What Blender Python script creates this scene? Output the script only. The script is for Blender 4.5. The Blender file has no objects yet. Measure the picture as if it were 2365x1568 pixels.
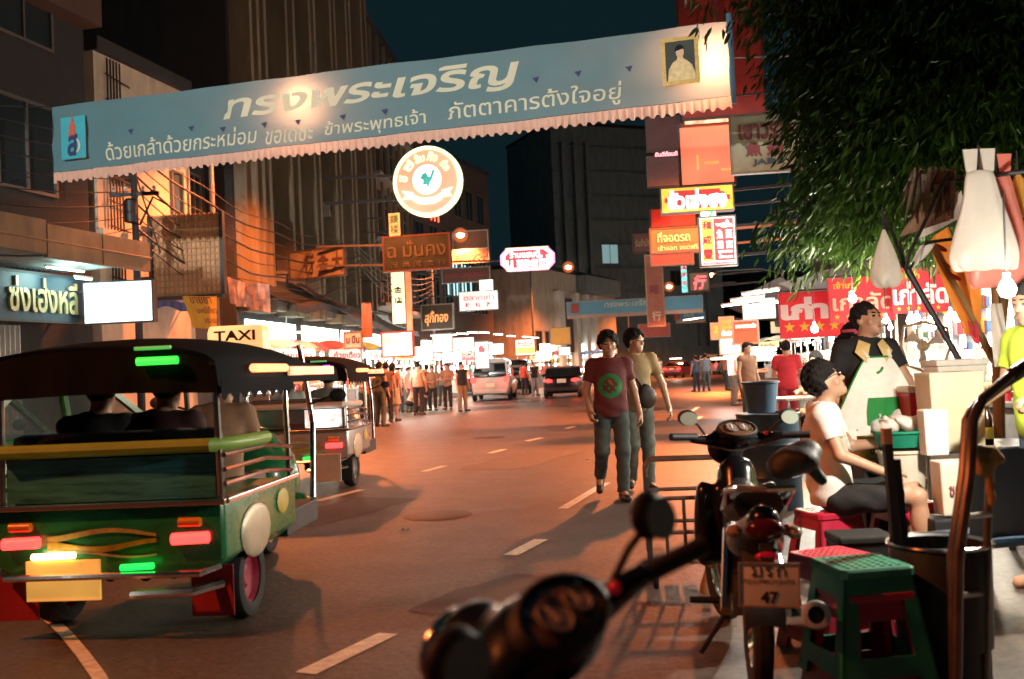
import bpy, bmesh, math, random
import numpy as np
from mathutils import Vector, Matrix
from mathutils.geometry import delaunay_2d_cdt
PI=math.pi; rad=math.radians
S=bpy.context.scene; COL=S.collection
# ---------- camera ----------
PITCH,ROLL,CH=1.7,2.6,1.4
PW,PH=2364.,1568.; PF=PW*35/36
_p,_r=rad(PITCH),rad(ROLL)
FW=np.array([0,math.cos(_p),math.sin(_p)]); _u=np.array([0,-math.sin(_p),math.cos(_p)]); _x=np.array([1.,0,0])
RT=math.cos(_r)*_x-math.sin(_r)*_u; UP=math.sin(_r)*_x+math.cos(_r)*_u
cam=bpy.data.cameras.new('camera'); cam_o=bpy.data.objects.new('camera',cam); COL.objects.link(cam_o)
cam.lens=35; cam.sensor_width=36; cam.clip_start=.05; cam.clip_end=900
cam_o.matrix_world=Matrix(((RT[0],UP[0],-FW[0],0),(RT[1],UP[1],-FW[1],0),(RT[2],UP[2],-FW[2],CH),(0,0,0,1)))
cam.dof.use_dof=True; cam.dof.focus_distance=10.5; cam.dof.aperture_fstop=2.2; cam.dof.aperture_blades=7
S.camera=cam_o
# ---------- world: night sky ----------
W=bpy.data.worlds.new('World'); S.world=W; W.use_nodes=True
bg=W.node_tree.nodes['Background']; bg.inputs[0].default_value=(.0058,.0182,.0235,1); bg.inputs[1].default_value=.70
# ---------- view ----------
S.view_settings.view_transform='Standard'; S.view_settings.look='None'; S.view_settings.exposure=0; S.view_settings.gamma=1
S.render.engine='CYCLES'; S.cycles.use_denoising=True; S.cycles.max_bounces=6; S.cycles.transparent_max_bounces=12
S.cycles.sample_clamp_indirect=4; S.cycles.caustics_reflective=False; S.cycles.caustics_refractive=False
# ---------- pixel -> place ----------
def ray(x,y): return FW+RT*((x-PW/2)/PF)-UP*((y-PH/2)/PF)
def at(x,y,Y):
    d=ray(x,y); p=d*(Y/d[1]); return Vector((p[0],Y,p[2]+CH))
def gnd(x,y,z=0.):
    d=ray(x,y); t=(z-CH)/d[2]; p=d*t; return Vector((p[0],p[1],z))
def ppm(Y): return PF/Y
# ---------- materials ----------
MATS={}
def M(name,col,rough=.6,metal=0,var=.18,sc=5.,bump=0.,emit=0,ecol=None,trans=0.,tcol=None,coat=0,spec=.5,bsc=None,stretch=(1,1,1)):
    if name in MATS: return MATS[name]
    m=bpy.data.materials.new(name); m.use_nodes=True; nt=m.node_tree; n=nt.nodes; L=nt.links
    b=n['Principled BSDF']; c=tuple(col)+(1,)
    b.inputs['Roughness'].default_value=rough; b.inputs['Metallic'].default_value=metal
    b.inputs['Specular IOR Level'].default_value=spec; b.inputs['Coat Weight'].default_value=coat; b.inputs['Coat Roughness'].default_value=.08
    b.inputs['Base Color'].default_value=c
    if var>0 or bump>0:
        tc=n.new('ShaderNodeTexCoord'); mp=n.new('ShaderNodeMapping'); mp.inputs['Scale'].default_value=stretch
        L.new(tc.outputs['Object'],mp.inputs[0])
        no=n.new('ShaderNodeTexNoise'); no.inputs['Scale'].default_value=sc; no.inputs['Detail'].default_value=6; no.inputs['Roughness'].default_value=.65
        L.new(mp.outputs[0],no.inputs[0])
        if var>0:
            cr=n.new('ShaderNodeValToRGB'); e=cr.color_ramp.elements
            e[0].position=.28; e[1].position=.72
            e[0].color=tuple(max(0,v*(1-var)) for v in col)+(1,); e[1].color=tuple(min(1,v*(1+var)) for v in col)+(1,)
            L.new(no.outputs[0],cr.inputs[0]); L.new(cr.outputs[0],b.inputs['Base Color'])
            mr=n.new('ShaderNodeMapRange'); mr.inputs[3].default_value=max(.02,rough-.12); mr.inputs[4].default_value=min(1,rough+.12)
            L.new(no.outputs[0],mr.inputs[0]); L.new(mr.outputs[0],b.inputs['Roughness'])
        if bump>0:
            no2=no
            if bsc:
                no2=n.new('ShaderNodeTexNoise'); no2.inputs['Scale'].default_value=bsc; no2.inputs['Detail'].default_value=4; L.new(mp.outputs[0],no2.inputs[0])
            bu=n.new('ShaderNodeBump'); bu.inputs['Strength'].default_value=bump; bu.inputs['Distance'].default_value=.02
            L.new(no2.outputs[0],bu.inputs['Height']); L.new(bu.outputs[0],b.inputs['Normal'])
    if emit:
        b.inputs['Emission Color'].default_value=tuple(ecol or col)+(1,); b.inputs['Emission Strength'].default_value=emit
    if trans>0:
        t=n.new('ShaderNodeBsdfTranslucent'); t.inputs[0].default_value=c
        mx=n.new('ShaderNodeMixShader'); mx.inputs[0].default_value=trans
        if tcol: t.inputs[0].default_value=tuple(tcol)+(1,)
        elif var>0: L.new(cr.outputs[0],t.inputs[0])
        L.new(b.outputs[0],mx.inputs[1]); L.new(t.outputs[0],mx.inputs[2]); L.new(mx.outputs[0],n['Material Output'].inputs[0])
    MATS[name]=m; return m
def E(name,col,s,base=None): return M(name,base or col,.4,0,0,emit=s,ecol=col)
def glass(name,tint=(.8,.85,.85),rough=.05,alpha=.35):
    if name in MATS: return MATS[name]
    m=bpy.data.materials.new(name); m.use_nodes=True; nt=m.node_tree; n=nt.nodes; L=nt.links
    b=n['Principled BSDF']; b.inputs['Base Color'].default_value=tint+(1,); b.inputs['Roughness'].default_value=rough; b.inputs['Alpha'].default_value=alpha
    MATS[name]=m; return m
# ---------- mesh builder ----------
def frame(d):
    d=Vector(d).normalized(); a=Vector((0,0,1)) if abs(d.z)<.9 else Vector((1,0,0))
    u=d.cross(a).normalized(); return u,d.cross(u).normalized()
SEP={'bracket','wind_flap','windscreen_frame','fork','post','pipes','stair_brace','neck_strap','bag_strap','strut','collar','lens','apron_edging','cloth_pattern','ragged_strip','wing_mirror','seat_back','fascia'}
class MB:
    def __init__(s): s.v=[]; s.f=[]; s.m=[]
    def add(s,V,F,mi=0):
        o=len(s.v); s.v.extend([tuple(p) for p in V]); s.f.extend([tuple(i+o for i in f) for f in F]); s.m.extend([mi]*len(F)); return s
    def box(s,c,d,rz=0,rot=None,mi=0):
        hx,hy,hz=d[0]/2,d[1]/2,d[2]/2
        R=rot if rot is not None else Matrix.Rotation(rz,3,'Z'); c=Vector(c)
        V=[c+R@Vector((x*hx,y*hy,z*hz)) for x in(-1,1) for y in(-1,1) for z in(-1,1)]
        return s.add(V,[(0,1,3,2),(4,6,7,5),(0,4,5,1),(2,3,7,6),(0,2,6,4),(1,5,7,3)],mi)
    def bar(s,a,b,w,h=None,mi=0):
        a,b=Vector(a),Vector(b); u,v=frame(b-a); h=h or w
        V=[p+u*(i*w/2)+v*(j*h/2) for p in(a,b) for i,j in((-1,-1),(1,-1),(1,1),(-1,1))]
        return s.add(V,[(0,1,2,3),(7,6,5,4)]+[(i,i+4,(i+1)%4+4,(i+1)%4) for i in range(4)],mi)
    def tube(s,P,r,n=8,mi=0,closed=False,cap=True):
        P=[Vector(p) for p in P]; k=len(P); R=r if isinstance(r,(list,tuple)) else [r]*k
        T=[]
        for i in range(k):
            a=P[(i-1)%k] if closed or i>0 else P[0]; b=P[(i+1)%k] if closed or i<k-1 else P[-1]
            t=(b-a); T.append(t.normalized() if t.length>1e-9 else Vector((0,0,1)))
        u,_=frame(T[0]); V=[]
        for i in range(k):
            u=(u-T[i]*u.dot(T[i])).normalized(); w=T[i].cross(u)
            V+=[P[i]+(u*math.cos(2*PI*j/n)+w*math.sin(2*PI*j/n))*R[i] for j in range(n)]
        F=[]
        for i in range(k if closed else k-1):
            i2=(i+1)%k
            F+=[(i*n+j,i*n+(j+1)%n,i2*n+(j+1)%n,i2*n+j) for j in range(n)]
        if cap and not closed: F+=[tuple(range(n-1,-1,-1)),tuple((k-1)*n+j for j in range(n))]
        return s.add(V,F,mi)
    def cyl(s,a,b,r0,r1=None,n=14,mi=0): return s.tube([a,b],[r0,r0 if r1 is None else r1],n,mi)
    def lathe(s,prof,loc=(0,0,0),n=20,rot=None,mi=0):
        R=rot if rot is not None else Matrix.Identity(3); loc=Vector(loc); k=len(prof)
        V=[loc+R@Vector((r*math.cos(2*PI*j/n),r*math.sin(2*PI*j/n),z)) for r,z in prof for j in range(n)]
        F=[(i*n+j,i*n+(j+1)%n,(i+1)*n+(j+1)%n,(i+1)*n+j) for i in range(k-1) for j in range(n)]
        op=tuple(prof[0])==tuple(prof[-1])
        if prof[0][0]>1e-6 and not op: F.append(tuple(range(n-1,-1,-1)))
        if prof[-1][0]>1e-6 and not op: F.append(tuple((k-1)*n+j for j in range(n)))
        return s.add(V,F,mi)
    def ell(s,c,r,nu=14,nv=8,rot=None,mi=0):
        R=rot if rot is not None else Matrix.Identity(3); c=Vector(c)
        V=[c+R@Vector((0,0,-r[2]))]
        for i in range(1,nv):
            t=-PI/2+PI*i/nv
            V+=[c+R@Vector((r[0]*math.cos(t)*math.cos(2*PI*j/nu),r[1]*math.cos(t)*math.sin(2*PI*j/nu),r[2]*math.sin(t))) for j in range(nu)]
        V.append(c+R@Vector((0,0,r[2]))); k=len(V)-1
        F=[(0,1+(j+1)%nu,1+j) for j in range(nu)]
        for i in range(nv-2): F+=[(1+i*nu+j,1+i*nu+(j+1)%nu,1+(i+1)*nu+(j+1)%nu,1+(i+1)*nu+j) for j in range(nu)]
        b=1+(nv-2)*nu; F+=[(b+j,b+(j+1)%nu,k) for j in range(nu)]
        return s.add(V,F,mi)
    def prism(s,pts,o,u,v,d,mi=0):
        o,u,v,d=Vector(o),Vector(u),Vector(v),Vector(d); n=len(pts)
        A=[o+u*x+v*y for x,y in pts]; V=A+[p+d for p in A]
        return s.add(V,[tuple(range(n-1,-1,-1)),tuple(range(n,2*n))]+[(i,(i+1)%n,n+(i+1)%n,n+i) for i in range(n)],mi)
    def loft(s,rings,closed=True,cap=True,mi=0):
        n=len(rings[0]); V=[p for r in rings for p in r]; F=[]
        for i in range(len(rings)-1):
            for j in range(n if closed else n-1): F.append((i*n+j,i*n+(j+1)%n,(i+1)*n+(j+1)%n,(i+1)*n+j))
        if cap and closed: F+=[tuple(range(n-1,-1,-1)),tuple((len(rings)-1)*n+j for j in range(n))]
        return s.add(V,F,mi)
    def grid(s,fn,nu,nv,mi=0):
        V=[fn(i/nu,j/nv) for i in range(nu+1) for j in range(nv+1)]
        return s.add(V,[(i*(nv+1)+j,(i+1)*(nv+1)+j,(i+1)*(nv+1)+j+1,i*(nv+1)+j+1) for i in range(nu) for j in range(nv)],mi)
    def build(s,name,mat,parent=None,smooth=35,bev=0,fix=True):
        if name in SEP:
            par=list(range(len(s.v)))
            def fd(i):
                while par[i]!=i: par[i]=par[par[i]]; i=par[i]
                return i
            for f in s.f:
                for i in f[1:]: par[fd(i)]=fd(f[0])
            gr={}
            for f,m in zip(s.f,s.m): gr.setdefault(fd(f[0]),[]).append((f,m))
            if len(gr)>1:
                o=None
                for g in gr.values():
                    q=MB(); ids=sorted({i for f,_ in g for i in f}); mp={i:k for k,i in enumerate(ids)}
                    q.v=[s.v[i] for i in ids]; q.f=[tuple(mp[i] for i in f) for f,_ in g]; q.m=[m for _,m in g]
                    o=q.build(name,mat,parent,smooth,bev,fix)
                return o
        me=bpy.data.meshes.new(name); me.from_pydata(s.v,[],s.f); 
        for m in (mat if isinstance(mat,(list,tuple)) else [mat]): me.materials.append(m)
        if any(s.m): me.polygons.foreach_set('material_index',s.m)
        if bev or fix:
            b=bmesh.new(); b.from_mesh(me)
            if fix: bmesh.ops.recalc_face_normals(b,faces=b.faces)
            if bev:
                ed=[e for e in b.edges if len(e.link_faces)==2 and e.calc_face_angle(0)>.5]
                bmesh.ops.bevel(b,geom=ed,offset=bev,segments=2,affect='EDGES',profile=.6,clamp_overlap=True)
            b.to_mesh(me); b.free()
        if smooth:
            me.shade_smooth(); me.set_sharp_from_angle(angle=rad(smooth))
        me.update(); o=bpy.data.objects.new(name,me); COL.objects.link(o)
        if parent: o.parent=parent
        return o
def tag(o,label,cat,group=None,kind=None):
    if kind: o['kind']=kind
    if label: o['label']=label
    if cat: o['category']=cat
    if group: o['group']=group
    return o
def thing(name,label,cat,loc=(0,0,0),rz=0,group=None,rot=None):
    o=bpy.data.objects.new(name,None); COL.objects.link(o); o.location=loc; o.empty_display_size=.2
    o.rotation_euler=rot if rot is not None else (0,0,rz)
    return tag(o,label,cat,group)
def struct(o): o['kind']='structure'; return o
def kids(o): return [c for c in bpy.data.objects if c.parent==o]
def copy_tree(o,loc,rz,label,group=None,recol=None,scale=1):
    def cp(a,par):
        c=a.copy(); COL.objects.link(c); c.parent=par
        if recol and a.type=='MESH':
            k=a.name.split('.')[0]
            if k in recol:
                c.material_slots[0].link='OBJECT'; c.material_slots[0].material=recol[k]
        for ch in kids(a): cp(ch,c)
        return c
    r=cp(o,None); r.location=loc; r.rotation_euler=(0,0,rz); r.scale=(scale,)*3; r['label']=label
    if group: r['group']=group
    return r
# ---------- lettering ----------
def text_polys(t,res=3):
    c=bpy.data.curves.new('t','FONT'); c.body=t; c.size=1; c.align_x='LEFT'
    o=bpy.data.objects.new('t',c); COL.objects.link(o)
    dg=bpy.context.evaluated_depsgraph_get(); cu=o.evaluated_get(dg).to_curve(dg); out=[]
    for sp in cu.splines:
        P=sp.bezier_points; n=len(P); pts=[]
        for i in range(n):
            a,b=P[i],P[(i+1)%n]; p0,p1,p2,p3=a.co,a.handle_right,b.handle_left,b.co
            st=(p3-p0).normalized() if (p3-p0).length>0 else None
            straight=st is None or ((p1-p0).cross(st).length<1e-3 and (p2-p0).cross(st).length<1e-3)
            for k in range(1 if straight else res):
                q=k/res; w=1-q; p=p0*w**3+p1*3*w*w*q+p2*3*w*q*q+p3*q**3; pts.append((p.x,p.y))
        cl=[]
        for p in pts:
            if not cl or abs(p[0]-cl[-1][0])+abs(p[1]-cl[-1][1])>2e-3: cl.append(p)
        if len(cl)>2: out.append(cl)
    o.to_curve_clear() if hasattr(o,'to_curve_clear') else None
    bpy.data.objects.remove(o); bpy.data.curves.remove(c); return out
def area(p): return .5*sum(p[i][0]*p[(i+1)%len(p)][1]-p[(i+1)%len(p)][0]*p[i][1] for i in range(len(p)))
def inside(q,p):
    r=False
    for i in range(len(p)):
        a,b=p[i],p[i-1]
        if (a[1]>q[1])!=(b[1]>q[1]) and q[0]<(b[0]-a[0])*(q[1]-a[1])/(b[1]-a[1])+a[0]: r=not r
    return r
def fat(p,d):
    n=len(p); out=[]
    for i in range(n):
        a,b,c=Vector(p[i-1]),Vector(p[i]),Vector(p[(i+1)%n]); e1=(b-a); e2=(c-b)
        if e1.length<1e-9 or e2.length<1e-9: out.append(p[i]); continue
        e1.normalize(); e2.normalize(); n1=Vector((e1.y,-e1.x)); n2=Vector((e2.y,-e2.x)); m=n1+n2
        if m.length<.3: m=n1
        m.normalize(); k=d/max(.5,m.dot(n1)); out.append((b.x+m.x*k,b.y+m.y*k))
    return out
TEXTC={}
def text_into(mb,t,o,u,v,w,h=None,bold=0,shear=0,depth=.012,mi=0,fit=True):
    """lettering filling a box of width w and height h, lower left corner o, axes u (right) and v (up); stands depth proud towards u x v"""
    key=(t,)
    if key not in TEXTC: TEXTC[key]=text_polys(t)
    P=TEXTC[key]
    if not P: return mb
    xs=[x+shear*y for p in P for x,y in p]; ys=[y for p in P for _,y in p]
    x0,x1,y0,y1=min(xs),max(xs),min(ys),max(ys); sx=w/(x1-x0); sy=h/(y1-y0) if h else sx
    big=max(P,key=lambda p:abs(area(p))); sg=1 if area(big)>0 else -1
    u,v,o=Vector(u).normalized(),Vector(v).normalized(),Vector(o); nn=u.cross(v)
    outs=[p for p in P if area(p)*sg>0]; holes=[p for p in P if area(p)*sg<0]
    for gi,op in enumerate(outs):
        hs=[h_ for h_ in holes if inside(h_[0],op)]
        loops=[]
        for k,p in enumerate([op]+hs):
            q=fat(p,bold*(1 if sg>0 else -1)) if bold else p
            loops.append([((x+shear*y-x0)*sx,(y-y0)*sy) for x,y in q])
        pts=[Vector(p) for l in loops for p in l]; edges=[]; o0=0
        for l in loops: edges+=[(o0+i,o0+(i+1)%len(l)) for i in range(len(l))]; o0+=len(l)
        try: r=delaunay_2d_cdt(pts,edges,[],4,1e-6)
        except Exception: continue
        zz=depth+.0006*(gi%5)
        mb.add([o+u*p.x+v*p.y+nn*zz for p in r[0]],[tuple(f) for f in r[2]],mi)
        if depth>.004:
            for l in loops:
                n=len(l); A=[o+u*x+v*y+nn*zz for x,y in l]; B=[o+u*x+v*y+nn*.0008 for x,y in l]
                mb.add(A+B,[(i,(i+1)%n,n+(i+1)%n,n+i) for i in range(n)],mi)
    return mb
# ---------- implicit surfaces (people, panels, bags) ----------
def snet(D,org,h):
    s=D<0
    nx,ny,nz=D.shape
    c=[s[i:nx-1+i,j:ny-1+j,k:nz-1+k] for i in(0,1) for j in(0,1) for k in(0,1)]
    cnt=sum(a.astype(np.int8) for a in c); act=(cnt>0)&(cnt<8)
    I,J,K=np.nonzero(act); N=len(I)
    if N==0: return np.zeros((0,3)),np.zeros((0,4),int)
    idx=-np.ones(act.shape,np.int64); idx[act]=np.arange(N)
    cd=np.stack([D[I+i,J+j,K+k] for i in(0,1) for j in(0,1) for k in(0,1)],1)
    off=np.array([(i,j,k) for i in(0,1) for j in(0,1) for k in(0,1)],float)
    P=np.zeros((N,3)); C=np.zeros(N)
    for a in range(8):
        for b in range(a+1,8):
            if np.abs(off[a]-off[b]).sum()!=1: continue
            da,db=cd[:,a],cd[:,b]; m=(da<0)!=(db<0); t=np.where(m,da/np.where(m,da-db,1),0)
            P+=np.where(m[:,None],off[a]+(off[b]-off[a])*t[:,None],0); C+=m
    V=(P/C[:,None]+np.stack([I,J,K],1))*h+np.array(org)
    F=[]
    for ax in range(3):
        a1,a2=(ax+1)%3,(ax+2)%3
        lo=[slice(None)]*3; hi=[slice(None)]*3; lo[ax]=slice(0,-1); hi[ax]=slice(1,None)
        s0,s1=s[tuple(lo)],s[tuple(hi)]; m=s0!=s1
        q=np.stack(np.nonzero(m),1)
        q=q[(q[:,a1]>0)&(q[:,a2]>0)&(q[:,a1]<D.shape[a1]-1)&(q[:,a2]<D.shape[a2]-1)]
        if not len(q): continue
        fl=s0[q[:,0],q[:,1],q[:,2]]
        def g(d1,d2):
            p=q.copy(); p[:,a1]+=d1; p[:,a2]+=d2; return idx[p[:,0],p[:,1],p[:,2]]
        f=np.stack([g(-1,-1),g(0,-1),g(0,0),g(-1,0)],1)
        f[~fl]=f[~fl][:,::-1]; F.append(f)
    F=np.concatenate(F); F=F[(F>=0).all(1)]
    return V,F
class SD:
    """smooth union of tapered capsules and ellipsoids, sampled on a grid"""
    def __init__(s): s.p=[]
    def cap(s,a,b,ra,rb=None,k=.02,clip=None,op=1): s.p.append(('c',np.array(a,float),np.array(b,float),ra,ra if rb is None else rb,k,clip,op)); return s
    def ell(s,c,r,R=None,k=.02,clip=None,op=1): s.p.append(('e',np.array(c,float),np.array(r,float),np.eye(3) if R is None else np.array(R,float),None,k,clip,op)); return s
    def rbox(s,c,hs,rd,R=None,k=.01,clip=None,op=1): s.p.append(('b',np.array(c,float),np.array(hs,float),np.eye(3) if R is None else np.array(R,float),rd,k,clip,op)); return s
    def mesh(s,h,post=None):
        lo=np.full(3,1e9); hi=-lo
        B=[]
        for p in s.p:
            if p[0]=='c': l=np.minimum(p[1]-p[3],p[2]-p[4]); u=np.maximum(p[1]+p[3],p[2]+p[4]); l=np.minimum(l,np.minimum(p[1],p[2])-min(p[3],p[4])); u=np.maximum(u,np.maximum(p[1],p[2])+min(p[3],p[4]))
            else:
                r=np.abs(p[3]).T@p[2]; l=p[1]-r; u=p[1]+r
            B.append((l,u))
            if p[7]>0: lo=np.minimum(lo,l); hi=np.maximum(hi,u)
        org=lo-3*h; n=np.ceil((hi-org)/h).astype(int)+4
        ax=[org[i]+h*np.arange(n[i],dtype=np.float32) for i in range(3)]
        D=np.full(tuple(n),.2,np.float32)
        for p,(l,u) in zip(s.p,B):
            k=p[5]; mg=.035+k+2*h
            i0=np.maximum(0,np.floor((l-mg-org)/h).astype(int)); i1=np.minimum(n,np.ceil((u+mg-org)/h).astype(int)+1)
            if (i1<=i0).any(): continue
            sl=tuple(slice(a,b) for a,b in zip(i0,i1))
            X=ax[0][sl[0]][:,None,None]; Y=ax[1][sl[1]][None,:,None]; Z=ax[2][sl[2]][None,None,:]
            if p[0]=='c':
                a,b=p[1],p[2]; ba=b-a; bb=max(ba@ba,1e-12)
                t=np.clip(((X-a[0])*ba[0]+(Y-a[1])*ba[1]+(Z-a[2])*ba[2])/bb,0,1)
                d=np.sqrt((X-a[0]-ba[0]*t)**2+(Y-a[1]-ba[1]*t)**2+(Z-a[2]-ba[2]*t)**2)-(p[3]+(p[4]-p[3])*t)
            else:
                c,r,R=p[1],p[2],p[3]; x,y,z=X-c[0],Y-c[1],Z-c[2]
                q=[R[i,0]*x+R[i,1]*y+R[i,2]*z for i in range(3)]
                if p[0]=='e':
                    k0=np.sqrt(sum((q[i]/r[i])**2 for i in range(3))); k1=np.sqrt(sum((q[i]/r[i]**2)**2 for i in range(3)))+1e-6
                    d=k0*(k0-1)/k1
                else:
                    g=[np.abs(q[i])-(r[i]-p[4]) for i in range(3)]
                    d=np.sqrt(sum(np.maximum(g_,0)**2 for g_ in g))+np.minimum(np.maximum(np.maximum(g[0],g[1]),g[2]),0)-p[4]
            if p[6] is not None:
                for o,nv in p[6]: d=np.maximum(d,(X-o[0])*nv[0]+(Y-o[1])*nv[1]+(Z-o[2])*nv[2])
            A=D[sl]
            if p[7]>0:
                if k>0: hh=np.maximum(k-np.abs(A-d),0)/k; D[sl]=np.minimum(A,d)-hh*hh*k*.25
                else: D[sl]=np.minimum(A,d)
            else: D[sl]=np.maximum(A,-d)
        if post is not None: D=post(ax[0][:,None,None],ax[1][None,:,None],ax[2][None,None,:],D)
        return snet(D,org,h)
    def build(s,name,mat,parent,h,post=None,region=None):
        V,F=s.mesh(h,post); me=bpy.data.meshes.new(name)
        me.from_pydata(V.tolist(),[],F.tolist()); 
        for m in (mat if isinstance(mat,(list,tuple)) else [mat]): me.materials.append(m)
        if region is not None and len(F): me.polygons.foreach_set('material_index',region(V[F].mean(1)).astype(np.int32))
        me.shade_smooth(); me.update(); o=bpy.data.objects.new(name,me); COL.objects.link(o)
        if parent: o.parent=parent
        return o
def folds(amp,f=1.,seed=0,direc=(0,0,1)):
    r=np.random.RandomState(seed); ph=r.rand(9)*6.28
    def post(X,Y,Z,D):
        w=np.sin(23*f*X+9*f*Z+ph[0]+2*np.sin(11*Z+ph[1]))*np.sin(19*f*Z-13*f*Y+ph[2])+.6*np.sin(41*f*Z+17*f*X+ph[3])*np.sin(31*f*Y+ph[4])
        return D+(amp*w).astype(np.float32)
    return post
# ---------- people ----------
def rotm(yaw=0,pitch=0,roll=0): return np.array(Matrix.Rotation(yaw,3,'Z')@Matrix.Rotation(pitch,3,'X')@Matrix.Rotation(roll,3,'Y'))
def nv(a): a=np.array(a,float); return a/max(1e-9,np.linalg.norm(a))
def hand(sd,w,d,n,side,curl=.5,full=True):
    """palm plus four fingers and a thumb; w wrist, d direction, n palm normal, side +1/-1 where the thumb lies along cross(d,n)*side"""
    d=nv(d); n=nv(np.array(n)-d*np.dot(n,d)); t=np.cross(d,n)*side; w=np.array(w,float)
    if not full:
        sd.cap(w,w+d*.09,.027,.03,.02); sd.cap(w+d*.09,w+d*.15+n*.03,.028,.018,.02); sd.cap(w+d*.04+t*.02,w+d*.09+t*.05,.013,.011,.01); return
    R=np.stack([t,n,d]); sd.ell(w+d*.05,(.042,.017,.058),R,.015); sd.cap(w-d*.02,w+d*.03,.026,.026,.02)
    for i,(o,L) in enumerate([(.03,.072),(.01,.08),(-.011,.075),(-.031,.058)]):
        p=w+d*(.095-.004*abs(i-1))+t*o; a=curl*(.9+.12*i)
        for sg,(ln,r0,r1) in enumerate([(.45,.0098,.0092),(.32,.0092,.0085),(.25,.0085,.0072)]):
            dr=d*math.cos(a)+n*math.sin(a)+t*o*.8*(1-curl); q=p+nv(dr)*L*ln; sd.cap(p,q,r0,r1,.005); p=q; a+=curl*.9
    p=w+d*.03+t*.034+n*.005; q=p+nv(d*.6+t*.75+n*.3)*.04; sd.cap(p,q,.0125,.011,.01); sd.cap(q,q+nv(d*.85+t*.2+n*.45)*.034,.011,.0085,.006)
def J(**k):
    j=dict(pel=(0,0,.94),chest=(0,0,1.26),neck=(0,.01,1.45),head=(0,-.015,1.605),hrot=(0,0,0),
      shL=(.175,.01,1.40),elL=(.235,.02,1.12),wrL=(.25,-.06,.88),shR=(-.175,.01,1.40),elR=(-.235,.02,1.12),wrR=(-.25,-.06,.88),
      hipL=(.09,0,.90),knL=(.105,-.015,.49),anL=(.105,.03,.085),hipR=(-.09,0,.90),knR=(-.105,-.015,.49),anR=(-.105,.03,.085),
      toeL=None,toeR=None,hdL=None,hdR=None,curl=.45,footup=None)
    j.update(k); return {a:(np.array(b,float) if isinstance(b,tuple) and len(b)==3 and a!='hrot' else b) for a,b in j.items()}
def figure(root,j,vox,skin,hairm,shirt,pants,shoe,bulk=1.,hair='short',sleeve=.62,hem=.90,cuff=.0,full=True,shorts=None,glasses=False,neckr=.078,waist=.985,fold=.004,skirt=None):
    H=rotm(*j['hrot']); hc=j['head']
    def hp(x,y,z): return hc+H@np.array((x,y,z))
    Hi=H.T
    sp=nv(j['neck']-j['pel']); sx=nv(j['shL']-j['shR']); sy=np.cross(sp,sx); R=np.stack([nv(sx),nv(sy),sp])
    px=nv(j['hipL']-j['hipR']); pr=np.stack([px,nv(np.cross((0,0,1),px)),nv(np.cross(px,nv(np.cross((0,0,1),px))))])
    def torso(sd,g,k=.05):
        c=j['chest']; p=j['pel']
        sd.ell(c+sp*.04,(.165*bulk+g,.112*bulk+g,.175+g),R,k); sd.ell((c+p)/2-sp*.01,(.140*bulk+g,.105*bulk+g,.17+g),R,k)
        sd.cap(j['shL'],j['shR'],.056+g,.056+g,k); sd.cap(j['neck']-sp*.02,c,.06+g*.6,.1+g,k)
    def hips(sd,g,k=.05): sd.ell(j['pel'],(.160*bulk+g,.118*bulk+g,.12+g),pr,k)
    b=SD(); torso(b,-.006); hips(b,-.006)
    b.cap(j['neck']-sp*.03,hc-H@np.array((0,-.015,.06)),.062,.055,.03)
    # head
    b.ell(hp(0,.012,.025),(.076,.094,.092),Hi,.02); b.ell(hp(0,-.022,-.045),(.06,.066,.075),Hi,.03); b.cap(hp(0,-.062,-.098),hp(0,-.05,-.085),.026,.03,.03)
    if vox<.013:
        b.ell(hp(.046,-.055,-.03),(.022,.02,.024),Hi,.02); b.ell(hp(-.046,-.055,-.03),(.022,.02,.024),Hi,.02)
        b.cap(hp(.045,-.073,.024),hp(-.045,-.073,.024),.014,.014,.02)
        b.cap(hp(0,-.082,.012),hp(0,-.101,-.028),.0085,.014,.012); b.ell(hp(.015,-.085,-.032),(.009,.010,.008),Hi,.008); b.ell(hp(-.015,-.085,-.032),(.009,.010,.008),Hi,.008)
        b.cap(hp(.02,-.078,-.066),hp(-.02,-.078,-.066),.0085,.0085,.008); b.cap(hp(.016,-.076,-.079),hp(-.016,-.076,-.079),.0085,.0085,.008)
        for sd_ in(1,-1):
            b.ell(hp(.032*sd_,-.088,.006),(.015,.010,.009),Hi,0,op=-1); b.ell(hp(.032*sd_,-.078,.006),(.012,.011,.0105),Hi,.004)
    for sd_ in(1,-1): b.ell(hp(.077*sd_,.012,-.008),(.010,.018,.031),Hi,.008)
    for s_ in 'LR':
        sg=1 if s_=='L' else -1
        b.cap(j['sh'+s_],j['el'+s_],.052*bulk,.040,.03); b.cap(j['el'+s_],j['wr'+s_],.041,.027,.02)
        d=j['hd'+s_] if j['hd'+s_] is not None else nv(j['wr'+s_]-j['el'+s_])
        nrm=np.array((-sg*1.,0.15,0)) if abs(nv(d)[2])>.6 else np.array((0,0,-1.))
        tside=1 if np.dot(np.cross(nv(d),nrm),(0,-1,0.3))>0 else -1
        hand(b,j['wr'+s_],d,nrm,tside,j['curl'],full and vox<.013)
        b.cap(j['hip'+s_],j['kn'+s_],.082,.054,.04); b.cap(j['kn'+s_],j['an'+s_],.052,.036,.03)
        cal=j['kn'+s_]*.68+j['an'+s_]*.32+np.array((0,.014,0)); b.ell(cal,(.046,.05,.1),None,.03)
        an=j['an'+s_]; td=j['toe'+s_] if j['toe'+s_] is not None else np.array((.04*sg,-.17,-.05))
        b.cap(an,an+td,.036,.026,.03); b.cap(an,an+np.array((0,.035,-.05)),.034,.03,.02)
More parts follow.
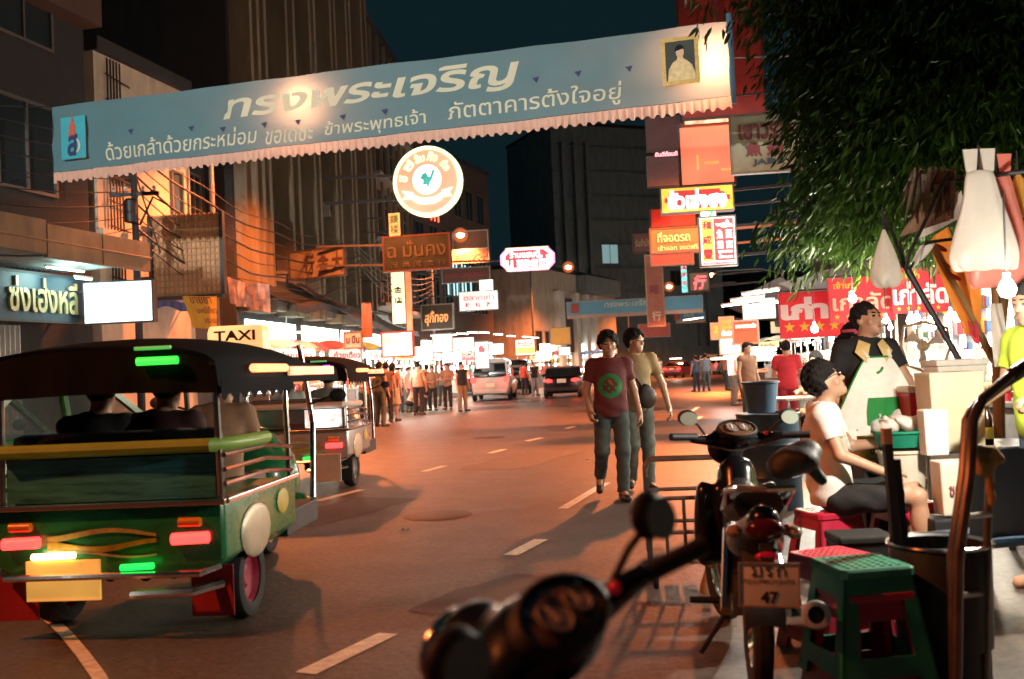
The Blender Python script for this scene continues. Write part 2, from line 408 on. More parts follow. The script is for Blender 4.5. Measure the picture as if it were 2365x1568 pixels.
    def reg(C):
        q=(C-hc)@H; r=np.zeros(len(C))
        e=(np.abs(np.abs(q[:,0])-.032)<.013)&(np.abs(q[:,2]-.006)<.0062)&(q[:,1]<-.07); r[e]=1
        br=(np.abs(np.abs(q[:,0])-.033)<.019)&(np.abs(q[:,2]-.029)<.0052)&(q[:,1]<-.06); r[br]=1
        l=(np.abs(q[:,0])<.023)&(np.abs(q[:,2]+.0725)<.009)&(q[:,1]<-.075); r[l]=2
        return r
    b.build('body',[skin,MEYE,MLIP],root,vox,region=reg)
    if shirt is not None:
        s=SD(); torso(s,.012); hips(s,.014,.07); c_=j['chest']*.5+j['pel']*.5; s.ell(c_-sp*.03,(.160*bulk,.119*bulk,.36),R,.06)
        for s_ in 'LR':
            a,e=j['sh'+s_],j['el'+s_]; dd=nv(e-a); L=np.linalg.norm(e-a)
            if sleeve<=1:
                en=a+dd*L*sleeve; s.cap(a,en+dd*.06,.066*bulk,.064,.035,clip=[(en,dd)])
            else:
                s.cap(a,e,.066*bulk,.055,.035); w=j['wr'+s_]; d2=nv(w-e); s.cap(e,w,.056,.042,.02,clip=[(w-d2*.02,d2)])
        s.cap(j['neck']+sp*.0,j['neck']+sp*.12+np.array((0,-.02,0)),neckr-.008,neckr,0,op=-1)
        hz=j['pel']+sp*(hem-.94)
        fp=folds(fold,1,hash(str(root.name))%97)
        def post(X,Y,Z,D): 
            D=fp(X,Y,Z,D); return np.maximum(D,-((X-hz[0])*sp[0]+(Y-hz[1])*sp[1]+(Z-hz[2])*sp[2]).astype(np.float32))
        s.build('shirt',shirt,root,vox,post)
    if pants is not None:
        s=SD(); hips(s,.004)
        for s_ in 'LR':
            hI,k_,a=j['hip'+s_],j['kn'+s_],j['an'+s_]; d2=nv(a-k_)
            if skirt: 
                s.cap(hI,k_*skirt+hI*(1-skirt),.11,.13,.12,clip=[(k_*skirt+hI*(1-skirt),nv(k_-hI))])
            elif shorts:
                d1=nv(k_-hI); en=hI+(k_-hI)*shorts; s.cap(hI,en+d1*.05,.1,.088,.04,clip=[(en,d1)])
            else:
                s.cap(hI-sp*.02,k_,.094,.074,.03); en=a+np.array((0,0,cuff)); s.cap(k_,a+d2*.03,.074,.062,.03,clip=[(en-d2*.0,d2)])
        wz=j['pel']+sp*(waist-.94)
        fp=folds(fold*1.1,1.2,5)
        def post2(X,Y,Z,D):
            D=fp(X,Y,Z,D); return np.maximum(D,((X-wz[0])*sp[0]+(Y-wz[1])*sp[1]+(Z-wz[2])*sp[2]).astype(np.float32))
        s.build('skirt' if skirt else 'shorts' if shorts else 'trousers',pants,root,vox,post2)
    if hair:
        s=SD(); gr={'short':.012,'full':.03,'afro':.034,'long':.02,'tail':.016}[hair]
        s.ell(hp(0,.018,.032),(.077+gr,.094+gr,.094+gr),Hi,.02)
        if hair in('long',): s.ell(hp(0,.045,-.07),(.085,.05,.16),Hi,.03)
        if hair=='tail': s.cap(hp(0,.1,.02),hp(0,.15,-.02),.03,.03,.02); s.cap(hp(0,.15,-.02),hp(0,.14,-.2),.03,.014,.02)
        zf=.052 if hair!='afro' else .047
        s.ell(hp(0,-.105,zf-.095),(.088,.09,.108),Hi,0,op=-1); s.ell(hp(0,-.13,zf-.05),(.05,.085,.09),Hi,0,op=-1); [s.ell(hp(.1*q_,-.045,-.03),(.06,.055,.06),Hi,0,op=-1) for q_ in(-1,1)]; s.ell(hp(0,-.02,-.105),(.12,.085,.1),Hi,0,op=-1) if hair!='long' else s.ell(hp(0,-.08,-.12),(.1,.075,.12),Hi,0,op=-1)
        s.build('hair',hairm,root,min(vox,.013),folds(.0075 if vox<.013 else .004,3.1,3))
    if shoe is not None:
        for s_ in 'LR':
            sg=1 if s_=='L' else -1; an=j['an'+s_]; td=j['toe'+s_] if j['toe'+s_] is not None else np.array((.04*sg,-.17,-.05))
            s=SD(); s.cap(an+np.array((0,.02,-.035)),an+td,.046,.036,.02); s.cap(an,an+np.array((0,.03,-.045)),.044,.042,.02)
            s.build('shoe',shoe,root,min(vox,.014))
    return root
MEYE=M('eye_dark',(.02,.015,.012),.25,0,0); MLIP=M('lips',(.30,.12,.09),.5,0,.1)
SKIN=M('skin_tan',(.42,.235,.15),.5,0,.1,9,.06,bsc=60); SKIN2=M('skin_brown',(.30,.16,.10),.5,0,.1,9,.06,bsc=60)
HAIR=M('hair_black',(.012,.011,.011),.8,0,.5,40,.8,spec=.2,bsc=90,stretch=(1,1,.3))
# ================= SETTING =================
def asphalt():
    m=bpy.data.materials.new('asphalt'); m.use_nodes=True; n=m.node_tree.nodes; L=m.node_tree.links; b=n['Principled BSDF']
    tc=n.new('ShaderNodeTexCoord')
    def noise(sc,det,st=(1,1,1)):
        mp=n.new('ShaderNodeMapping'); mp.inputs['Scale'].default_value=st; mp.inputs['Rotation'].default_value=(0,0,rad(17)); L.new(tc.outputs['Object'],mp.inputs[0])
        x=n.new('ShaderNodeTexNoise'); x.inputs['Scale'].default_value=sc; x.inputs['Detail'].default_value=det; x.inputs['Roughness'].default_value=.7; L.new(mp.outputs[0],x.inputs[0]); return x
    a=noise(.5,8,(1.6,.35,1)); f=noise(22,8); g_=noise(2.2,8)
    r1=n.new('ShaderNodeValToRGB'); r1.color_ramp.elements[0].position=.3; r1.color_ramp.elements[0].color=(.058,.047,.038,1); r1.color_ramp.elements[1].position=.75; r1.color_ramp.elements[1].color=(.125,.101,.082,1); L.new(a.outputs[0],r1.inputs[0])
    mx=n.new('ShaderNodeMix'); mx.data_type='RGBA'; mx.blend_type='MULTIPLY'; mx.inputs[0].default_value=.75
    r2=n.new('ShaderNodeValToRGB'); r2.color_ramp.elements[0].position=.33; r2.color_ramp.elements[0].color=(.22,.22,.22,1); r2.color_ramp.elements[1].position=.62; r2.color_ramp.elements[1].color=(1.4,1.4,1.4,1); L.new(f.outputs[0],r2.inputs[0])
    L.new(r1.outputs[0],mx.inputs[6]); L.new(r2.outputs[0],mx.inputs[7]); L.new(mx.outputs[2],b.inputs['Base Color'])
    mr=n.new('ShaderNodeMapRange'); mr.inputs[3].default_value=.34; mr.inputs[4].default_value=.58; L.new(g_.outputs[0],mr.inputs[0]); L.new(mr.outputs[0],b.inputs['Roughness'])
    bu=n.new('ShaderNodeBump'); bu.inputs['Strength'].default_value=.7; bu.inputs['Distance'].default_value=.012; L.new(f.outputs[0],bu.inputs['Height']); L.new(bu.outputs[0],b.inputs['Normal'])
    return m
ASPH=asphalt(); CONC=M('concrete',(.20,.19,.175),.8,0,.3,3,.3,bsc=25); KERB=M('kerb_paint',(.42,.40,.36),.75,0,.3,6,.2,bsc=30)
PAINT=M('road_paint',(.62,.58,.46),.7,0,.35,14,.3,bsc=60)
struct(MB().grid(lambda a,b:(-220+440*a,-40+520*b,0),4,4).build('road',ASPH,smooth=0))
KL=[(-13.5,-12),(-10.6,8),(-8.2,18.3),(-6.0,27),(-3.6,46),(-2.9,55),(3.4,74),(14.3,98),(30,125),(60,160)]
KR=[(-.6,-12),(2.6,2),(4.3,9),(5.7,15),(8.2,25),(10.6,38),(12.6,50),(17.5,72),(27,96),(42,122),(72,152)]
def offs(P,d):
    out=[]
    for i,p in enumerate(P):
        a=Vector(P[max(0,i-1)]); b=Vector(P[min(len(P)-1,i+1)]); t=(b-a).normalized(); out.append((p[0]+t.y*d,p[1]-t.x*d))
    return out
def strip(name,A,B,z0,z1,mat,kerbmat):
    mb=MB(); n=len(A); V=[(x,y,z1) for x,y in A]+[(x,y,z1) for x,y in B]+[(x,y,z0) for x,y in A]
    mb.add(V,[(i,i+1,n+i+1,n+i) for i in range(n-1)]); mb.add(V,[(i,i+1,2*n+i+1,2*n+i) for i in range(n-1)],1)
    return struct(mb.build(name,[mat,kerbmat],smooth=0,fix=False))
strip('pavement',KL,offs(KL,-5),0,.14,CONC,KERB); strip('pavement',KR,offs(KR,14),0,.14,CONC,KERB)
def mark(pts,w,z=.004):
    mb=MB(); A=offs(pts,w/2); B=offs(pts,-w/2); n=len(pts)
    mb.add([(x,y,z) for x,y in A+B],[(i,n+i,n+i+1,i+1) for i in range(n-1)]); return struct(mb.build('road_marking',PAINT,smooth=0))
def pxm(a,b,w=.1): p,q=gnd(*a),gnd(*b); mark([(p.x,p.y),(q.x,q.y)],w)
pxm((705,1556),(896,1464),.12); pxm((1178,1283),(1250,1246),.12); pxm((1300,1175),(1400,1115),.11); pxm((730,1158),(835,1131),.12); pxm((978,1089),(1026,1076),.12)
pxm((1130,1047),(1165,1038),.12); pxm((1215,1019),(1250,1011),.13); pxm((1430,1012),(1452,1003),.12); pxm((1595,951),(1612,940),.12); pxm((1306,990),(1326,985),.13); pxm((1610,968),(1618,962),.12)
pxm((1640,905),(1724,912),.25)
mark([tuple(gnd(x,y).xy) for x,y in((112,1428),(150,1462),(190,1510),(228,1562),(262,1640),(300,1760))],.07)
for k in range(8):
    Y=58+k*6; mark([(5.5+k*1.7,Y),(6.2+k*1.8,Y+2.4)],.14)

# ---------- street lamps ----------
GALV=M('galvanised_steel',(.12,.12,.12),.55,.5,.2,6); DARK=M('dark_steel',(.035,.035,.04),.5,.6,.3,8); SOD=E('sodium_glass',(1,.55,.25),60)
def halo_mat():
    m=bpy.data.materials.new('lamp_halo'); m.use_nodes=True; n=m.node_tree.nodes; L=m.node_tree.links; t=n.new('ShaderNodeBsdfTransparent'); e=n.new('ShaderNodeEmission'); e.inputs[0].default_value=(1,.22,.06,1); e.inputs[1].default_value=1.1; mx=n.new('ShaderNodeMixShader'); lw=n.new('ShaderNodeLayerWeight'); lw.inputs[0].default_value=.5; mr=n.new('ShaderNodeMapRange'); mr.inputs[3].default_value=.5; mr.inputs[4].default_value=0.; L.new(lw.outputs[1],mr.inputs[0]); L.new(mr.outputs[0],mx.inputs[0]); L.new(t.outputs[0],mx.inputs[1]); L.new(e.outputs[0],mx.inputs[2]); L.new(mx.outputs[0],n['Material Output'].inputs[0]); return m  # see-through glowing shell standing in for the halo around a bright lamp
HALO=halo_mat()
SODC=(1,.215,.05)
def street_lamp(p,base,power,label,r=.13):
    t=thing('street_lamp',label,'street lamp',(base[0],base[1],0),0,'sodium street lamps along the road')
    d=Vector((p[0]-base[0],p[1]-base[1],0)); hz=p[2]
    MB().tube([(0,0,0),(0,0,.5),(0,0,hz+.1)],[.13,.095,.06],10).build('pole',GALV,t)
    MB().tube([(0,0,hz-.1),d*.3+Vector((0,0,hz+.2)),d*.9+Vector((0,0,hz+.18)),d+Vector((0,0,hz+.12))],.03,8).build('arm',GALV,t)
    u=d.normalized() if d.length>.01 else Vector((1,0,0)); v=Vector((-u.y,u.x,0))
    MB().loft([[d+u*a+v*(w*math.cos(q))+Vector((0,0,hz+.06+.12*max(0,math.sin(q))*w/.16)) for q in [2*PI*k/10 for k in range(10)]] for a,w in((-.3,.06),(-.2,.14),(.15,.16),(.32,.1),(.38,.03))]).build('lamp_head',GALV,t)
    MB().ell(d+Vector((0,0,hz)),(r,r,r*.7),14,8).build('lamp_glass',SOD,t)
    if r>.13: MB().ell(d+Vector((0,0,hz)),(r*2.0,r*2.0,r*2.0),20,12).build('lamp_halo',HALO,t)
    li=bpy.data.lights.new('lamp_light','SPOT'); li.energy=power*1.0; li.color=SODC; li.shadow_soft_size=.2; li.spot_size=rad(146); li.spot_blend=.55
    lo=bpy.data.objects.new('lamp_light',li); COL.objects.link(lo); lo.parent=t; lo.location=d+Vector((0,0,hz-.3))
    return t
def L_at(px,py,Y): return at(px,py,Y)
a=L_at(1655,150,24.3); street_lamp(a,(9.0,24.6),18000,'street lamp glowing through the right end of the near blue banner')
a=L_at(690,235,26.4); street_lamp(a,(-7.9,26.7),9500,'street lamp glowing through the lettering of the near blue banner')
a=L_at(1063,543,51); street_lamp(a,(-4.0,51.5),9500,'orange street lamp beside the dark green shop sign',.2)
a=L_at(1312,617,73); street_lamp(a,(1.6,74),17000,'orange street lamp right of the lit octagonal sign',.22)
a=L_at(1545,662,95); street_lamp(a,(11.4,97),13000,'orange street lamp just above the far blue banner',.25)
a=L_at(1642,635,48); street_lamp(a,(13.2,48),12000,'street lamp under the tall lit red and yellow sign',.12)
street_lamp(Vector((-7.6,2.,8.6)),(-11.6,2.),3600,'street lamp added out of frame beside the viewer for front light')  # added out of frame to light facades and walkers from the front

# ---------- buildings ----------
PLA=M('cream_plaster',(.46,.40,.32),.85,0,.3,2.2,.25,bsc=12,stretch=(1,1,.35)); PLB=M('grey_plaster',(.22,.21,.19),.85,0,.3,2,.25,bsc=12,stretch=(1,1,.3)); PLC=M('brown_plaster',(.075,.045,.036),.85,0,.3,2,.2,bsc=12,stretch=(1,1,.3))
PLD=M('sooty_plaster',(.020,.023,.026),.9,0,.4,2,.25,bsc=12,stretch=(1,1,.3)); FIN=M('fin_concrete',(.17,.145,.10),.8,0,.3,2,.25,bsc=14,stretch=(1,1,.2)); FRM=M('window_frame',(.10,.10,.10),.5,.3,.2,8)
PANE=M('dark_glass',(.02,.03,.035),.08,0,0); WHT=M('white_plaster',(.62,.60,.56),.8,0,.22,2,.2,bsc=12,stretch=(1,1,.3)); BLUEG=M('blue_grey_plaster',(.17,.215,.23),.85,0,.3,2,.2,stretch=(1,1,.3))
def FLX(Y):
    P=[(-18.2,-12),(-11.0,17),(-8.6,26.4),(-6.4,46),(-5.6,57),(.8,76),(12,101),(28,128),(58,163)]
    for (x0,y0),(x1,y1) in zip(P,P[1:]):
        if y0<=Y<=y1: return x0+(x1-x0)*(Y-y0)/(y1-y0)
def FRX(Y):
    P=[(6.5,-12),(9.3,8),(11.5,25),(14,38),(16,50),(21,72),(31,96),(46,122),(80,152)]
    for (x0,y0),(x1,y1) in zip(P,P[1:]):
        if y0<=Y<=y1: return x0+(x1-x0)*(Y-y0)/(y1-y0)
class Bld:
    def __init__(s,name,label,P0,P1,h,mat,depth=9,set_=0):
        P0,P1=Vector(P0),Vector(P1); d=P1-P0; s.w=d.length; s.h=h
        s.t=thing(name,label,'building',(P0.x,P0.y,0),math.atan2(d.y,d.x))
        MB().box((s.w/2,depth/2+set_,h/2),(s.w-.02,depth,h)).build('wall',mat,s.t,0)
        s.y=set_
        MB().box((s.w/2,depth/2+set_,h+.15),(s.w+.05,depth+.3,.34)).build('roof',PLD,s.t,0,.03)
    def win(s,x,z,w,h,pane=None,bars=2,name='window'):
        fr=MB(); y=s.y-.03
        for a,b in(((x-w/2,z),(x-w/2,z+h)),((x+w/2,z),(x+w/2,z+h))): fr.box((a[0],y,(a[1]+b[1])/2),(.07,.1,h+.07))
        for q in (z,z+h): fr.box((x,y,q),(w-.07,.09,.07))
        for k in range(1,bars): fr.box((x-w/2+w*k/bars,y,z+h/2),(.05,.08,h-.07))
        o=fr.build(name,FRM,s.t,0); MB().box((x,s.y-.012,z+h/2),(w-.06,.02,h-.06)).build('pane',pane or PANE,o,0)
    def rows(s,z0,dz,nz,x0,dx,nx,w,h,lit={}):
        for i in range(nz):
            for j in range(nx): s.win(x0+dx*j,z0+dz*i,w,h,lit.get((i,j)))
    def box(s,name,mat,c,d,bev=0): return MB().box((c[0],s.y+c[1],c[2]),d).build(name,mat,s.t,0,bev)
# 1 near left shophouse
def fl(Y): return (FLX(Y),Y)
LW=E('lit_window',(1,.72,.4),1.1); LC=E('lit_cold',(.65,1,.95),1.6)
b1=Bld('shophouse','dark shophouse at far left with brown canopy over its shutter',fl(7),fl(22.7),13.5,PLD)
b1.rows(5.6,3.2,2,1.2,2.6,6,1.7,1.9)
b1.box('parapet',PLC,(b1.w/2,-.25,10.2),(b1.w,.5,1.1)); 
BRN=M('brown_fascia',(.27,.17,.10),.75,0,.4,1.6,.2,stretch=(1,1,.4)); CORR=M('corrugated_sheet',(.5,.52,.5),.5,.3,.25,3)
c0=thing('canopy','brown fascia canopy with ragged pale corrugated underside above the dark shop sign','canopy',(FLX(8),8,0),b1.t.rotation_euler.z)
cw=14.1
mb=MB()
for i in range(9): mb.box((i*cw/9+cw/18,-2.2,4.15+.05*math.sin(i*2.3)),(cw/9-.015,.08+.02*(i%3),.62))
mb.build('fascia',BRN,c0,0,.01)
MB().grid(lambda a,b:(a*cw,-.1-2.05*b,3.95+.028*math.sin(a*cw*2*PI/.16)+.05*b),int(cw/.04),2).build('underside',CORR,c0)
MB().box((cw/2,-1.1,4.36),(cw,2.1,.05)).build('deck',PLD,c0,0)
MB().tube([(0,-2.3,4.42),(cw*.35,-2.3,4.2),(cw*.6,-2.3,4.14),(cw,-2.28,4.1)],.022,6).build('cable',BRN,c0)
SHUT=M('shutter_steel',(.42,.46,.46),.4,.4,.15,4)
for x0,w in((9.6,4.2),):
    MB().grid(lambda a,b:(x0+w*a,-.06+.035*math.sin(a*w*2*PI/.14),.15+2.6*b),int(w/.02),1).build('shutter',SHUT,b1.t)
def tubelight(p,L,ang,col,power,label,par=None,name='tube_light',group='fluorescent tubes'):
    t=thing(name,label,'tube light',p,ang,group) if par is None else thing(name,None,None,p,ang)
    if par is not None: t.parent=par
    MB().box((0,0,.035),(L+.06,.06,.045)).build('housing',WHT,t,0); MB().cyl((-L/2,0,0),(L/2,0,0),.02).build('tube',E('tube_'+str(col),col,14),t)
    li=bpy.data.lights.new('tube_light','POINT'); li.energy=power; li.color=col; li.shadow_soft_size=.3; lo=bpy.data.objects.new('lamp_light',li); COL.objects.link(lo); lo.parent=t; lo.location=(0,0,-.14)
    return t
COLD=(.62,1,.95)
tubelight((FLX(20.3)+1.1,20.3,3.85),1.1,b1.t.rotation_euler.z,COLD,48,'cold fluorescent tube under the brown canopy left of the white sign',group=None)
tubelight((FLX(15.5)+1.4,15.5,3.8),1.1,b1.t.rotation_euler.z,COLD,28,'cold fluorescent tube under the near end of the brown canopy',group=None)
# 2 white lit wall house
b2=Bld('narrow_house','narrow cream plaster house lit orange behind the near banner',fl(23),fl(26.9),9.3,PLA)
b2.win(.9,6.3,.8,1.3); b2.win(3.3,5.4,.5,1.6,bars=1)
mb=MB()
for k in range(5): mb.bar((.35+.12*k,-.09,3),(.35+.12*k+.05,-.09,9.2),.03)
for k in range(9): mb.bar((.3,-.11,4+k*.6),(1.25,-.1,3.9+k*.6),.03)
mb.build('pipes',DARK,b2.t)
b2.box('string_course',PLA,(b2.w/2,-.06,5.0),(b2.w,.14,.2),.01)
b2b=Bld('dark_house','low dark house between the cream house and the finned tower',fl(26.95),fl(29.7),8.2,PLD,set_=.8); b2b.rows(4.2,2,2,.7,1.2,2,.8,1.3)
# 3 finned tower
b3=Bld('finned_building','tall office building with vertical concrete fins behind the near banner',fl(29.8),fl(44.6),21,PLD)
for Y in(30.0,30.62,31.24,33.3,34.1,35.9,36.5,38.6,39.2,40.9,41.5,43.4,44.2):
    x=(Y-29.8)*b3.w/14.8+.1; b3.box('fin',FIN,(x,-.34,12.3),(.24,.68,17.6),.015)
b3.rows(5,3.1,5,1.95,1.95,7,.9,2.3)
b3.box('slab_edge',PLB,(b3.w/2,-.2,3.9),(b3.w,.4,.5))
# 4 5
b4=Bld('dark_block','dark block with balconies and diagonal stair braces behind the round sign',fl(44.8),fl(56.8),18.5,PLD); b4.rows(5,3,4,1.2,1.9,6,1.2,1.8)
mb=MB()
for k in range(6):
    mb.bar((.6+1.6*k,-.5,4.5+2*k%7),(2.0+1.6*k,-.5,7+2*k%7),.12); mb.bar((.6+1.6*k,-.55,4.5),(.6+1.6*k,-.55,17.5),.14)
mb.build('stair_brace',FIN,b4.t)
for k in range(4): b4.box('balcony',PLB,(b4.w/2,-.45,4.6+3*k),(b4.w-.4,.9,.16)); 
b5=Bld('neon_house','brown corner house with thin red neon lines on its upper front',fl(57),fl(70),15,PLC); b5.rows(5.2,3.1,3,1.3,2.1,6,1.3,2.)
NR=E('neon_red',(1,.09,.05),5); NC=E('neon_cyan',(.45,.85,.9),1.6)
for k in range(3): MB().cyl((3.0+.55*k,-.12,10.6),(3.0+.55*k,-.12,13.4-.25*k),.035,n=8).build('neon_tube',NR,b5.t)
for k in range(6): MB().cyl((5.2+.75*k+(k%2)*.2,-.14,6.2),(5.2+.75*k+(k%2)*.2,-.14,8.3),.04,n=8).build('light_strip',NC,b5.t)
b6=Bld('corner_house','low corner house with white columns and a brown panel, beyond the octagonal sign',fl(78),fl(97),9.4,PLA)
for x in(5.2,9.0,11.5,13.6): b6.box('column',WHT,(x,-.25,4.5),(.9 if x>8 else 1.3,.5,6.4))
b6.box('cornice',BLUEG,(b6.w/2+4.5,-.5,8.6),(9.5,1.,1.5)); b6.box('panel',PLC,(7.1,-.12,4.9),(2.6,.2,4.6)); b6.rows(2.6,2.6,1,1,2.0,3,1.2,1.7)
b7=Bld('tower_block','pale blue grey tower block dimly lit above the far street',(5.,104),(24,112),27,BLUEG,12); 
b7.win(6.4,12.2,2.0,2.2,E('lit_pale',(.45,.75,.78),.35)); b7.win(11.5,13,1.4,1.6); b7.win(14.5,9.8,1.4,1.6)
for x in(1.2,2.6,4.0,17.2,18.4): b7.box('pilaster',BLUEG,(x,-.3,14),(.5,.6,22))
for k in range(7): b7.box('slab_edge',BLUEG,(b7.w/2,-.12,9.1+2.6*k),(b7.w,.24,.12))
def fr(Y): return (FRX(Y),Y)
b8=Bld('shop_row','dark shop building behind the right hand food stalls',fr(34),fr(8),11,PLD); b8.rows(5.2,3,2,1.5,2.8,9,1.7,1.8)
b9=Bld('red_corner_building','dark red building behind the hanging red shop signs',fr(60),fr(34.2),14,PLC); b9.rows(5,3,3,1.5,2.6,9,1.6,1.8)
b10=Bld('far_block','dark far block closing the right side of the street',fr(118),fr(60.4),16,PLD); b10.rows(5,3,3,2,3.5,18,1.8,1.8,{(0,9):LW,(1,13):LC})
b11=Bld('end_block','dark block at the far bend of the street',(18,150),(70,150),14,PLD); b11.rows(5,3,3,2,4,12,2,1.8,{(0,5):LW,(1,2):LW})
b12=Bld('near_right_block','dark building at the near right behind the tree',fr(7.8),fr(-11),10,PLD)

# ---------- utility pole, cables ----------
UX=at(312,500,22.2).x
t=thing('utility_pole','dark utility pole hung with cables before the cream house','pole',(UX,22.2,0))
MB().tube([(0,0,0),(0,0,6.2)],[.09,.07],10).build('post',PLD,t); MB().box((0,0,5.7),(1.1,.08,.08)).build('crossarm',DARK,t,0)
for x in(-.45,-.2,.2,.45): MB().lathe([(.02,0),(.05,.03),(.03,.06),(.05,.1),(.02,.14)],(x,0,5.74),8).build('insulator',WHT,t)
MB().lathe([(.0,0),(.13,.03),(.14,.1),(.14,.5),(.1,.55),(0,.56)],(.0,-.25,5.0),14).build('transformer',DARK,t)
MB().tube([(.1,0,5),(.45,-.1,5.6),(.8,-.2,5.4)],.025).build('lamp_bracket',DARK,t)
def cable(a,b,sag,r,label,n=18,wig=0):
    a,b=Vector(a),Vector(b); P=[]
    for i in range(n+1):
        q=i/n; p=a.lerp(b,q); p.z-=sag*4*q*(1-q); p.x+=wig*math.sin(q*17+sag*9); p.z+=wig*math.sin(q*23+2)
        P.append(p)
    o=MB().tube(P,r,6).build('power_cable',DARK); return tag(o,label,'cable','cables strung between the left hand poles')
random.seed(5)
for k in range(9):
    cable((-11.2+.06*k,8,6.6-.15*k),(UX,22.2,6.9-.28*k),.5+.09*k,.010+.005*(k%3),'sagging cable running from the left frame edge to the utility pole')
    cable((UX,22.2,6.9-.28*k),(-5.2,34+.3*k,6.0-.12*k),.55+.11*k,.014+.012*(k%2),'sagging cable running from the utility pole towards the finned tower',wig=.05)
for k in range(5): cable((-5.2,34,5.9-.15*k),(-3.9,50,6.2-.2*k),.5+.1*k,.02,'sagging cable running past the round sign on the left')
cable((UX,22.2,6.3),(UX+.4,22.6,4.4),.0,.02,'short drop cable hanging beside the utility pole')

fp=Vector((-9.6,-4.,6.6)); aim=Vector((-3.2,17.,6.1))
fd=thing('fill_light','white floodlight added behind the viewer for front light on the near banner','fill_light',fp); MB().box((0,0,0),(.4,.25,.3)).build('housing',DARK,fd,0,.02); MB().tube([(0,0,-6.6),(0,0,-.15)],.06,8).build('pole',GALV,fd); MB().box((0,.13,0),(.34,.01,.24)).build('lamp_glass',E('flood_white',(1,.95,.85),12),fd,0)  # added lamp, out of frame, gives the banner its white front light
li=bpy.data.lights.new('lamp_light','SPOT'); li.energy=21000; li.color=(1,.95,.84); li.spot_size=rad(44); li.spot_blend=.35; li.shadow_soft_size=.15
lo=bpy.data.objects.new('lamp_light',li); COL.objects.link(lo); lo.parent=fd; lo.location=(0,.2,0); lo.rotation_euler=(aim-fp).to_track_quat('-Z','Y').to_euler(); lo.scale=(1,.24,1)

ACW=M('ac_casing',(.30,.29,.26),.6,.1,.3,6)
def air_con(b,x,z,label):
    R=Matrix.Rotation(b.t.rotation_euler.z,3,'Z'); p=Vector(b.t.location)+R@Vector((x,b.y-.28,z))
    t=thing('air_conditioner',label,'air conditioner',p,b.t.rotation_euler.z,'air conditioners hung on the facades')
    MB().box((0,0,.3),(.85,.34,.6)).build('casing',ACW,t,0,.02); MB().lathe([(0,0),(.2,0),(.22,.015),(.24,.0)],(-.12,-.172,.3),18,Matrix.Rotation(PI/2,3,'X')).build('fan_grille',DARK,t)
    MB().bar((-.35,.16,0),(-.35,-.2,0),.04).bar((.35,.16,0),(.35,-.2,0),.04).build('bracket',DARK,t); MB().tube([(.38,.1,.2),(.5,.16,0),(.5,.17,-1.4)],.02,6).build('pipe',WHT,t)
for b,x,z,l in((b1,8.2,5.2,'air conditioner over the brown canopy of the dark left shophouse'),(b1,11.6,8.4,'upper air conditioner on the dark left shophouse'),(b2,2.2,4.9,'air conditioner on the cream plaster house'),(b3,3.6,4.4,'air conditioner low on the finned building'),(b3,9.0,7.6,'air conditioner between the fins behind the round sign'),(b4,2.3,7.2,'air conditioner on the dark balcony block, lower one'),(b4,8.4,10.3,'air conditioner on the dark balcony block, upper one'),(b5,2.3,7.3,'air conditioner on the brown corner house'),(b9,20,7.2,'air conditioner on the dark red building behind the right hand signs'),(b8,5,7.2,'air conditioner on the dark building behind the right hand stalls')): air_con(b,x,z,l)
MANH=M('cast_iron',(.05,.045,.04),.5,.6,.4,20,.5,bsc=40)
for i,(px,py) in enumerate(((1010,1190),(1130,1010))):
    p=gnd(px,py); t=thing('manhole_cover',('round cast iron cover in the road left of the walking men','round cast iron cover farther off in the middle lane')[i],'manhole cover',p); MB().lathe([(0,.007),(.30,.007),(.31,.005),(.33,.005),(.34,.002)],(0,0,0),28).build('cover',MANH,t)
PATCH=M('asphalt_patch',(.072,.067,.063),.6,0,.35,9,.5,bsc=45)
for (a,b_,w) in(((640,1215),(905,1150),.9),((1000,1420),(1250,1330),.5),((1120,1085),(1290,1040),1.0)):
    p,q=gnd(*a),gnd(*b_); d=(q-p); n=Vector((d.y,-d.x,0)).normalized()*w/2; rr=random.Random(w)
    L_=[p.lerp(q,k/6)+n*(1+.2*rr.uniform(-1,1)) for k in range(7)]+[p.lerp(q,1-k/6)-n*(1+.2*rr.uniform(-1,1)) for k in range(7)]
    struct(MB().add([(v.x,v.y,.0025) for v in L_],[tuple(range(14))]).build('road_patch',PATCH,smooth=0))
LIT=M('litter_paper',(.55,.50,.42),.8,0,.2,10); rr=random.Random(8)
for k,(px,py) in enumerate(((1360,1062),(1168,1420),(1690,1190),(1655,1185),(935,1225),(1490,1175))):
    p=gnd(px,py); o=MB().grid(lambda a,b:((a-.5)*.09+.01*math.sin(9*b),(b-.5)*.06,.004+.02*abs(math.sin(a*5+b*4+k))),5,4).build('litter',LIT,None,0); o.location=p; o.rotation_euler=(0,0,rr.uniform(0,3)); tag(o,'scrap of pale crumpled paper lying on the asphalt','litter','paper scraps on the road')
